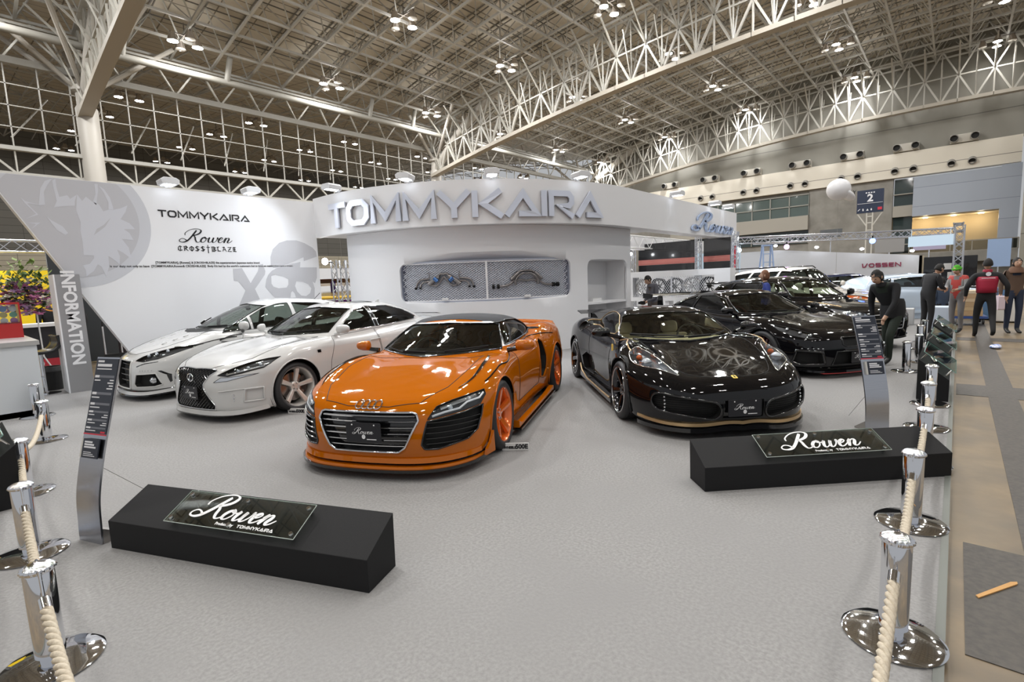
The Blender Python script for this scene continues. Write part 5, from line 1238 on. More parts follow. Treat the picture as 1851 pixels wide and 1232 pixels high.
    for k, (x, y, col, nm) in enumerate(((25.8, 5.9, (.8, .35, 1), 'violet'), (25.8, 2.7, (.1, .2, 1), 'blue'), (25.9, 8.0, (.6, .85, 1), 'pale blue'))):
        o = empty('stage_light', (x, y, 2.74), 0, '%s glowing stage light hung under the aluminium gantry' % nm, 'lamp'); b = MB(); b.ell((0, 0, -.02), (.11, .11, .11), 12, 8); b.build('light_head', emis('stage_%s' % nm.replace(' ', '_'), col, 9), o, smooth=True); b = MB(); b.bar((0, 0, .08), (0, 0, .2), .03, 6); b.build('light_clamp', bk, o)
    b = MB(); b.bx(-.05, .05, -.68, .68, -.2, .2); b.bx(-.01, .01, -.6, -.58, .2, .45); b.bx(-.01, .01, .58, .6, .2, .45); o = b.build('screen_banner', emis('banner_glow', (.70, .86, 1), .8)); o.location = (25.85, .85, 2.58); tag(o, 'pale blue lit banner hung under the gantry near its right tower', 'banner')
    b = MB(); b.bx(-.5, 4.2, 5, 5.15, 0, 3)
    # far white stand with lettering
    r = empty('lettered_stand_wall', (30, 4.2, 0), 0, 'white far stand wall with dark red wide lettering', 'partition wall')
    b = MB(); b.prism([(-2.95, 0), (-2.95, 2.1), (3.0, 2.75), (5.2, 2.75), (5.2, 0)], lambda u, v, k: (k, u, v), 0, .2); b.build('wall_panel', mat('far_wall_white', (.62, .64, .68), .5), r)
    b = MB(); b.bx(0, 2.2, -2.95, -2.85, 0, 2.1); b.build('side_panel', mat('far_wall_cream', (.72, .62, .42), .5), r)
    mb = MB(); wide_word(mb, 'VOSSEN', .19, lambda u, v, k: (-k, -u, v), .01, .03, 1.45, 1.74, st=.22, gap=.25); mb.build('wall_lettering', mat('letter_dark_red', (.28, .02, .07), .4), r)
    for k in range(4):
        o = empty('wall_washer', (29.6, 1.6+1.9*k, 2.32+.22*k), 0, 'small bright lamp on top of the lettered white wall, %s from the right' % ('first', 'second', 'third', 'fourth')[k], 'lamp', 'lamps on the lettered wall'); b = MB(); b.ell((0, 0, 0), (.09, .09, .06), 10, 6); b.build('lamp_globe', emis('spot_glow', (.95, .97, 1), 22), o, smooth=True); b = MB(); b.bar((.0, 0, 0), (.45, 0, -.08), .02, 6); b.build('lamp_arm', bk, o)
    # dark kiosk and panels right of it
    r = empty('dark_kiosk', (30.5, .45, 0), 0, 'black kiosk wall with small white notices right of the lettered wall', 'kiosk'); b = MB(); b.bx(0, .2, -1.1, .75, 0, 2.0); b.build('kiosk_panel', bk, r)
    for y, z in ((-.1, 1.55), (.25, 1.15), (-.25, 1.15)):
        b = MB(); b.bx(-.02, 0, y-.14, y+.14, z-.14, z+.14); b.build('notice', mat('card_white'), r)
    for k, (y, z, w_, h_, c_, nm) in enumerate(((5.6, 3.9, 1.2, .5, (.10, .11, .12), 'dark panel on the concrete wall left of the signboard pole'), (1.2, 3.0, 1.5, .9, (.45, .42, .60), 'pale lilac hanging panel beside the gantry tower'), (3.0, 3.0, 1.5, .9, (.30, .30, .30), 'grey hanging panel left of the lilac one'), (-1.6, 2.2, 1.0, 1.6, (.30, .42, .65), 'pale blue banner behind the gantry tower'))):
        o = MB().bx(-.05, .05, -w_/2, w_/2, -h_/2, h_/2).build('panel', mat('panel_%d' % k, c_, .5)); o.location = (38+k, y*1.1, z); tag(o, nm, 'panel')
        b = MB(); b.bx(-.03, .03, -.03, .03, -z, -h_/2); b.build('panel_pole', alu, o)
    # step ladders
    for k, (p, h_, a) in enumerate((((22.5, 9.3), 2.55, .2), ((23.0, 6.0), 2.7, -.2))):
        r = empty('step_ladder', (*p, 0), R_(48)+a, 'pale blue aluminium step ladder, %s' % ('left one beyond the cream wagon' if k == 0 else 'taller one before the lettered wall'), 'ladder', 'step ladders')
        for sx in (-1, 1):
            for sy in (-1, 1):
                b = MB(); b.bar((sx*.5, sy*.28, 0), (sx*.05, sy*.17, h_), .035, 4); b.build('ladder_rail', mat('ladder_blue', (.45, .58, .85), .3, .6), r)
        for q in range(7):
            t = (q+1)/8; b = MB(); b.bx(-.5+.45*t-.04, -.5+.45*t+.04, -.28+.11*t, .28-.11*t, h_*t-.015, h_*t+.015); b.build('ladder_step', mat('ladder_blue'), r)
        b = MB(); b.bx(-.09, .09, -.2, .2, h_-.02, h_+.04); b.build('ladder_top', mat('ladder_blue'), r)
    # hall sign with the number 2
    r = empty('hall_sign', (60, 6.6, 0), 0, 'dark blue hall signboard with a white number 2 on a braced pole', 'sign'); al = mat('sign_frame', (.55, .54, .50), .4)
    b = MB(); b.bx(0, .25, -1.05, 1.05, 6.9, 9.05); b.build('sign_board', mat('sign_navy', (.012, .022, .055), .35), r)
    b = MB(); b.bx(.02, .22, -.28, -.18, 0, 6.9); b.bx(.02, .22, .18, .28, 0, 6.9); b.bar((.12, -1.0, 6.9), (.12, -.2, 5.6), .07); b.bar((.12, 1.0, 6.9), (.12, .2, 5.6), .07)
    for z in (5.2, 5.9, 6.5): b.bx(.02, .22, -.2, .2, z, z+.1)
    b.build('sign_pole', al, r); wm = mat('print_white')
    sg = lambda y, z: Matrix(((0, 0, -1, -.02), (-1, 0, 0, y), (0, 1, 0, z), (0, 0, 0, 1)))
    for tx, sz, y, z in (('2', .95, 0, 8.25), ('Hall 2', .24, 0, 8.80), ('Exit', .2, -.75, 7.25)):
        if tx != 'Exit' and tx != 'Hall 2': link('sign_number', text_mesh(tx, sz, sg(y, z), .01, bold=.03), wm, r)
    b = MB(); b.bx(-.02, 0, -1.0, 1.0, 7.78, 7.81); b.build('sign_rule', wm, r); b = MB(); b.bx(-.02, 0, -.95, -.62, 7.1, 7.35); b.build('red_pictogram', mat('print_red'), r)
    for k, y in enumerate((.85, .5, .18, -.12)):
        b = MB(); b.prism([[(-.1, 0), (.1, .2), (.05, .22), (-.1, .08)], [(-.08, 0), (.02, 0), (.0, .22), (-.08, .22)], [(-.1, 0), (.1, 0), (.0, .2)], [(-.04, 0), (.04, 0), (.06, .12), (0, .22), (-.06, .12)]][k], lambda u, v, q: (-q, y-u, 7.1+v), .005, .02); b.build('pictogram', wm, r)
    for dy in (-.35, -.15, .05, .25):
        b = MB(); b.bx(-.02, 0, dy, dy+.12, 8.72, 8.83); b.build('small_character', wm, r)
    # cap-shaped balloon
    r = empty('cap_balloon', (28.7, 4.4, 5.35), R_(-48.5), 'white balloon shaped like a baseball cap floating over the far stands', 'balloon'); wb = mat('balloon_white', (.78, .78, .80), .35)
    M_ = Matrix.Rotation(R_(-35), 3, 'X'); b = MB(); b.ell((0, 0, 0), (.50, .52, .50), 24, 16); b.build('balloon_crown', wb, r, smooth=True)
    b = MB(); b.ell((.30, -.12, -.26), (.42, .38, .16), 24, 12, M=Matrix.Rotation(R_(40), 3, 'Y')); b.build('balloon_peak', wb, r, smooth=True)
    b = MB(); b.bar((0, 0, -.45), (0, 0, -5.35), .006, 4); b.build('tether', mat('wire_grey', (.25, .24, .22), .5), r); me = text_mesh('Y', .25, Matrix.Translation((.50, -.38, -.22)) @ Matrix.Rotation(R_(90), 4, 'X'), .01); link('balloon_lettering', me, mat('lettering_black'), r)
    # glowing booth with red posts
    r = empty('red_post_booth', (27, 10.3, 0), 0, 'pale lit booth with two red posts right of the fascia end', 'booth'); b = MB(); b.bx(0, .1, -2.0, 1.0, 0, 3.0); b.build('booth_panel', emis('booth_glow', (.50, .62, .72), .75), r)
    for y in (-.55, -1.75):
        b = MB(); b.bx(-.15, 0, y-.07, y+.07, 0, 3.1); b.build('red_post', mat('post_red', (.6, .03, .05), .4), r)
    b = MB(); b.bx(-.2, -.1, -1.9, 1.1, 3.0, 3.35); b.build('booth_header', mat('far_wall_white'), r); lt = MB(); wide_word(lt, 'AROMA', .22, lambda u, v, k: (-k, -u, v), .2, .22, .4, 3.17) if False else None
    # left side: yellow stand, people counter, purple car
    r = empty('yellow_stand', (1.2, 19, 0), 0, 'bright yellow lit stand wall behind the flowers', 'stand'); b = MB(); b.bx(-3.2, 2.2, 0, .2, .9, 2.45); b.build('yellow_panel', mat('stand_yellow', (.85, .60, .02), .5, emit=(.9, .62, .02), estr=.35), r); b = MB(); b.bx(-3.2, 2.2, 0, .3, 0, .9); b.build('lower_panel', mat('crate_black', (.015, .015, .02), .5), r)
    b = MB(); lattice(b, (-3.4, .1, 0), (-3.4, .1, 3.2), .3, .025); lattice(b, (-3.4, .1, 3.1), (3.4, .1, 3.1), .3, .025); lattice(b, (3.4, .1, 0), (3.4, .1, 3.2), .3, .025); b.build('stand_truss', alu, r)
    o = empty('stand_floodlight', (.95, 18.9, 2.72), 0, 'bright white flood light hanging from the yellow stand truss', 'lamp'); b = MB(); b.ell((0, 0, 0), (.14, .14, .14), 12, 8); b.build('lamp_globe', emis('spot_glow', (.95, .97, 1), 22), o, smooth=True); b = MB(); b.bar((0, 0, .1), (0, 0, .3), .04, 8); b.build('lamp_neck', bk, o)
    r = empty('work_counter', (1.4, 15.4, 0), 0, 'dark counter with a white worktop behind the bar stool', 'counter'); b = MB(); b.bx(-1.2, .6, -.3, .3, 0, 1.05); b.build('counter_body', mat('crate_black', (.015, .015, .02), .5), r); b = MB(); b.bx(-1.2, .6, -.34, .34, 1.05, 1.12); b.build('counter_top', wh, r)
    b = MB(); b.bx(-1.0, .5, -.34, -.31, .12, .34); b.build('red_banner', mat('banner_red', (.45, .03, .05), .5), r); link('banner_lettering', text_mesh('SPEED', .24, Matrix.Translation((-.3, -.345, .23)) @ Matrix.Rotation(R_(90), 4, 'X'), .004, bold=.01), mat('print_white'), r)
    b = MB(); b.bx(1.0, 6.0, 0, .15, 0, 3.0); o = b.build('dark_partition', mat('partition_dark', (.03, .035, .04), .5)); o.location = (.9, 16.8, 0); tag(o, 'dark partition wall seen behind the slanted end of the white wall', 'partition wall')
    # purple show car glimpsed through the gap, on truss supports
    r = empty('purple_show_car', (9.3, 16.6, 0), R_(-120), 'purple and yellow show car with raised wing seen through the gap', 'car'); pu = mat('purple_paint', (.06, .02, .25), .15, .3, 1.); ye = mat('yellow_paint', (.8, .5, .03), .3, 0, 1.); vi = mat('violet_paint', (.28, .03, .45), .2, .2, 1.)
    for nm, pf, m_, y0, y1 in (('body', [(-2.2, .3), (2.2, .25), (2.3, .6), (1.2, .85), (.6, 1.25), (-.9, 1.3), (-2.2, 1.0)], pu, -.9, .9), ('wing', [(-2.5, 1.75), (-1.2, 1.85), (-.6, 2.0), (-1.4, 1.98), (-2.5, 1.92)], pu, -.95, .95), ('yellow_stripe', [(-2.3, 1.42), (2.0, 1.30), (2.0, 1.40), (-2.3, 1.55)], ye, -1.0, 1.0), ('violet_sill', [(-2.2, 1.12), (1.2, 1.10), (1.2, 1.25), (-2.2, 1.32)], vi, -1.02, 1.02), ('wing_support', [(-1.9, 1.5), (-1.6, 1.5), (-1.7, 1.85), (-1.9, 1.8)], pu, -.1, .1)):
        b = MB(); b.prism(pf, lambda u, v, k: (u, k, v), y0, y1); b.build(nm, m_, r, bevel=.05)
    for x in (-1.4, 1.4):
        for s in (-1, 1):
            b = MB(); b.lathe([(.1, -.12), (.34, -.12), (.36, -.08), (.36, .08), (.34, .12), (.1, .12)], 24, axis='y', c=(x, s*.85, .36)); b.build('wheel', mat('tire_rubber'), r, smooth=35)
    o = MB(); lattice(o, (0, 0, 0), (0, 0, 2.45), .28, .022); lattice(o, (.42, -.1, 0), (.42, -.1, 2.45), .28, .022); o = o.build('truss_tower', alu); o.location = (7.85, 13.6, 0); tag(o, 'twin aluminium truss tower left of the curved wall', 'truss')
    o = empty('truss_lamp', (7.5, 13.7, 2.42), 0, 'round bright lamp at the top of the twin truss tower', 'lamp'); b = MB(); b.ell((0, 0, 0), (.09, .09, .10), 10, 6); b.build('lamp_globe', emis('spot_glow', (.95, .97, 1), 22), o, smooth=True); b = MB(); b.bar((0, 0, 0), (.25, 0, -.03), .02, 6); b.build('lamp_arm', bk, o)
    r = empty('yellow_balloon', (13.2, 22.5, 4.8), 0, 'yellow round balloon at the top of the gap beside the curved wall', 'balloon'); b = MB(); b.ell((0, 0, 0), (.65, .65, .55), 20, 12); b.build('balloon_body', mat('balloon_yellow', (.85, .50, .03), .4), r, smooth=True); b = MB(); b.bar((0, 0, -.5), (0, 0, -4.8), .008, 4); b.build('tether', mat('wire_grey', (.25, .24, .22), .5), r)
    # far white sheds behind left
    o = MB().bx(-9, 9, 0, .3, 0, 3.4).build('far_white_stand', mat('far_wall_white')); o.location = (17, 40, 0); tag(o, 'long white stand wall far behind the gap', 'partition wall')
    # trolley loaded with cartons, and cartons
    r = empty('platform_trolley', (18.6, -.25, 0), R_(5), 'blue platform trolley stacked with flat brown cartons in the aisle', 'trolley'); b = MB(); b.bx(-.4, .4, -.38, .38, .16, .22); b.build('platform', mat('trolley_blue', (.04, .08, .25), .4), r)
    b = MB(); b.tube([(.38, -.3, .2), (.38, -.3, 1.0), (.38, .3, 1.0), (.38, .3, .2)], .02, 8); b.build('handle', alu, r, smooth=50)
    for x in (-.32, .32):
        for y in (-.3, .3):
            b = MB(); b.lathe([(.0, -.02), (.08, -.02), (.08, .02), (0, .02)], 14, axis='y', c=(x, y, .08)); b.build('caster', mat('tire_rubber'), r)
    z = .226
    for k, (h_, c_) in enumerate(((.14, (.45, .30, .16)), (.10, (.50, .36, .2)), (.14, (.42, .29, .16)), (.09, (.55, .42, .27)), (.13, (.44, .30, .17)), (.08, (.6, .5, .36)))):
        o = MB().bx(-.33, .33, -.31+.01*(k % 3), .31, 0, h_-.004).build('carton', mat('carton_%d' % k, c_, .8)); o.location = (18.6, -.25, z); z += h_; tag(o, 'flat brown carton stacked on the blue trolley, %s from the bottom' % ('first', 'second', 'third', 'fourth', 'fifth', 'sixth')[k], 'box', 'cartons on the trolley')
    for k, (x, y, sx, sy, h_, c_, nm) in enumerate(((17.2, .35, .3, .3, .55, (.55, .62, .72), 'white and blue carton standing beside the man in black'), (19.35, .15, .2, .2, .28, (.62, .60, .58), 'low white plastic box beside the seated person'), (17.9, 1.05, .2, .2, .45, (.5, .5, .5), 'grey plastic box left of the seated person'), (20.5, -.9, .4, .4, .9, (.08, .16, .28), 'dark blue crate stack behind the carton trolley'), (19.6, -1.05, .3, .3, .62, (.68, .67, .64), 'white carton behind the man in the red jacket'))):
        o = MB().bx(-sx, sx, -sy, sy, 0, h_).build('storage_box', mat('storage_%d' % k, c_, .6), bevel=.02); o.location = (x, y, 0); tag(o, nm, 'box')
    b = MB(); b.ell((0, 0, .035), (.16, .09, .04), 12, 8); b.ell((.2, -.03, .03), (.1, .07, .03), 10, 6); o = b.build('crumpled_bag', mat('bag_blue_white', (.08, .2, .6), .4, noise=(20, (.8, .8, .85), 1)), smooth=50); o.location = (13.4, -.62, -.028); tag(o, 'crumpled blue and white bag lying in the aisle', 'bag')
    o = MB().prism([(-.012, -.15), (.0, -.17), (.012, -.14), (.008, .14), (-.01, .15)], lambda u, v, k: (u, v, k), 0, .006).build('wood_sliver', mat('wood_orange', (.55, .30, .10), .6)); o.location = (3.35, -.22, -.025); o.rotation_euler = (0, 0, R_(60)); tag(o, 'thin orange wood sliver lying on the dark floor plate', 'wood piece')
neighbours()
# ================================================================ PEOPLE
def person(name, loc, yaw, J, cols, label, scale=1., hat=None, hair=(.012, .01, .009), hairlen=0., extra=None, look=0., nod=0.):
    """J: joints in metres, facing +x. one skinned body mesh; clothing colours follow the limbs"""
    root = empty(name, loc, yaw, label, 'person'); root.scale = (scale,)*3
    D = dict(pelvis=(0, 0, .93), waist=(.0, 0, 1.07), chest=(.0, 0, 1.28), neck=(.01, 0, 1.45), headb=(.03, 0, 1.52), shl=(0, .17, 1.40), shr=(0, -.17, 1.40), ell=(-.03, .24, 1.13), elr=(-.03, -.24, 1.13), wrl=(.03, .26, .88), wrr=(.03, -.26, .88),
             hipl=(0, .095, .90), hipr=(0, -.095, .90), knl=(.02, .10, .50), knr=(.02, -.10, .50), anl=(-.02, .10, .09), anr=(-.02, -.10, .09))
    D.update(J)
    R = dict(pelvis=.145, waist=.135, chest=.155, neck=.06, headb=.055, shl=.075, shr=.075, ell=.052, elr=.052, wrl=.034, wrr=.034, hipl=.095, hipr=.095, knl=.065, knr=.065, anl=.045, anr=.045)
    E = [('pelvis', 'waist'), ('waist', 'chest'), ('chest', 'neck'), ('neck', 'headb'), ('chest', 'shl'), ('chest', 'shr'), ('shl', 'ell'), ('ell', 'wrl'), ('shr', 'elr'), ('elr', 'wrr'), ('pelvis', 'hipl'), ('pelvis', 'hipr'), ('hipl', 'knl'), ('knl', 'anl'), ('hipr', 'knr'), ('knr', 'anr')]
    vs = [Vector(D[k]) for k in D]; ks = list(D); es = [(ks.index(a), ks.index(b)) for a, b in E]; rad = [R[k] for k in ks]; zone = {k: ('t' if k in ('pelvis', 'waist', 'chest', 'shl', 'shr', 'ell', 'elr') else 's' if k in ('headb', 'wrl', 'wrr') else 'l') for k in ks}
    zl = [zone[k] for k in ks]
    for s, w_, e_ in ((1, 'wrl', 'ell'), (-1, 'wrr', 'elr')):      # palm, fingers and thumb
        W_ = Vector(D[w_]); d = (W_-Vector(D[e_])).normalized(); side = d.cross(Vector((0, 1, 0)) if abs(d.y) < .8 else Vector((0, 0, 1))).normalized(); nrm = d.cross(side)
        i0 = len(vs); vs.append(W_+d*.07); rad.append(.030); zl.append('s'); es.append((ks.index(w_), i0))
        for q in range(4):
            o = side*(q-1.5)*.019; L = (.062, .072, .068, .052)[q]; p = i0
            for t, rr in ((.03, .010), (.06, .0095), (1., .008)):
                c_ = W_+d*(.075+L*t)+o+nrm*(-s)*.012*t*t*2; vs.append(c_); rad.append(rr); zl.append('s'); es.append((p, len(vs)-1)); p = len(vs)-1
        vs.append(W_+d*.05+side*.032); rad.append(.011); zl.append('s'); es.append((i0, len(vs)-1)); vs.append(W_+d*.085+side*.045-nrm*s*.01); rad.append(.010); zl.append('s'); es.append((len(vs)-2, len(vs)-1))
    for s, a_, k_ in ((1, 'anl', 'knl'), (-1, 'anr', 'knr')):
        A_ = Vector(D[a_]); f = Vector(J.get('ft'+a_[-1], (1, 0, -.25))).normalized(); up_ = len(vs)
        vs.append(A_+f*.09+Vector((0, 0, -.035))); rad.append(.040); zl.append('f'); es.append((ks.index(a_), up_)); vs.append(A_+f*.19+Vector((0, 0, -.03))); rad.append(.030); zl.append('f'); es.append((up_, up_+1))
    vs_, rad_ = vs, rad; me = bpy.data.meshes.new('body'); me.from_pydata([tuple(v) for v in vs_], es, []); o = bpy.data.objects.new('body', me); COL.objects.link(o)
    md = o.modifiers.new('k', 'SKIN'); md.use_smooth_shade = True; sk = me.skin_vertices[0].data
    for i, r in enumerate(rad_):
        sk[i].radius = (r*(.8 if i in (0, 1, 2) else 1), r*(1.12 if i in (0, 1, 2) else 1))
        sk[i].use_root = i == 0
    m2 = o.modifiers.new('u', 'SUBSURF'); m2.levels = 2; m2.render_levels = 2
    dg = bpy.context.evaluated_depsgraph_get(); nm = bpy.data.meshes.new_from_object(o.evaluated_get(dg)); bpy.data.objects.remove(o)
    mats = {'t': cols['top'], 'l': cols['legs'], 's': cols.get('skin', mat('skin', (.52, .32, .22), .55)), 'f': cols.get('shoes', mat('shoe_black', (.012, .012, .012), .5)), 'z': cols.get('arms', cols['top'])}
    order = list(mats); nm.materials.clear()
    for k in order: nm.materials.append(mats[k])
    A = np.array([tuple(v) for v in vs_]); ea = np.array(es); armset = {ks.index(k) for k in ('ell', 'elr', 'wrl', 'wrr')}
    for p in nm.polygons:
        c = np.array(p.center); a, b = A[ea[:, 0]], A[ea[:, 1]]; ab = b-a; t = np.clip(((c-a)*ab).sum(1)/np.maximum((ab**2).sum(1), 1e-9), 0, 1); dd = np.linalg.norm(a+ab*t[:, None]-c, axis=1); e = int(np.argmin(dd)); tt = t[e]; i, j = es[e]
        zi, zj = zl[i], zl[j]; z = zi if tt < .5 else zj
        if {zi, zj} == {'t', 's'}: z = 's' if tt > (.93 if zj == 's' and j in armset else .45) else 't'
        if {zi, zj} == {'t', 'l'}: z = 't' if tt < .3 else 'l'
        if {zi, zj} == {'l', 'f'}: z = 'l' if tt < .15 else 'f'
        if z == 't' and (j in armset or i in armset) and tt > (.25 if i not in armset else 0): z = 'z'
        p.material_index = order.index(z); p.use_smooth = True
    body = bpy.data.objects.new('body', nm); COL.objects.link(body); body.parent = root
    # head
    hb = Vector(D['headb']); nk = Vector(D['neck']); T = Matrix.Translation(hb) @ Matrix.Rotation(look, 4, 'Z') @ Matrix.Rotation(nod, 4, 'Y')
    def P(x, y, z): return tuple(T @ Vector((x, y, z)))
    b = MB(); n, m = 20, 14; vv = []
    for i in range(m+1):
        ph = math.pi*i/m; z = -math.cos(ph); rr = math.sin(ph)
        for k in range(n):
            a = 2*math.pi*k/n; x, y = rr*math.cos(a), rr*math.sin(a); jaw = 1-.28*max(0, -z)*(1 if x > -.3 else .6)
            X, Y, Z = x*.092*jaw+(.012 if z < -.2 and x > 0 else 0), y*.075*jaw, z*.118+.10
            if x > .75 and abs(y) < .25 and -.35 < z < .1: X += .016
            vv.append(P(X+.01, Y, Z))
    b.add(vv, [(i*n+k, i*n+(k+1) % n, (i+1)*n+(k+1) % n, (i+1)*n+k) for i in range(m) for k in range(n)]); hd = b.build('head', mats['s'], root, smooth=True)
    b = MB(); b.tube([P(.098, 0, .115), P(.122, 0, .088), P(.112, 0, .078)], [.008, .013, .010], 8); b.build('nose', mats['s'], hd, smooth=True)
    for s in (-1, 1):
        b = MB(); b.ell(P(.088, s*.030, .112), (.010, .013, .007), 10, 6); b.build('eye', mat('eye_dark', (.02, .015, .012), .2), hd, smooth=True); b = MB(); b.ell(P(.005, s*.078, .10), (.017, .010, .030), 10, 6); b.build('ear', mats['s'], hd, smooth=True)
    b = MB(); b.tube([P(.096, -.022, .05), P(.103, 0, .052), P(.096, .022, .05)], .005, 6); b.build('mouth', mat('lip_tone', (.35, .14, .11), .5), hd, smooth=True)
    b = MB(); vv = []; random.seed(len(label)); n, m = 26, 12
    for i in range(m+1):
        ph = math.pi*i/m; z = math.cos(ph); rr = math.sin(ph)
        for k in range(n):
            a = 2*math.pi*k/n; x, y = rr*math.cos(a), rr*math.sin(a); lim = .10-.12*(x < .2)-hairlen*(x < .35); q = 1.0+random.uniform(-.03, .06)
            zz = max(z, -1)*.122*q+.108
            if x > .35: zz = max(zz, .155)
            else: zz = max(zz, .06-hairlen)
            sc = 1.0 if zz > .06 else 1.0+hairlen*1.2
            vv.append(P((x*.099*sc*q-.004) if x < .35 or z > .3 else .02+x*.075, y*.083*q*sc, zz))
    b.add(vv, [(i*n+k, i*n+(k+1) % n, (i+1)*n+(k+1) % n, (i+1)*n+k) for i in range(m) for k in range(n)])
    if hat: b.build('knit_hat', hat, hd, smooth=True); h2 = MB(); h2.lathe([(.094, .115), (.104, .118), (.104, .150), (.094, .153)], 24, cap=False, M=T.to_3x3(), c=tuple(T.translation)); h2.build('hat_brim', hat, hd, smooth=True)
    else: b.build('hair', mat('hair_%.3f' % hair[0], hair, .75), hd, smooth=True)
    if extra: extra(root, D, P, mats)
    return root
def people():
    bw = mat('wool_black', (.010, .010, .012), .8); dg_ = mat('trousers_dark_green', (.016, .024, .016), .8); dk = mat('trousers_black', (.010, .010, .011), .8); sk = mat('skin', (.52, .32, .22), .55)
    def coat(root, D, P, m):
        b = MB(); c = Vector(D['pelvis']); b.lathe([(.17, -.12), (.185, .0), (.17, .14), (.15, .2)], 20, c=tuple(c+Vector((.02, 0, 0))), cap=False); b.build('coat_hem', m['t'], root, smooth=True)
        b = MB(); n_ = Vector(D['neck']); b.lathe([(.075, -.03), (.085, .0), (.075, .045)], 16, c=tuple(n_), cap=False); b.build('collar', m['t'], root, smooth=True)
    person('person', (10.5, .80, 0), R_(150), dict(pelvis=(-.05, 0, .92), waist=(.02, 0, 1.06), chest=(.13, 0, 1.24), neck=(.27, 0, 1.37), headb=(.32, 0, 1.42), shl=(.16, .18, 1.34), shr=(.20, -.18, 1.32), ell=(.24, .22, 1.07), wrl=(.36, .16, .84), elr=(.12, -.27, 1.07), wrr=(.10, -.25, .80),
           hipl=(-.04, .10, .88), hipr=(-.06, -.10, .88), knl=(.16, .10, .52), anl=(.12, .08, .10), knr=(-.04, -.10, .48), anr=(-.10, -.10, .09)), dict(top=bw, legs=dg_), 'young man in a black coat and dark green trousers stooping by the black coupe', .97, hairlen=.05, extra=coat, nod=.55)
    def jacket(root, D, P, m):
        rd = mat('jacket_red', (.33, .008, .035), .6); b = MB()
        vs = []; n = 18
        for z, rx, ry in ((1.0, .135, .150), (1.12, .135, .155), (1.26, .142, .17), (1.35, .12, .165)):
            for k in range(n):
                a = math.pi*.5+math.pi*k/(n-1); vs.append((rx*math.cos(a)+.0, ry*math.sin(a)*1.0, z))
        b.add(vs, [(i*n+k, i*n+k+1, (i+1)*n+k+1, (i+1)*n+k) for i in range(3) for k in range(n-1)]); o = b.build('jacket_back_panel', rd, root, smooth=True); md = o.modifiers.new('s', 'SOLIDIFY'); md.thickness = .02; md.offset = 1
        b = MB(); b.lathe([(.075, -.02), (.085, .03), (.07, .06)], 16, c=D['neck'], cap=False); b.build('collar', rd, root, smooth=True)
        b = MB(); b.prism(circ(0, 1.41, .045, 16), lambda u, v, k: (-.140-k, u, v), 0, .006); b.build('back_emblem', mat('print_white'), root)
        b = MB(); b.prism([(-.11, 1.315), (.11, 1.315), (.11, 1.328), (-.11, 1.328)], lambda u, v, k: (-.160-k, u, v), 0, .004); b.build('back_lettering', mat('print_white'), root)
    person('person', (15.3, -.50, -.03), R_(5), dict(pelvis=(0, 0, .90), anl=(.20, .12, .09), knl=(.16, .12, .50), anr=(-.28, -.12, .16), knr=(-.04, -.12, .48), ell=(-.06, .33, 1.14), wrl=(.08, .33, .92), elr=(-.08, -.33, 1.14), wrr=(.0, -.33, .90), shl=(0, .20, 1.39), shr=(0, -.20, 1.39)), dict(top=bw, legs=dk), 'man walking away in a black jacket with dark red back panel', 1.0, extra=jacket)
    def bag(root, D, P, m):
        b = MB(); b.prism(rrect(-.16, .16, .55, .88, .03), lambda u, v, k: (.05+u, -.30+k, v), -.06, .06); b.build('carrier_bag', mat('bag_pale_pink', (.75, .62, .68), .4), root); b = MB(); b.tube([(-.05, -.3, .88), (-.02, -.3, .98), (.10, -.3, .98), (.14, -.3, .88)], .008, 6); b.build('bag_handle', m['t'], root)
        b = MB(); b.lathe([(.14, -.05), (.12, .06), (.07, .10)], 16, c=D['neck'], cap=False); b.build('scarf', mat('scarf_brown', (.14, .07, .04), .8), root, smooth=True); b = MB(); b.prism(rrect(-.13, .13, 1.0, 1.3, .05), lambda u, v, k: (-.14-k, u, v), 0, .12); b.build('backpack', mat('pack_khaki', (.28, .21, .14), .7), root, bevel=.02)
    person('person', (16.6, -1.02, -.03), R_(200), {}, dict(top=mat('coat_brown', (.10, .06, .04), .8), legs=mat('jeans_dark', (.02, .03, .06), .8)), 'person with scarf and brown coat at the right edge holding a pale carrier bag', 1.0, extra=bag, hairlen=.06)
    person('person', (16.1, -.03, 0), R_(150), dict(ell=(.06, .22, 1.16), wrl=(.26, .12, 1.10), elr=(.06, -.22, 1.16), wrr=(.26, -.12, 1.10), headb=(.05, 0, 1.50)), dict(top=mat('vest_red', (.45, .05, .04), .6), legs=mat('trousers_grey', (.20, .19, .19), .8), arms=mat('sleeve_grey', (.28, .28, .28), .8)), 'person in bright green knit hat, red vest and grey trousers', .93, hat=mat('knit_green', (.07, .36, .02), .9), nod=.3)
    person('person', (15.55, .50, 0), R_(-48), dict(chest=(.06, 0, 1.27), neck=(.14, 0, 1.42), headb=(.19, 0, 1.47), shl=(.06, .19, 1.38), shr=(.06, -.19, 1.38), ell=(.12, .24, 1.12), wrl=(.30, .12, 1.08), elr=(.12, -.24, 1.12), wrr=(.30, -.12, 1.08)), dict(top=bw, legs=dk), 'person in black bending towards the one with the green hat', .98, nod=.5, hairlen=.02)
    person('person', (18.1, .30, -.42), R_(40), dict(knl=(.36, .14, .84), anl=(.30, .14, .52), knr=(.36, -.14, .84), anr=(.30, -.14, .52), wrl=(.25, .1, .95), wrr=(.25, -.1, .95)), dict(top=mat('fleece_navy', (.04, .06, .10), .8), legs=dk), 'person in navy seen from behind sitting low near the pale blue saloon', .98)
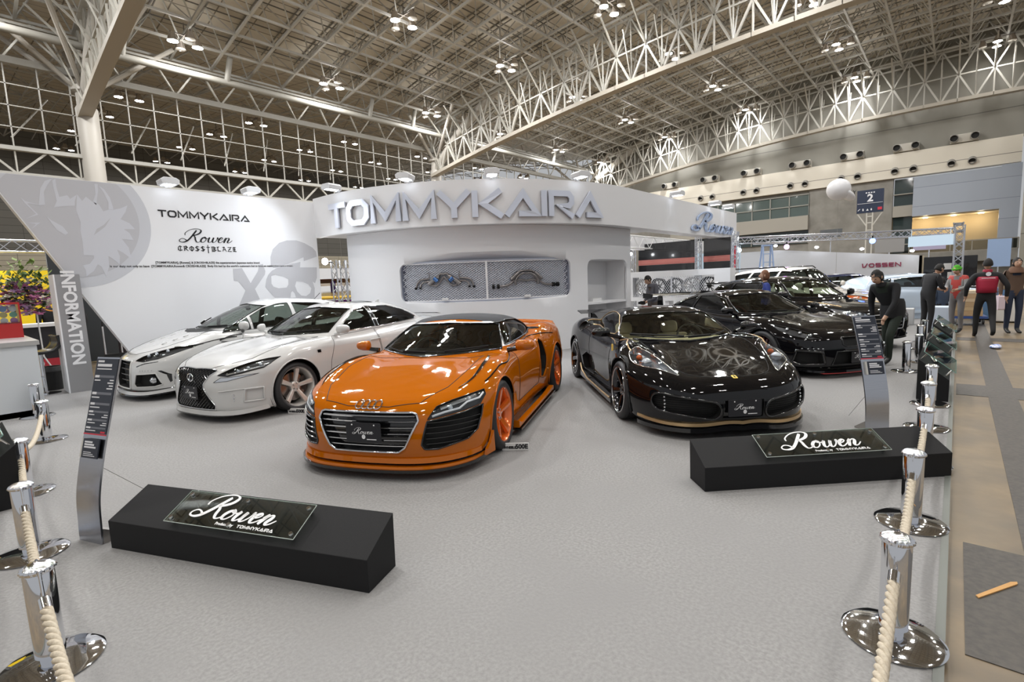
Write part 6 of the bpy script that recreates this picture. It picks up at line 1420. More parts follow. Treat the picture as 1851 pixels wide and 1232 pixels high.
    def camera_(root, D, P, m):
        b = MB(); w_ = Vector(D['wrl']); c = w_+Vector((.09, -.06, -.02)); b.box(tuple(c), (.07, .13, .09)); b.lathe([(.035, 0), (.035, .09), (.03, .09), (.03, .02)], 16, c=(c.x+.03, c.y, c.z), axis='x'); b.build('held_camera', mat('matte_black'), root, smooth=35)
        b = MB(); b.lathe([(.12, -.03), (.13, .02), (.08, .07)], 16, c=(D['neck'][0]-.03, 0, D['neck'][2]-.02), cap=False); b.build('hood', m['t'], root, smooth=True)
    person('person', (12.55, 6.05, 0), R_(150), dict(neck=(.06, 0, 1.42), headb=(.10, 0, 1.47), ell=(.02, .20, 1.10), wrl=(.24, .08, .98), elr=(.02, -.22, 1.10), wrr=(.24, -.06, .98)), dict(top=mat('hoodie_grey', (.11, .11, .13), .85), legs=mat('trousers_brown', (.09, .07, .06), .8)), 'man in a grey hooded top looking down at a camera by the curved wall', .98, nod=.45, extra=camera_)
    person('person', (11.95, 3.12, 0), R_(110), {}, dict(top=mat('blouse_blue', (.01, .03, .22), .6), legs=dk), 'woman with long brown hair and blue top between the black cars', .95, hair=(.16, .07, .035), hairlen=.14)
    person('person', (1.75, 16.1, 0), R_(100), dict(neck=(.06, 0, 1.42), headb=(.09, 0, 1.47), shl=(0, .20, 1.40), shr=(0, -.20, 1.40)), dict(top=bw, legs=dk), 'person in black with orange piping leaning over the counter by the flowers', 1.0, nod=.4, extra=lambda root, D, P, m: MB().tube([(-.14, .16, 1.43), (-.16, .05, 1.38), (-.16, -.12, 1.36)], .012, 6).build('orange_piping', mat('piping_orange', (.8, .3, .03), .5), root))
    person('person', (2.25, 16.0, 0), R_(190), {}, dict(top=bw, legs=dk), 'person in black standing half hidden behind the sign board', 1.0)
people()
# ---------------------------------------------------------------- orange open-top supercar with soft top
def car_orange():
    sp = dict(
        XF=[(.1, 2.24), (.2, 2.27), (.35, 2.285), (.5, 2.26), (.62, 2.19), (.72, 2.02), (.85, 1.6)],
        XR=[(.1, -2.0), (.3, -2.08), (.6, -2.13), (.9, -2.15), (1.1, -2.15)],
        ZC=[(-2.3, .93), (-2.1, .955), (-1.7, .99), (-1.2, 1.0), (-.8, .96), (.5, .90), (.95, .875), (1.3, .825), (1.7, .75), (2.0, .68), (2.25, .60), (2.4, .52)],
        CR=[(-2.3, .06), (-1.3, .05), (0, .10), (.9, .06), (1.4, .05), (1.9, .06), (2.3, .07)],
        WP=[(-2.3, .90), (-1.9, .955), (-1.33, .975), (-.8, .93), (-.2, .915), (.5, .925), (1.0, .945), (1.35, .96), (1.8, .93), (2.3, .86)],
        WZ=[(.1, -.06), (.2, -.03), (.35, -.01), (.55, 0), (.7, -.015), (.85, -.055), (1.0, -.12)],
        bumps=[(1.35, .76, .5, .17, .055), (-1.3, .80, .55, .18, .05), (2.05, .55, .3, .25, .012)],
        flares=[(1.325, .018, .48, .5, .3), (-1.325, .03, .5, .55, .3)],
        bowf=(.13, .38, 5.), bowr=(.06, .16, 6.), ks=.09, kf=.07, zb=.12,
        ZR=[(-1.75, .80), (-1.35, .99), (-1.0, 1.10), (-.65, 1.185), (-.3, 1.225), (.0, 1.215), (.22, 1.175), (.6, 1.03), (1.0, .86), (1.3, .70)],
        WC=[(-1.7, .45), (-1.2, .62), (-.7, .74), (0, .78), (.6, .79), (1.1, .74), (1.3, .6)], belt=.86, tum=.52, camber=.05, xcurve=.28, kc=.09, spine=(-1.62, 1.62), z0=.5)
    c = Car(sp)
    P = mat('orange_pearl_paint', (.47, .118, .001), .5, .0, 1.0, spec=.0)
    M = common_mats(P, mat('orange_rim_paint', (.85, .17, .02), .2, .35, 1.), caliper=(.4, .05, .01))
    M['cloth'] = mat('soft_top_cloth', (.018, .018, .022), .85); M['sil'] = mat('brushed_silver_trim', (.72, .70, .67), .28, .9)
    M['blade'] = mat('brown_gloss_blade', (.10, .035, .012), .12, .4, 1.)
    root = place_car(c, 'orange convertible sports car with black soft top in the middle of the stand', (4.313, 4.69, 0), R_(-154.4))
    arches(c, (1.325, -1.325), .375, .34)
    hexg = [(-.36, .275), (-.30, .235), (.30, .235), (.36, .275), (.475, .50), (.455, .555), (.42, .565), (-.42, .565), (-.455, .555), (-.475, .50)]
    c.cut('F', hexg, 1, 1.5, ('grille', {'m': 'gloss', 'recess': (.07, (-1, 0, 0)), 'seam': (.010, 'chrome', 'grille_frame')}))
    hl = [(.545, .505), (.60, .60), (.70, .635), (.80, .655), (.885, .67), (.905, .63), (.885, .565), (.80, .545), (.70, .53)]
    ink = [(.50, .30), (.52, .26), (.62, .255), (.82, .30), (.875, .36), (.895, .47), (.90, .555), (.80, .53), (.70, .515), (.545, .49)]
    for s in (1, -1):
        c.cut('F', ink, s, 1.2, ('air_intake', {'m': 'matte', 'recess': (.09, (-1, 0, 0)), 'seam': (.008, 'gloss', 'intake_frame')}))
        c.cut('F', hl, s, 1.2, ('headlight', {'m': 'dark', 'recess': (.055, (-1, 0, 0)), 'cover': 'lampglass', 'seam': (.004, 'line', 'lamp_edge')}))
    # door, hood, cabin openings
    wd = [(.50, .915), (.30, 1.06), (.16, 1.135), (-.10, 1.155), (-.55, 1.13), (-.86, 1.03), (-.98, .965), (-.5, .93)]
    ws = [(-.73, .885), (0, .86), (.73, .885), (.66, 1.0), (.565, 1.13), (0, 1.152), (-.565, 1.13), (-.66, 1.0)]
    hd = [(1.12, .0), (1.08, .5), (1.02, .66), (1.45, .665), (1.85, .60), (2.12, .46), (2.185, .2), (2.19, 0), (2.185, -.2), (2.12, -.46), (1.85, -.60), (1.45, -.665), (1.02, -.66), (1.08, -.5)]
    c.cut('T', hd, 1, .5, ('hood', {'m': 'paint', 'seam': (.0035, 'line', 'hood_seam')}))
    for s in (1, -1):
        c.cut('S', [(.62, .30), (.60, .60), (.50, .88), (-.42, .93), (-.50, .80), (-.44, .45), (-.40, .30)], s, .5, ('door', {'m': 'paint', 'seam': (.0035, 'line', 'door_seam')}))
        c.cut('S', [(-.50, .36), (-.46, .62), (-.52, .82), (-.62, .86), (-.74, .80), (-.80, .60), (-.78, .42), (-.66, .33)], s, .5, ('side_scoop', {'m': 'matte', 'recess': (.12, (0, -s, 0)), 'seam': (.012, 'paint', 'scoop_frame')}))
        c.cut('F', [(.545, .505), (.5, .5), (.5, .5)], s, 9)
    c.cut('T', [(-1.22, -.42), (-1.0, -.60), (-.7, -.72), (.17, -.74), (.17, .74), (-.7, .72), (-1.0, .60), (-1.22, .42)], 1, .93, ('soft_top', {'m': 'cloth', 'off': .004}))
    c.cut('F', [(-.79, .905), (0, .875), (.79, .905), (.74, 1.02), (.60, 1.146), (0, 1.168), (-.60, 1.146), (-.74, 1.02)], 1, .14, ('windscreen_frame', {'m': 'sil', 'off': .003}))
    for s in (1, -1):
        c.cut('S', wd, s, .35, ('side_window', {'m': 'glass', 'off': -.006, 'seam': (.009, 'dark', 'window_seal')}))
    c.cut('F', ws, 1, .17, ('windscreen', {'m': 'glass', 'off': -.004, 'seam': (.010, 'gloss', 'screen_seal')}))
    c.finish(root, M)
    wells(root, (1.325, -1.325), .375, .34, .55, .93, M['matte'])
    for x, yy in ((1.325, .955), (-1.325, .985)):
        for s in (1, -1):
            make_wheel('wheel', root, x, s*yy, s, .34, .262, .27, M, dict(w=.062, dish=.05, wi=.8, wo=1.25, rot=.35 if s > 0 else .8), tilt=2.5)
    # grille bars, intake slats
    for z in (.285, .335, .385, .435, .485):
        hw = .36+(z-.275)*.48; mb = MB(); mb.tube([c.on('F', y, z)[0]+Vector((-.02, 0, 0)) for y in np.linspace(-hw, hw, 15)], .006, 6); mb.build('grille_bar', M['chrome'], root, smooth=50)
    mb = MB(); mb.tube([c.on('F', y, .528)[0]+Vector((-.012, 0, 0)) for y in np.linspace(-.44, .44, 15)], .009, 6); mb.build('grille_bar', M['chrome'], root, smooth=50)
    for s in (1, -1):
        for z in (.30, .345, .39, .435, .475):
            mb = MB(); mb.tube([c.on('F', s*y, z)[0]+Vector((-.02, 0, 0)) for y in np.linspace(.53, .86+min(0, (z-.36)*.6)+.03, 9)], .007, 6); mb.build('intake_slat', M['gloss'], root, smooth=50)
        # lamp insides
        mb = MB(); mb.tube([c.on('F', s*y, z)[0]+Vector((-.012, 0, 0)) for y, z in ((.575, .525), (.66, .548), (.76, .562), (.80, .60), (.87, .612), (.885, .645))], .010, 6); mb.build('lamp_strip', M['led'], root, smooth=50)
        mb = MB(); mb.tube([c.on('F', s*y, z)[0]+Vector((-.03, 0, 0)) for y, z in ((.62, .575), (.70, .60), (.76, .615), (.84, .635))], .018, 6); mb.build('lamp_reflector', M['lamp'], root, smooth=50)
        for y, z in ((.69, .575), (.80, .622)):
            p = c.on('F', s*y, z)[0]; mb = MB(); mb.ell((p.x-.035, p.y, p.z), (.02, .024, .02), 14, 8); mb.build('lamp_projector', M['lens'], root, smooth=True)
    # front lip, splitter, canards
    def belt(z0, z1, o0, o1, ymax, name, m, lift=0., ymin=0.):
        mb = MB(); Y = np.linspace(-ymax, ymax, 41); vs = []
        for y in Y:
            for zz, oo in ((z0, o0), (z1, o1), (z1, o1-.05), (z0, o0-.05)):
                p = c.on('F', y, max(zz, .16))[0]; k = lift*max(0, (abs(y)-ymax*.72)/(ymax*.28))**2
                vs.append((p.x+oo, y*(1+oo*.15), zz+k))
        n = len(Y); fs = []
        for i in range(n-1):
            for q in range(4): fs.append((i*4+q, i*4+(q+1) % 4, (i+1)*4+(q+1) % 4, (i+1)*4+q))
        fs += [(0, 1, 2, 3), tuple((n-1)*4+q for q in range(4))]
        mb.add(vs, fs); return mb.build(name, m, root, smooth=30)
    belt(.075, .10, .075, .075, .90, 'front_splitter', M['gloss']); belt(.10, .118, .055, .045, .90, 'front_lip', P); belt(.145, .185, .035, .015, .885, 'bumper_fin', P)
    for s in (1, -1):
        mb = MB(); mb.prism([(1.69, .10), (1.83, .10), (1.81, .15), (1.75, .20), (1.70, .29)], lambda u, v, k: (u, s*(k-(u-1.69)*.25), v), .94, .965); mb.build('canard', P, root)
        mb = MB(); mb.prism([(.95, .09), (-.92, .10), (-.92, .16), (-.5, .13), (.85, .125), (.95, .17)], lambda u, v, k: (u, s*k, v), .93, 1.0); mb.build('side_skirt', P, root, bevel=.006)
        mb = MB(); mb.prism([(.95, .065), (-.92, .075), (-.92, .09), (.95, .08)], lambda u, v, k: (u, s*k, v), .90, 1.02); mb.build('skirt_blade', M['gloss'], root)
        mb = MB(); q = [c.on('S', u, v, s, .004)[0] for u, v in cr([(1.62, .72), (1.25, .80), (.95, .80), (.5, .855), (-.1, .885), (-.8, .90), (-1.3, .86)], 6)]; mb.tube(q, .007, 5); mb.build('shoulder_stripe', M['gloss'], root, smooth=50)
        mb = MB(); q = [c.on('T', u, s*v, off=.003)[0] for u, v in cr([(1.0, .70), (1.12, .745), (1.35, .77), (1.65, .765), (1.85, .70)], 6)]
        W_ = [.004, .03, .035, .02, .004]
        mb.tube(q, [np.interp(i, np.linspace(0, len(q)-1, 5), W_)*.5 for i in range(len(q))], 6); mb.build('fender_vent', M['gloss'], root, smooth=50)
        mirror(root, .62, s*.90, .925, s, P, M['chrome'], .2, .12, base=(.60, s*.80, .87), sm=M['gloss'])
    # four rings badge
    mb = MB()
    for k in range(4):
        y0 = (k-1.5)*.058; ring = []
        for a in np.linspace(0, 2*math.pi, 25)[:-1]:
            p = c.on('F', y0+.036*math.cos(a), .612+.028*math.sin(a), off=.006)[0]; ring.append(p)
        mb.tube(ring, .0055, 6, closed=True)
    mb.build('ring_badge', M['chrome'], root, smooth=50)
    number_plate(root, c, .405, M['plate'], M['white'])
    wiper(root, c, [(-.05, .885), (.2, .875), (.42, .885), (.6, .90)][::-1], M['matte']); wiper(root, c, [(.0, .872), (-.3, .875), (-.62, .90)], M['matte'])
    # spoiler
    mb = MB(); q = [(y, c.on('T', -2.02, y)[0].z+.02) for y in np.linspace(-.84, .84, 25)]
    vs = []; n = len(q)
    for y, z in q: vs += [(-1.95, y, z), (-2.16, y, z+.02), (-2.16, y, z), (-1.95, y, z-.012)]
    mb.add(vs, [(i*4+k, i*4+(k+1) % 4, i*4+4+(k+1) % 4, i*4+4+k) for i in range(n-1) for k in range(4)]); mb.build('rear_spoiler', P, root, smooth=40)
    # cabin
    for s in (1, -1): seat(root, -.05, s*.36, .30, M['seat'])
    dash(root, .55, .62, .86, M['dark']); steering(root, .22, -.36, .80, M['dark']); tub(root, -.75, .9, .68, .28, M['matte'])
    mb = MB(); mb.tube([c.on('F', 0, 1.10)[0]+Vector((-.12, 0, -.02)), c.on('F', 0, 1.10)[0]+Vector((-.05, 0, .02))], .01, 6); p = c.on('F', 0, 1.08)[0]
    mb.prism(rrect(-.11, .11, -.03, .03, .02), lambda u, v, k: (p.x-.12+k, u, p.z-.01+v), 0, .02); mb.build('interior_mirror', M['dark'], root)
    return root
def lip(c, root, z0, z1, o0, o1, ymax, name, m, lift=0., depth=.05, dip=None, n=41):
    mb = MB(); Y = np.linspace(-ymax, ymax, n); vs = []
    for y in Y:
        k = lift*max(0, (abs(y)-ymax*.72)/(ymax*.28))**2+(dip(abs(y)) if dip else 0)
        for zz, oo in ((z0, o0), (z1, o1), (z1, o1-depth), (z0, o0-depth)):
            p = c.on('F', y, max(zz, .17))[0]; vs.append((p.x+oo, y*(1+oo*.15), zz+k))
    fs = [(i*4+q, i*4+(q+1) % 4, (i+1)*4+(q+1) % 4, (i+1)*4+q) for i in range(n-1) for q in range(4)]
    fs += [(0, 1, 2, 3), tuple((n-1)*4+q for q in range(4))]
    mb.add(vs, fs); return mb.build(name, m, root, smooth=30)
def surf_line(c, root, view, pts, r, name, m, s=1, off=.002, n=6):
    mb = MB(); q = [c.on(view, (s*u if view in 'FB' else u), (s*v if view == 'T' else v), s, off)[0] for u, v in cr(pts, n)]
    mb.tube(q, r, 6); return mb.build(name, m, root, smooth=50)
def skirt(root, m, x0, x1, y, s, z0=.09, z1=.16, t=.06, name='side_skirt'):
    mb = MB(); mb.prism([(x1, z0), (x0, z0+.01), (x0, z1+.03), (x0+.35, z1), (x1-.3, z1-.01), (x1, z1+.02)], lambda u, v, k: (u, s*k, v), y-t, y+.02)
    return mb.build(name, m, root, bevel=.008)
SILVER = dict(w=.058, dish=.045, wi=.75, wo=1.1)
# ---------------------------------------------------------------- black mid-engined supercar with gold lines
def car_black_coupe():
    sp = dict(
        XF=[(.1, 2.26), (.2, 2.30), (.34, 2.33), (.48, 2.30), (.58, 2.22), (.68, 2.0), (.8, 1.6)],
        XR=[(.1, -1.98), (.3, -2.05), (.6, -2.12), (.9, -2.12), (1.1, -2.1)],
        ZC=[(-2.3, .86), (-2.0, .90), (-1.6, .95), (-1.2, .96), (-.8, .93), (.5, .86), (.95, .825), (1.3, .755), (1.7, .68), (2.0, .615), (2.25, .55), (2.4, .48)],
        CR=[(-2.3, .05), (-1.3, .03), (0, .08), (.9, .05), (1.4, .03), (1.9, .05), (2.3, .07)],
        WP=[(-2.3, .88), (-1.9, .93), (-1.3, .965), (-.8, .93), (-.2, .90), (.5, .905), (1.0, .93), (1.3, .955), (1.8, .92), (2.3, .83)],
        WZ=[(.1, -.05), (.2, -.03), (.35, -.01), (.55, 0), (.7, -.015), (.85, -.05), (1.0, -.12)],
        bumps=[(1.28, .74, .55, .19, .105), (1.75, .70, .3, .16, .03), (-1.25, .78, .5, .2, .05)],
        flares=[(1.3, .022, .47, .5, .3), (-1.3, .03, .5, .55, .3)],
        bowf=(.16, .42, 4.5), bowr=(.06, .2, 6.), ks=.14, kf=.10, zb=.12,
        ZR=[(-1.95, .80), (-1.55, .97), (-1.15, 1.07), (-.7, 1.155), (-.3, 1.195), (.0, 1.195), (.2, 1.16), (.6, 1.01), (1.05, .82), (1.3, .70)],
        WC=[(-1.9, .42), (-1.3, .58), (-.7, .72), (0, .77), (.6, .79), (1.1, .72), (1.3, .6)], belt=.82, tum=.50, camber=.05, xcurve=.30, kc=.10, spine=(-1.6, 1.66), z0=.47)
    c = Car(sp)
    P = mat('black_car_paint', (.0045, .0045, .0055), .08, 0, 1.0, spec=.7)
    M = common_mats(P, mat('gunmetal_rim', (.03, .03, .035), .18, .8, 1.), seatc=(.55, .48, .34), caliper=(.7, .35, .02))
    M['gold'] = mat('gold_trim', (.55, .38, .20), .3, .7); M['glass'] = glass_mat('green_car_glass', (.80, .84, .74)); M['lip'] = mat('polished_rim_lip', (.75, .74, .72), .12, 1.)
    root = place_car(c, 'low black supercar with gold lip line and yellow nose badge, right of the orange car', (6.669, 3.119, 0), R_(-135.3))
    arches(c, (1.3, -1.3), .37, .335)
    ink = rrect(.22, .80, .235, .415, .085); ink = [(y, z+(.02 if y > .5 else -.01)+(y-.5)*.08) for y, z in ink]
    for s in (1, -1):
        c.cut('F', ink, s, 1.2, ('air_intake', {'m': 'matte', 'recess': (.09, (-1, 0, 0)), 'seam': (.012, 'gloss', 'intake_frame')}))
        c.cut('T', cr([(1.34, .83), (1.30, .77), (1.36, .70), (1.52, .64), (1.72, .585), (1.98, .52), (1.99, .545), (1.86, .68), (1.70, .80), (1.52, .855)], 4, True), s, .45,
              ('headlight', {'m': 'lamp', 'recess': (.07, (0, 0, -1)), 'cover': 'lampglass', 'seam': (.006, 'lip', 'lamp_trim')}))
    c.cut('F', [(-.2, .22), (.2, .22), (.2, .40), (-.2, .40)], 1, 1.5, ('number_recess', {'m': 'gloss', 'recess': (.02, (-1, 0, 0)), 'seam': (.003, 'line', 'recess_edge')}))
    hd = cr([(1.0, 0), (.96, .45), (1.0, .60), (1.4, .60), (1.8, .52), (2.05, .36), (2.12, 0), (2.05, -.36), (1.8, -.52), (1.4, -.60), (1.0, -.60), (.96, -.45)], 5, True)
    c.cut('T', hd, 1, .45, ('hood', {'m': 'paint', 'seam': (.003, 'line', 'hood_seam')}))
    wd = cr([(.42, .885), (.15, 1.07), (-.15, 1.125), (-.55, 1.115), (-.85, 1.05), (-1.05, .95), (-.6, .905)], 4, True)
    for s in (1, -1):
        c.cut('S', cr([(.72, .30), (.70, .55), (.60, .80), (-.42, .86), (-.50, .70), (-.42, .45), (-.30, .24), (.6, .22)], 3, True), s, .5, ('door', {'m': 'paint', 'seam': (.003, 'line', 'door_seam')}))
        c.cut('S', [(-.30, .22), (-.22, .36), (-.36, .50), (-.62, .52), (-.82, .44), (-.80, .24)], s, .5, ('side_scoop', {'m': 'matte', 'recess': (.08, (0, -s, 0)), 'seam': (.006, 'gloss', 'scoop_frame')}))
        c.cut('S', cr([(-.86, .86), (-.80, .95), (-.95, .965), (-1.10, .94), (-1.14, .86), (-1.02, .80)], 4, True), s, .62, ('shoulder_intake', {'m': 'matte', 'recess': (.08, (0, -s, 0)), 'seam': (.008, 'gloss', 'intake_frame')}))
        c.cut('S', wd, s, .35, ('side_window', {'m': 'glass', 'off': -.005, 'seam': (.006, 'gold', 'window_trim')}))
    c.cut('F', [(-.74, .855), (0, .825), (.74, .855), (.66, .98), (.56, 1.11), (0, 1.135), (-.56, 1.11), (-.66, .98)], 1, .16, ('windscreen', {'m': 'glass', 'off': -.004, 'seam': (.011, 'gloss', 'screen_seal')}))
    c.finish(root, M); wells(root, (1.3, -1.3), .37, .335, .55, .92, M['matte'])
    for x, yy in ((1.3, .955), (-1.3, .975)):
        for s in (1, -1):
            w_ = make_wheel('wheel', root, x, s*yy, s, .335, .26, .27, M, dict(w=.06, dish=.04, wi=.8, wo=1.15, rot=.1+.5*s), tilt=2.5)
            mb = MB(); mb.tube([(.262*math.cos(a), s*.0, .262*math.sin(a)) for a in np.linspace(0, 2*math.pi, 41)[:-1]], .006, 6, closed=True); mb.build('rim_lip', M['lip'], w_, smooth=50)
    dip = lambda y: .03*math.exp(-((y-.12)/.2)**2)
    lip(c, root, .135, .165, .025, .02, .88, 'gold_lip', M['gold'], .02, dip=dip); lip(c, root, .08, .12, .05, .045, .88, 'front_splitter', M['gloss'], dip=dip)
    for s in (1, -1):
        skirt(root, M['gloss'], -.92, .95, .94, s); mb = MB(); mb.tube([(.93, s*.965, .155), (.5, s*.965, .15), (-.4, s*.967, .155), (-.75, s*.967, .22), (-.88, s*.96, .30)], .012, 6); mb.build('gold_skirt_line', M['gold'], root, smooth=50)
        surf_line(c, root, 'T', [(1.32, .80), (1.15, .80), (.98, .74), (.80, .78)], .008, 'gold_fender_line', M['gold'], s)
        surf_line(c, root, 'S', [(.80, .80), (.3, .835), (-.3, .855)], .006, 'gold_door_line', M['gold'], s)
        mb = MB(); p, n_ = c.on('S', .86, .74, s, .004)
        mb.prism(cr([(-.035, .06), (.035, .06), (.03, -.02), (0, -.07), (-.03, -.02)], 3, True), lambda u, v, k: (p.x+u, p.y+s*k, p.z+v), 0, .004); mb.build('shield_badge', mat('badge_yellow', (.85, .6, .08), .3, 0, .5), root)
        for px, py, r in ((1.63, .725, .058), (1.47, .755, .034)):
            q = c.on('T', px, s*py)[0]; mb = MB(); mb.ell((q.x, q.y, q.z-.035), (r, r, r*.9), 16, 8); mb.build('lamp_projector' if r > .05 else 'turn_signal', M['lens'] if r > .05 else M['amber'], root, smooth=True)
        mb = MB(); q = c.on('T', 1.62, s*.735)[0]; mb.lathe([(.062, 0), (.072, 0), (.072, .012), (.062, .012)], 24, c=(q.x, q.y, q.z-.03), cap=False); mb.build('lamp_ring', M['lamp'], root, smooth=40)
        lines_fill(c, 'F', ink, 0, .022, .06, .002, side=s).build('intake_mesh', M['dark'], root)
        for k in range(5):
            p = c.on('F', s*.70, .275+k*.035)[0]; mb = MB(); mb.ell((p.x-.02, p.y, p.z), (.012, .012, .012), 10, 6); mb.build('daytime_light', M['lamp'], root, smooth=True)
        mirror(root, .60, s*.86, .93, s, P, M['chrome'], .23, .115, base=(.70, s*.74, .87))
    p, n_ = c.on('F', 0, .585, off=.003); T = Matrix.Translation(p) @ n_.to_track_quat('Z', 'Y').to_matrix().to_4x4()
    b = MB(); b.prism(rrect(-.024, .024, -.033, .033, .008), lambda u, v, k: tuple(T @ Vector((u, v, k))), 0, .003); o = b.build('nose_badge', mat('badge_yellow', (.85, .6, .08), .3, 0, .5), root)
    b = MB(); b.prism([(-.006, -.024), (-.004, 0), (-.013, .008), (-.004, .014), (.0, .024), (.008, .022), (.004, .010), (.013, .0), (.005, -.006), (.008, -.024), (.002, -.012)], lambda u, v, k: tuple(T @ Vector((u, v, k))), .003, .0045); b.build('badge_figure', M['gloss'], o)
    number_plate(root, c, .325, M['plate'], M['white'])
    wiper(root, c, [(-.62, .875), (-.35, .85), (-.05, .85), (.2, .86)], M['matte']); wiper(root, c, [(0, .845), (.3, .85), (.58, .875)], M['matte'])
    mb = MB()
    for s in (-1, 1): mb.box((-1.95, s*.55, .95), (.10, .03, .14))
    mb.build('wing_strut', P, root); mb = MB(); mb.prism([(-2.22, 1.035), (-1.90, 1.01), (-1.86, 1.02), (-2.2, 1.06)], lambda u, v, k: (u, k, v), -.74, .74); mb.build('rear_wing', P, root, bevel=.006)
    for s in (1, -1): seat(root, -.15, s*.35, .26, M['seat'])
    dash(root, .6, .62, .82, M['seat']); steering(root, .22, .35, .78, M['dark']); tub(root, -.75, .95, .68, .25, M['seat'])
    return root

# ---------------------------------------------------------------- white saloon
def car_white_saloon():
    sp = dict(
        XF=[(.1, 2.24), (.2, 2.29), (.4, 2.30), (.58, 2.27), (.68, 2.20), (.80, 1.95), (1.0, 1.3)],
        XR=[(.1, -2.2), (.3, -2.28), (.7, -2.32), (1.0, -2.28), (1.2, -2.2)],
        ZC=[(-2.4, 1.0), (-2.2, 1.04), (-1.8, 1.06), (-1.0, 1.02), (.5, .97), (.95, .95), (1.3, .905), (1.7, .84), (2.0, .77), (2.2, .70), (2.4, .6)],
        CR=[(-2.3, .07), (-1.3, .07), (0, .10), (.9, .07), (1.4, .06), (1.9, .07), (2.3, .07)],
        WP=[(-2.4, .80), (-2.0, .87), (-1.4, .915), (-.8, .90), (.5, .90), (1.0, .905), (1.4, .915), (1.9, .88), (2.4, .78)],
        WZ=[(.1, -.04), (.25, -.02), (.4, 0), (.6, 0), (.8, -.02), (.95, -.07), (1.1, -.14)],
        bumps=[(1.5, .74, .5, .16, .035), (1.2, .35, .8, .12, .008)],
        flares=[(1.4, .028, .47, .5, .28), (-1.4, .03, .5, .55, .3)],
        bowf=(.14, .40, 4.5), bowr=(.08, .2, 6.), ks=.10, kf=.08, zb=.13,
        ZR=[(-2.1, .85), (-1.7, 1.09), (-1.2, 1.29), (-.7, 1.385), (-.2, 1.40), (.05, 1.37), (.4, 1.24), (.95, .97), (1.25, .8)],
        WC=[(-2.0, .55), (-1.4, .70), (-.7, .78), (0, .80), (.6, .80), (1.1, .74), (1.3, .6)], belt=.93, tum=.42, camber=.05, xcurve=.28, kc=.10, spine=(-1.8, 1.66), z0=.52)
    c = Car(sp)
    P = mat('white_pearl_paint', (.80, .80, .80), .22, .0, 1.0)
    M = common_mats(P, mat('brushed_rim', (.72, .66, .60), .22, 1.), seatc=(.03, .03, .03)); M['glass'] = glass_mat('saloon_glass', (.45, .50, .46))
    root = place_car(c, 'white saloon with black spindle mesh grille and silver five-spoke wheels, left of the orange car', (4.269, 7.788, 0), R_(-168.2))
    arches(c, (1.4, -1.4), .375, .335)
    gr = [(-.42, .17), (.42, .17), (.44, .22), (.30, .40), (.27, .45), (.27, .50), (.36, .60), (.44, .655), (.30, .675), (-.30, .675), (-.44, .655), (-.36, .60), (-.27, .50), (-.27, .45), (-.30, .40), (-.44, .22)]
    c.cut('F', gr, 1, 1.6, ('grille', {'m': 'matte', 'recess': (.05, (-1, 0, 0)), 'seam': (.008, 'chrome', 'grille_frame')}))
    hl = [(.47, .60), (.58, .665), (.70, .73), (.80, .762), (.868, .77), (.868, .70), (.85, .66), (.72, .615), (.60, .585)]
    drl = [(.42, .515), (.50, .575), (.58, .60), (.53, .575), (.85, .605), (.80, .59), (.60, .53)]
    for s in (1, -1):
        c.cut('F', hl, s, 1.2, ('headlight', {'m': 'dark', 'recess': (.05, (-1, 0, 0)), 'cover': 'lampglass', 'seam': (.004, 'line', 'lamp_edge')}))
        c.cut('F', [(.43, .515), (.52, .575), (.60, .575), (.84, .60), (.80, .585), (.60, .53)], s, 1.2, ('running_light', {'m': 'lamp', 'seam': (.003, 'line', 'lamp_edge')}))
        c.cut('F', [(.74, .26), (.86, .26), (.87, .42), (.76, .42)], s, 1.2, ('bumper_vent', {'m': 'paint', 'recess': (.03, (-1, 0, 0)), 'seam': (.012, 'paint', 'vent_frame')}))
        c.cut('S', [(.85, .26), (.80, .6), (.66, .93), (-.18, .965), (-.22, .6), (-.18, .26)], s, .5, ('door', {'m': 'paint', 'seam': (.003, 'line', 'door_seam')}))
        c.cut('S', [(-.22, .26), (-.24, .6), (-.2, .965), (-1.25, .99), (-1.16, .72), (-.98, .5), (-.9, .26)], s, .5, ('door', {'m': 'paint', 'seam': (.003, 'line', 'door_seam')}))
        c.cut('S', [(.55, .975), (.30, 1.13), (.05, 1.27), (-.22, 1.315), (-.24, .99)], s, .35, ('side_window', {'m': 'glass', 'off': -.005, 'seam': (.008, 'chrome', 'window_trim')}))
        c.cut('S', [(-.32, .99), (-.30, 1.32), (-.75, 1.305), (-1.10, 1.215), (-1.38, 1.08), (-1.30, 1.03)], s, .35, ('side_window', {'m': 'glass', 'off': -.005, 'seam': (.008, 'chrome', 'window_trim')}))
        c.cut('S', [(-.24, .995), (-.22, 1.325), (-.30, 1.33), (-.32, .985)], s, .35, ('door_pillar', {'m': 'gloss', 'off': .001}))
    hd = [(1.0, 0), (.97, .45), (1.02, .66), (1.5, .70), (1.85, .66), (2.05, .50), (2.18, .3), (2.2, 0)]; hd = hd+[(a, -b) for a, b in hd[-2:0:-1]]
    c.cut('T', hd, 1, .5, ('hood', {'m': 'paint', 'seam': (.003, 'line', 'hood_seam')}))
    c.cut('F', [(-.70, .985), (0, .96), (.70, .985), (.64, 1.12), (.54, 1.30), (0, 1.335), (-.54, 1.30), (-.64, 1.12)], 1, .05, ('windscreen', {'m': 'glass', 'off': -.004, 'seam': (.009, 'gloss', 'screen_seal')}))
    c.cut('T', rrect(-.62, -.22, -.38, .38, .05), 1, 1.3, ('sunroof', {'m': 'gloss', 'seam': (.005, 'line', 'sunroof_seam')}))
    c.finish(root, M); wells(root, (1.4, -1.4), .375, .335, .5, .88, M['matte'])
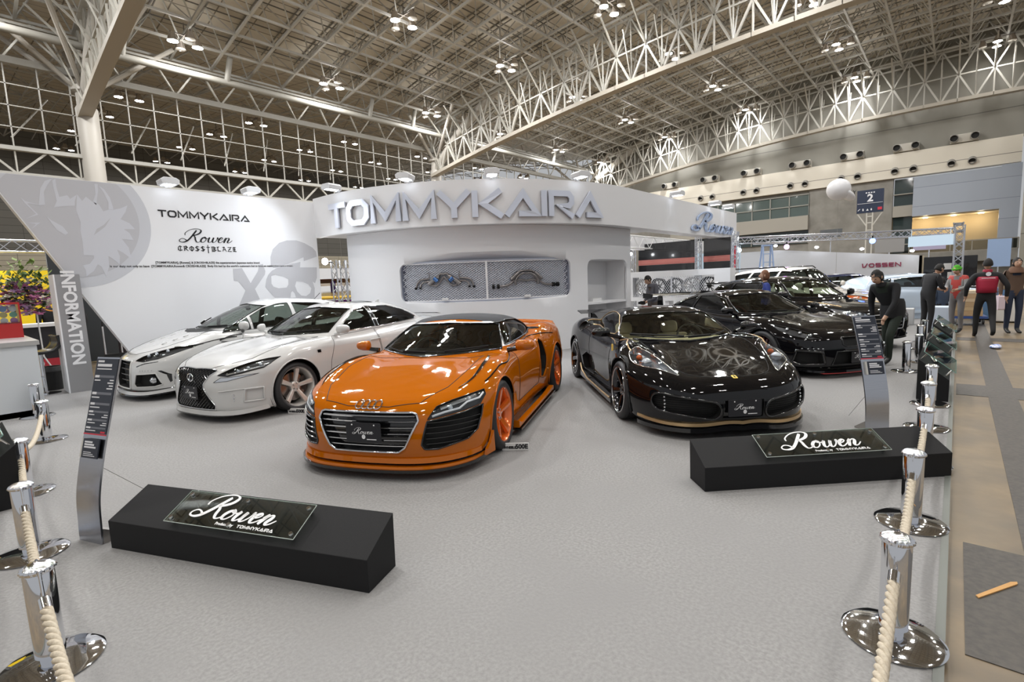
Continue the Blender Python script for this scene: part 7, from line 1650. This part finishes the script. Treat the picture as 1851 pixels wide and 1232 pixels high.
    for x, yy in ((1.4, .915), (-1.4, .925)):
        for s in (1, -1): make_wheel('wheel', root, x, s*yy, s, .335, .262, .25, M, dict(w=.058, dish=.05, wi=.75, wo=1.05, rot=.45), tilt=3.5)
    for a in (.62, -.62): lines_fill(c, 'F', gr, a, .034, .012, .0045).build('grille_mesh', M['gloss'], root)
    p = c.on('F', 0, .565)[0]; e = MB(); e.tube([(p.x+.012, .062*math.cos(a), .565+.048*math.sin(a)) for a in np.linspace(0, 2*math.pi, 29)[:-1]], .007, 6, closed=True)
    e.tube([(p.x+.014, .02, .60), (p.x+.014, -.012, .565), (p.x+.014, -.026, .535), (p.x+.014, .04, .535)], .007, 6); e.build('oval_badge', M['chrome'], root, smooth=50)
    for s in (1, -1):
        for y, z in ((.66, .64), (.73, .67), (.80, .70)):
            q = c.on('F', s*y, z)[0]; mb = MB(); mb.ell((q.x-.03, q.y, q.z), (.02, .026, .022), 14, 8); mb.build('lamp_projector', M['lens'], root, smooth=True)
        mb = MB(); mb.tube([c.on('F', s*y, z)[0]+Vector((-.02, 0, 0)) for y, z in ((.56, .605), (.70, .635), (.84, .68))], .012, 6); mb.build('lamp_reflector', M['lamp'], root, smooth=50)
        for k in range(3):
            q = c.on('F', s*.66, .28+.035*k)[0]; mb = MB(); mb.ell((q.x, q.y, q.z), (.006, .012, .012), 10, 6); mb.build('fog_light', M['lamp'], root, smooth=True)
        surf_line(c, root, 'F', [(.50, .40), (.7, .42), (.86, .43)], .006, 'bumper_crease', P, s, .004)
        skirt(root, P, -1.0, 1.0, .90, s, .10, .19)
        mirror(root, .60, s*.86, 1.03, s, P, M['chrome'], .20, .135, base=(.60, s*.80, .95), sm=P)
        mb = MB(); q = c.on('S', -.12, .80, s, .018)[0]; mb.tube([(q.x+.10, q.y-s*.02, q.z-.01), (q.x+.08, q.y, q.z), (q.x-.08, q.y, q.z+.004), (q.x-.10, q.y-s*.02, q.z)], .011, 6); mb.build('door_handle', P, root, smooth=50)
        q = c.on('S', 1.0, .76, s, .004)[0]; mb = MB(); mb.prism([(-.03, -.02), (.025, -.02), (.03, .02), (-.025, .02)], lambda u, v, k: (q.x+u, q.y+s*k, q.z+v), -.004, .004); mb.build('fender_badge', M['gloss'], root)
    lip(c, root, .10, .155, .03, .02, .86, 'front_lip', P, .03); lip(c, root, .085, .10, .03, .03, .60, 'front_splitter', M['gloss'])
    number_plate(root, c, .375, M['plate'], M['white'], x=p.x+.035)
    wiper(root, c, [(.60, 1.0), (.3, .985), (-.05, .985)], M['matte']); wiper(root, c, [(0, .98), (-.3, .985), (-.6, 1.005)], M['matte'])
    for s in (1, -1): seat(root, -.1, s*.36, .36, M['seat']); seat(root, -.95, s*.36, .38, M['seat'])
    dash(root, .55, .66, .95, M['dark']); steering(root, .22, -.36, .88, M['dark']); tub(root, -1.3, .9, .70, .30, M['matte'])
    mb = MB(); mb.prism([(-1.75, 1.075), (-1.55, 1.09), (-1.6, 1.10)], lambda u, v, k: (u-.45, k, v-.01), -.62, .62); mb.build('boot_spoiler', M['gloss'], root)
    mb = MB(); mb.prism([(-1.0, 1.355), (-1.13, 1.40), (-1.15, 1.395), (-1.12, 1.33)], lambda u, v, k: (u, k, v), -.012, .012); mb.build('roof_antenna', P, root)
    return root

# ---------------------------------------------------------------- white hatchback with aero kit
def car_white_hatch():
    sp = dict(
        XF=[(.1, 2.24), (.2, 2.30), (.4, 2.30), (.58, 2.26), (.70, 2.16), (.80, 1.98), (.95, 1.5)],
        XR=[(.1, -2.0), (.4, -2.08), (.8, -2.12), (1.1, -2.1), (1.2, -2.0)],
        ZC=[(-2.3, 1.05), (-2.0, 1.08), (-1.0, 1.02), (.5, 1.0), (1.05, 1.02), (1.35, .96), (1.7, .865), (2.0, .78), (2.2, .70), (2.4, .6)],
        CR=[(-2.3, .07), (-1.3, .07), (0, .10), (.9, .09), (1.4, .08), (1.9, .10), (2.3, .10)],
        WP=[(-2.3, .78), (-2.0, .84), (-1.4, .875), (-.8, .87), (.5, .87), (1.0, .875), (1.4, .88), (1.9, .85), (2.4, .74)],
        WZ=[(.1, -.03), (.25, -.01), (.4, 0), (.6, 0), (.8, -.02), (.95, -.06), (1.1, -.12)],
        bumps=[(1.5, .68, .5, .15, .04)], flares=[(1.35, .03, .45, .5, .28), (-1.35, .03, .45, .5, .28)],
        bowf=(.16, .42, 4.5), bowr=(.08, .2, 6.), ks=.12, kf=.09, zb=.13,
        ZR=[(-2.2, .95), (-2.0, 1.18), (-1.4, 1.37), (-.8, 1.46), (-.25, 1.49), (.1, 1.45), (.5, 1.31), (1.0, 1.08), (1.35, .88)],
        WC=[(-2.1, .60), (-1.4, .72), (-.7, .76), (0, .78), (.6, .78), (1.1, .72), (1.4, .6)], belt=.97, tum=.36, camber=.05, xcurve=.25, kc=.10, spine=(-1.6, 1.64), z0=.52)
    c = Car(sp)
    P = mat('white_pearl_paint'); M = common_mats(P, mat('brushed_rim'), seatc=(.03, .03, .03)); M['glass'] = glass_mat('saloon_glass')
    root = place_car(c, 'white hatchback with angular aero bumper, furthest left car by the white wall', (4.12, 10.05, 0), R_(-179.0))
    arches(c, (1.35, -1.35), .36, .33)
    c.cut('F', [(-.36, .19), (.36, .19), (.40, .44), (.36, .62), (-.36, .62), (-.40, .44)], 1, 1.6, ('grille', {'m': 'matte', 'recess': (.10, (-1, 0, 0)), 'seam': (.014, 'paint', 'grille_frame')}))
    hl = [(.44, .625), (.50, .68), (.60, .735), (.72, .785), (.80, .81), (.86, .82), (.865, .775), (.82, .70), (.74, .645), (.60, .61)]
    fg = [(.47, .27), (.52, .42), (.76, .43), (.80, .25), (.74, .225), (.50, .22)]
    for s in (1, -1):
        c.cut('F', hl, s, 1.0, ('headlight', {'m': 'dark', 'recess': (.06, (-1, 0, 0)), 'cover': 'lampglass', 'seam': (.004, 'line', 'lamp_edge')}))
        c.cut('F', fg, s, 1.2, ('fog_recess', {'m': 'matte', 'recess': (.08, (-1, 0, 0)), 'seam': (.010, 'paint', 'recess_frame')}))
        c.cut('F', [(.50, .545), (.62, .59), (.76, .61), (.76, .60), (.62, .575), (.51, .53)], s, 1.2, ('bumper_slot', {'m': 'gloss'}))
        c.cut('F', [(.80, .47), (.855, .40), (.85, .29), (.84, .27), (.83, .40), (.77, .47)], s, 1.0, ('bumper_slot', {'m': 'gloss'}))
        c.cut('S', [(1.55, .60), (1.40, .58), (1.53, .44), (1.60, .32), (1.63, .32), (1.57, .48)], s, .5, ('bumper_slot', {'m': 'gloss'}))
        c.cut('S', [(.85, .26), (.82, .6), (.68, .97), (-.18, 1.0), (-.22, .6), (-.18, .26)], s, .5, ('door', {'m': 'paint', 'seam': (.003, 'line', 'door_seam')}))
        c.cut('S', [(1.02, .955), (.62, 1.20), (.56, 1.19), (.55, .985)], s, .35, ('quarter_window', {'m': 'glass', 'off': -.004, 'seam': (.006, 'dark', 'window_seal')}))
        c.cut('S', [(.50, .985), (.50, 1.20), (.25, 1.32), (-.05, 1.39), (-.25, 1.40), (-.24, 1.0)], s, .35, ('side_window', {'m': 'glass', 'off': -.005, 'seam': (.006, 'dark', 'window_seal')}))
        c.cut('S', [(-.33, 1.0), (-.33, 1.40), (-.8, 1.37), (-1.25, 1.28), (-1.5, 1.18), (-1.4, 1.08)], s, .35, ('side_window', {'m': 'glass', 'off': -.005, 'seam': (.006, 'dark', 'window_seal')}))
    hd = [(1.22, 0), (1.18, .42), (1.1, .62), (1.5, .66), (1.8, .60), (2.0, .45), (2.12, .25), (2.14, 0)]; hd = hd+[(a, -b) for a, b in hd[-2:0:-1]]
    c.cut('T', hd, 1, .5, ('hood', {'m': 'paint', 'seam': (.003, 'line', 'hood_seam')}))
    c.cut('T', [(1.30, 0), (1.25, .30), (1.14, .55), (1.02, .60), (1.08, .3), (1.12, 0), (1.08, -.3), (1.02, -.60), (1.14, -.55), (1.25, -.30)], 1, .8, ('cowl_panel', {'m': 'matte', 'off': .002}))
    c.cut('F', [(-.66, 1.035), (0, 1.01), (.66, 1.035), (.60, 1.20), (.52, 1.37), (0, 1.41), (-.52, 1.37), (-.60, 1.20)], 1, .05, ('windscreen', {'m': 'glass', 'off': -.004, 'seam': (.009, 'gloss', 'screen_seal')}))
    c.finish(root, M); wells(root, (1.35, -1.35), .36, .33, .5, .84, M['matte'])
    for x in (1.35, -1.35):
        for s in (1, -1): make_wheel('wheel', root, x, s*.88, s, .325, .25, .23, M, dict(w=.05, dish=.03, rot=.2))
    for z in (.30, .39, .48, .56):
        mb = MB(); mb.tube([c.on('F', y, z)[0]+Vector((-.05, 0, 0)) for y in np.linspace(-.37, .37, 9)], .009, 6); mb.build('grille_bar', M['gloss'], root, smooth=50)
    for s in (1, -1):
        for y, z in ((.56, .69), (.64, .715), (.72, .75)):
            q = c.on('F', s*y, z)[0]; mb = MB(); mb.ell((q.x-.03, q.y, q.z), (.025, .033, .03), 14, 8); mb.build('lamp_projector', M['lens'], root, smooth=True)
        q = c.on('F', s*.69, .32)[0]; mb = MB(); mb.lathe([(.0, .012), (.035, .004), (.042, -.01), (.06, -.02), (.06, -.06)], 20, c=(q.x-.02, q.y, q.z), axis='x'); mb.build('fog_light', M['lamp'], root, smooth=40)
        for k in range(5):
            q = c.on('F', s*(.58+.035*k), .475)[0]; mb = MB(); mb.ell((q.x, q.y, q.z), (.006, .009, .009), 8, 5); mb.build('daytime_light', M['lamp'], root, smooth=True)
        surf_line(c, root, 'S', [(1.72, .80), (1.45, .815), (1.15, .86), (.85, .89)], .008, 'fender_line', M['gloss'], s)
        for k, (x0, z0) in enumerate(((1.10, .845), (1.0, .875))):
            surf_line(c, root, 'S', [(x0, z0), (x0-.12, z0+.03), (x0-.28, z0+.035)], .012, 'fender_fin', M['gloss'], s)
        skirt(root, P, -.98, .98, .87, s, .09, .2)
        mirror(root, .72, s*.83, 1.06, s, P, M['chrome'], .20, .15, base=(.70, s*.80, .96), sm=M['gloss'])
        for k in range(3):
            q = c.on('T', 1.75-.16*k, s*.33)[0]; mb = MB(); mb.prism([(-.04, 0), (.04, 0), (-.03, .018)], lambda u, v, w_: (q.x+u, q.y+w_, q.z+v-.002), -.03, .03); mb.build('hood_fin', P, root)
    lip(c, root, .10, .15, .04, .025, .84, 'front_lip', P, .03); lip(c, root, .155, .165, .03, .02, .84, 'lip_groove', M['gloss'], .03); lip(c, root, .08, .10, .05, .045, .84, 'front_splitter', M['gloss'], .03)
    wiper(root, c, [(.62, 1.045), (.3, 1.03), (-.05, 1.03)], M['matte'], .01); wiper(root, c, [(-.62, 1.05), (-.5, 1.10), (-.42, 1.16)], M['matte'], .01)
    for s in (1, -1): seat(root, -.05, s*.35, .42, M['seat']); seat(root, -.9, s*.35, .45, M['seat'])
    dash(root, .7, .66, 1.0, M['dark']); steering(root, .35, -.35, .95, M['dark']); tub(root, -1.2, 1.0, .68, .32, M['matte'])
    mb = MB(); mb.tube([(-1.05, .0, 1.40), (-1.22, .0, 1.55)], .006, 6); mb.build('roof_antenna', M['matte'], root)
    q = c.on('F', 0, 1.37)[0]; mb = MB(); mb.ell((q.x-.10, 0, q.z-.05), (.015, .11, .035), 14, 8); mb.build('interior_mirror', M['dark'], root, smooth=True)
    return root

# ---------------------------------------------------------------- black coupe with large wing
def car_black_wing():
    sp = dict(
        XF=[(.1, 2.24), (.2, 2.29), (.4, 2.31), (.56, 2.27), (.64, 2.20), (.72, 2.05), (.95, 1.4)],
        XR=[(.1, -2.1), (.4, -2.2), (.8, -2.24), (1.0, -2.2), (1.2, -2.1)],
        ZC=[(-2.3, .92), (-2.0, .96), (-1.0, .98), (.5, .92), (.95, .895), (1.3, .85), (1.7, .785), (2.0, .71), (2.2, .64), (2.4, .55)],
        CR=[(-2.3, .06), (-1.3, .05), (0, .09), (.9, .06), (1.4, .05), (1.9, .06), (2.3, .08)],
        WP=[(-2.3, .87), (-2.0, .92), (-1.4, .955), (-.8, .92), (.5, .91), (1.0, .93), (1.4, .955), (1.9, .92), (2.4, .84)],
        WZ=[(.1, -.04), (.25, -.02), (.4, 0), (.6, 0), (.75, -.02), (.9, -.07), (1.1, -.14)],
        bumps=[(1.5, .76, .55, .17, .05), (-1.3, .8, .5, .15, .04)], flares=[(1.39, .03, .48, .5, .28), (-1.39, .035, .5, .5, .3)],
        bowf=(.14, .38, 5), bowr=(.08, .2, 6.), ks=.09, kf=.08, zb=.12,
        ZR=[(-2.1, .85), (-1.6, 1.06), (-1.1, 1.20), (-.6, 1.285), (-.15, 1.30), (.1, 1.26), (.5, 1.09), (1.0, .88), (1.25, .75)],
        WC=[(-2.0, .50), (-1.4, .66), (-.7, .76), (0, .79), (.6, .79), (1.1, .72), (1.3, .6)], belt=.88, tum=.46, camber=.05, xcurve=.25, kc=.08, spine=(-1.7, 1.64), z0=.48)
    c = Car(sp, .8)
    P = mat('black_car_paint'); M = common_mats(P, mat('dark_red_rim', (.07, .012, .012), .25, .6, 1.), seatc=(.04, .015, .015)); M['red'] = mat('red_trim', (.5, .02, .02), .3, 0, .5)
    M['glass'] = glass_mat('coupe_glass', (.45, .5, .45))
    root = place_car(c, 'black coupe with wide square air ducts and tall rear wing, behind the gold-lined black supercar', (10.25, 3.0, 0), R_(-122))
    arches(c, (1.39, -1.39), .375, .34)
    c.cut('F', [(-.30, .50), (-.27, .60), (.27, .60), (.30, .50), (.24, .47), (-.24, .47)], 1, 1.5, ('grille', {'m': 'matte', 'recess': (.06, (-1, 0, 0)), 'seam': (.010, 'gloss', 'grille_frame')}))
    c.cut('F', [(-.46, .20), (-.40, .40), (.40, .40), (.46, .20)], 1, 1.5, ('lower_grille', {'m': 'matte', 'recess': (.07, (-1, 0, 0)), 'seam': (.010, 'gloss', 'grille_frame')}))
    ink = [(.56, .22), (.60, .40), (.84, .42), (.86, .24), (.80, .20)]
    for s in (1, -1):
        c.cut('F', ink, s, 1.2, ('air_duct', {'m': 'matte', 'recess': (.10, (-1, 0, 0)), 'seam': (.022, 'gloss', 'duct_frame')}))
        c.cut('F', [(.56, .60), (.66, .68), (.80, .755), (.875, .79), (.885, .70), (.84, .635), (.70, .585)], s, 1.0, ('headlight', {'m': 'dark', 'recess': (.05, (-1, 0, 0)), 'cover': 'lampglass', 'seam': (.004, 'line', 'lamp_edge')}))
        c.cut('S', [(.72, .26), (.70, .6), (.60, .89), (-.5, .93), (-.62, .6), (-.5, .26)], s, .5, ('door', {'m': 'paint', 'seam': (.003, 'line', 'door_seam')}))
        c.cut('S', [(.48, .93), (.15, 1.14), (-.15, 1.21), (-.60, 1.20), (-.66, .96)], s, .35, ('side_window', {'m': 'glass', 'off': -.005, 'seam': (.007, 'gloss', 'window_seal')}))
        c.cut('S', [(-.74, .965), (-.68, 1.19), (-1.1, 1.10), (-1.3, 1.0)], s, .35, ('quarter_window', {'m': 'glass', 'off': -.005, 'seam': (.007, 'gloss', 'window_seal')}))
    c.cut('F', [(-.72, .915), (0, .895), (.72, .915), (.65, 1.05), (.56, 1.20), (0, 1.23), (-.56, 1.20), (-.65, 1.05)], 1, .08, ('windscreen', {'m': 'glass', 'off': -.004, 'seam': (.010, 'gloss', 'screen_seal')}))
    c.finish(root, M); wells(root, (1.39, -1.39), .375, .34, .5, .9, M['matte'])
    for x in (1.39, -1.39):
        for s in (1, -1): make_wheel('wheel', root, x, s*.955, s, .34, .26, .26, M, dict(w=.05, dish=.05, kind='twin', rot=.2), spokes=6)
    for s in (1, -1):
        for y, z in ((.65, .635), (.73, .67), (.80, .715)):
            q = c.on('F', s*y, z)[0]; mb = MB(); mb.ell((q.x-.03, q.y, q.z), (.022, .03, .026), 14, 8); mb.build('lamp_projector', M['lamp'], root, smooth=True)
        for k in range(5):
            q = c.on('F', s*(.60+.05*k), .45)[0]; mb = MB(); mb.ell((q.x+.01, q.y, q.z), (.01, .018, .010), 8, 5); mb.build('daytime_light', M['lamp'], root, smooth=True)
        skirt(root, P, -.98, .98, .93, s)
        mirror(root, .62, s*.88, .97, s, P, M['chrome'], .2, .12, base=(.62, s*.78, .89))
        mb = MB(); mb.prism([(-2.4, 1.12), (-2.05, 1.12), (-2.0, 1.22), (-2.4, 1.24)], lambda u, v, k: (u, s*k, v), .80, .815); mb.build('wing_endplate', P, root)
        mb = MB(); mb.prism([(-2.25, .95), (-2.05, .95), (-2.08, 1.17), (-2.22, 1.17)], lambda u, v, k: (u, s*k, v), .50, .53); mb.build('wing_strut', P, root)
    mb = MB(); mb.prism([(-2.40, 1.20), (-2.15, 1.165), (-2.0, 1.17), (-2.2, 1.20), (-2.4, 1.22)], lambda u, v, k: (u, k, v), -.80, .80); mb.build('rear_wing', P, root, smooth=30)
    lip(c, root, .09, .12, .055, .05, .90, 'front_splitter', P, .05); lip(c, root, .075, .088, .05, .05, .60, 'red_lip_line', M['red'])
    b = MB(); q = c.on('F', 0, .53)[0]; b.prism(rrect(-.03, .03, -.02, .02, .01), lambda u, v, k: (q.x-.01+k, u, q.z+v), 0, .01); b.build('nose_badge', M['chrome'], root)
    number_plate(root, c, .30, M['plate'], M['white'])
    wiper(root, c, [(.62, .935), (.3, .915), (-.05, .915)], M['matte']); wiper(root, c, [(0, .91), (-.3, .915), (-.6, .935)], M['matte'])
    for s in (1, -1): seat(root, -.15, s*.36, .30, M['seat'])
    dash(root, .55, .64, .88, M['dark']); steering(root, .22, -.36, .83, mat('wine_leather', (.12, .02, .025), .4)); tub(root, -1.0, .9, .68, .26, M['matte'])
    return root

# ---------------------------------------------------------------- tall wagons further back
def car_tall(label, loc, rz, H, L, Wd, P, seatc, tint, rails=False, spoiler=True, gold=False, res=.7, hood=.98, lampc='lamp'):
    k = H/1.5; b = hood; xe = L/2
    sp = dict(
        XF=[(.1, xe-.08), (.3, xe-.02), (.55, xe), (.75*b, xe-.04), (.85*b, xe-.14), (.93*b, xe-.4), (b*1.05, xe-1.0)],
        XR=[(.1, -xe+.08), (.4, -xe), (.9, -xe), (1.2, -xe+.06), (H, -xe+.15)],
        ZC=[(-xe, b+.05), (-1, b+.03), (.5, b), (.95, b-.01), (1.3, b-.05), (1.7, b-.10), (xe-.3, b-.15), (xe-.1, b-.22), (xe+.1, b-.4)],
        CR=[(-xe, .05), (0, .07), (1, .05), (xe, .07)],
        WP=[(-xe, Wd-.09), (-xe+.4, Wd-.03), (-1.4, Wd), (0, Wd-.02), (1.4, Wd), (xe-.4, Wd-.04), (xe, Wd-.12)],
        WZ=[(.1, -.04), (.25, -.02), (.4, 0), (.7, 0), (.85, -.02), (1.0, -.06), (1.3, -.14)],
        bumps=[(1.4, Wd-.17, .6, .15, .03)], flares=[(1.4, .03, .5, .5, .3), (-1.4, .03, .5, .5, .3)],
        bowf=(.14, .30, 5), bowr=(.08, .16, 6.), ks=.09, kf=.09, zb=.2, kr=.08,
        ZR=[(-xe+.0, b-.1), (-xe+.25, H-.24), (-xe+.5, H-.09), (-1.2, H-.02), (-.4, H), (.0, H-.02), (.25, H-.09), (.6, b+.22), (1.0, b+.0), (1.25, b-.15)],
        WC=[(-xe, Wd-.16), (-1.2, Wd-.10), (0, Wd-.08), (.7, Wd-.09), (1.2, Wd-.2)], belt=b, tum=.28, camber=.05, xcurve=.18, kc=.10, spine=(-xe+.55, xe-.65), z0=.6)
    c = Car(sp, res)
    M = common_mats(P, mat('gunmetal_rim', (.03, .03, .035), .18, .8, 1.), seatc=seatc); M['glass'] = glass_mat('tint_%.2f' % tint[0], tint)
    root = place_car(c, label, loc, R_(rz)); arches(c, (1.4, -1.4), .40, .37)
    c.cut('F', [(-.36, .42), (-.40, .70), (.40, .70), (.36, .42)], 1, 1.5, ('grille', {'m': 'matte', 'recess': (.05, (-1, 0, 0)), 'seam': (.012, 'chrome', 'grille_frame')}))
    for s in (1, -1):
        c.cut('F', [(.48, b-.34), (.50, b-.24), (.66, b-.17), (Wd-.06, b-.13), (Wd-.03, b-.25), (Wd-.1, b-.31)], s, 1.2, ('headlight', {'m': lampc, 'recess': (.05, (-1, 0, 0)), 'cover': 'lampglass', 'seam': (.005, 'line', 'lamp_edge')}))
        c.cut('F', [(.50, .28), (.52, .42), (.82, .44), (.84, .28)], s, 1.2, ('air_duct', {'m': 'matte', 'recess': (.05, (-1, 0, 0)), 'seam': (.01, 'gloss', 'duct_frame')}))
        c.cut('S', [(.60, b+.06), (.28, H-.22), (.05, H-.14), (-.22, H-.12), (-.24, b+.06)], s, .35, ('side_window', {'m': 'glass', 'off': -.004, 'seam': (.008, 'gloss', 'window_seal')}))
        c.cut('S', [(-.32, b+.06), (-.30, H-.12), (-1.15, H-.14), (-1.25, b+.09)], s, .35, ('side_window', {'m': 'glass', 'off': -.004, 'seam': (.008, 'gloss', 'window_seal')}))
        c.cut('S', [(-1.35, b+.09), (-1.25, H-.14), (-xe+.62, H-.2), (-xe+.42, b+.13)], s, .35, ('quarter_window', {'m': 'glass', 'off': -.004, 'seam': (.008, 'gloss', 'window_seal')}))
        c.cut('S', [(.80, .30), (.80, .7), (.64, b+.0), (-.24, b+.02), (-.28, .3)], s, .5, ('door', {'m': 'paint', 'seam': (.003, 'line', 'door_seam')}))
    c.cut('F', [(-Wd+.19, b+.06), (0, b+.03), (Wd-.19, b+.06), (Wd-.26, b+.22), (Wd-.34, H-.12), (0, H-.085), (-Wd+.34, H-.12), (-Wd+.26, b+.22)], 1, .1, ('windscreen', {'m': 'glass', 'off': -.004, 'seam': (.012, 'gloss', 'screen_seal')}))
    c.finish(root, M); wells(root, (1.4, -1.4), .4, .37, .5, Wd-.05, M['matte'])
    for x in (1.4, -1.4):
        for s in (1, -1): make_wheel('wheel', root, x, s*(Wd+.0), s, .37, .27, .25, M, dict(w=.05, dish=.04, kind='twin', rot=.2), spokes=5)
    for s in (1, -1):
        for y, z in ((.60, b-.25), (.74, b-.22)):
            q = c.on('F', s*y, z)[0]; mb = MB(); mb.ell((q.x-.03, q.y, q.z), (.025, .035, .035), 14, 8); mb.build('lamp_projector', M['lens'], root, smooth=True)
        mirror(root, .62, s*(Wd-.05), b+.12, s, P, M['chrome'], .22, .16, base=(.62, s*(Wd-.14), b+.02), sm=M['gloss']); skirt(root, P, -.98, .98, Wd-.02, s, .17, .26)
        if rails:
            mb = MB(); mb.tube([(.0, s*(Wd-.30), H-.06), (-.1, s*(Wd-.30), H+.01), (-1.9, s*(Wd-.30), H-.0), (-2.0, s*(Wd-.30), H-.10)], .018, 8); mb.build('roof_rail', M['gloss'], root, smooth=50)
        if gold: surf_line(c, root, 'T', [(1.7, .62), (1.3, .66), (1.0, .70)], .008, 'gold_fender_line', mat('gold_trim', (.55, .38, .20), .3, .7), s)
    if spoiler:
        mb = MB(); mb.prism([(-xe+.45, H-.10), (-xe-.06, H-.11), (-xe-.06, H-.15), (-xe+.3, H-.16)], lambda u, v, k: (u, k, v), -Wd+.30, Wd-.30); mb.build('roof_spoiler', P, root, bevel=.01)
    for z in (.48, .55, .62):
        mb = MB(); mb.tube([c.on('F', y, z)[0]+Vector((-.02, 0, 0)) for y in np.linspace(-.36, .36, 9)], .009, 6); mb.build('grille_bar', M['chrome'], root, smooth=50)
    lip(c, root, .16, .22, .03, .02, Wd-.08, 'front_lip', P, .03)
    wiper(root, c, [(.6, b+.08), (.3, b+.06), (-.05, b+.055)], M['matte'])
    for s in (1, -1): seat(root, -.1, s*.38, .45, M['seat']); seat(root, -1.0, s*.38, .47, M['seat'])
    dash(root, .5, Wd-.24, b-.02, M['dark']); steering(root, .2, -.38, b-.06, M['dark']); tub(root, -1.9, .85, Wd-.2, .34, M['matte'])
    return root
def cars_all():
    car_orange(); car_black_coupe(); car_white_saloon(); car_white_hatch(); car_black_wing()
    car_tall('black crossover wagon with roof spoiler and gold hood line, behind the black winged coupe', (13.3, 2.85, 0), -121, 1.50, 4.5, .93, mat('black_car_paint'), (.5, .45, .32), (.5, .56, .48), gold=True)
    car_tall('tall cream white off-road wagon with black roof rails, behind the black crossover', (17.1, 3.5, 0), -112, 1.74, 4.8, .98, mat('cream_pearl_paint', (.68, .64, .58), .22, 0, 1.), (.03, .03, .03), (.25, .28, .26), rails=True, hood=1.08, lampc='amber')
def far_cars():
    car_tall('pale blue saloon side on beyond the stooping man', (20.9, 1.0, 0), -50, 1.40, 4.5, .88, mat('pale_blue_paint', (.52, .62, .74), .25, 0, 1.), (.05, .05, .05), (.30, .36, .38), spoiler=False, res=.5, hood=.92)
    car_tall('dark blue car with lit edge behind the bonnet of the cream wagon', (24.6, 3.2, 0), -60, 1.45, 4.4, .9, mat('navy_paint', (.01, .02, .07), .15, .2, 1.), (.05, .05, .05), (.25, .30, .38), spoiler=False, res=.45, hood=.92)
cars_all()
far_cars()
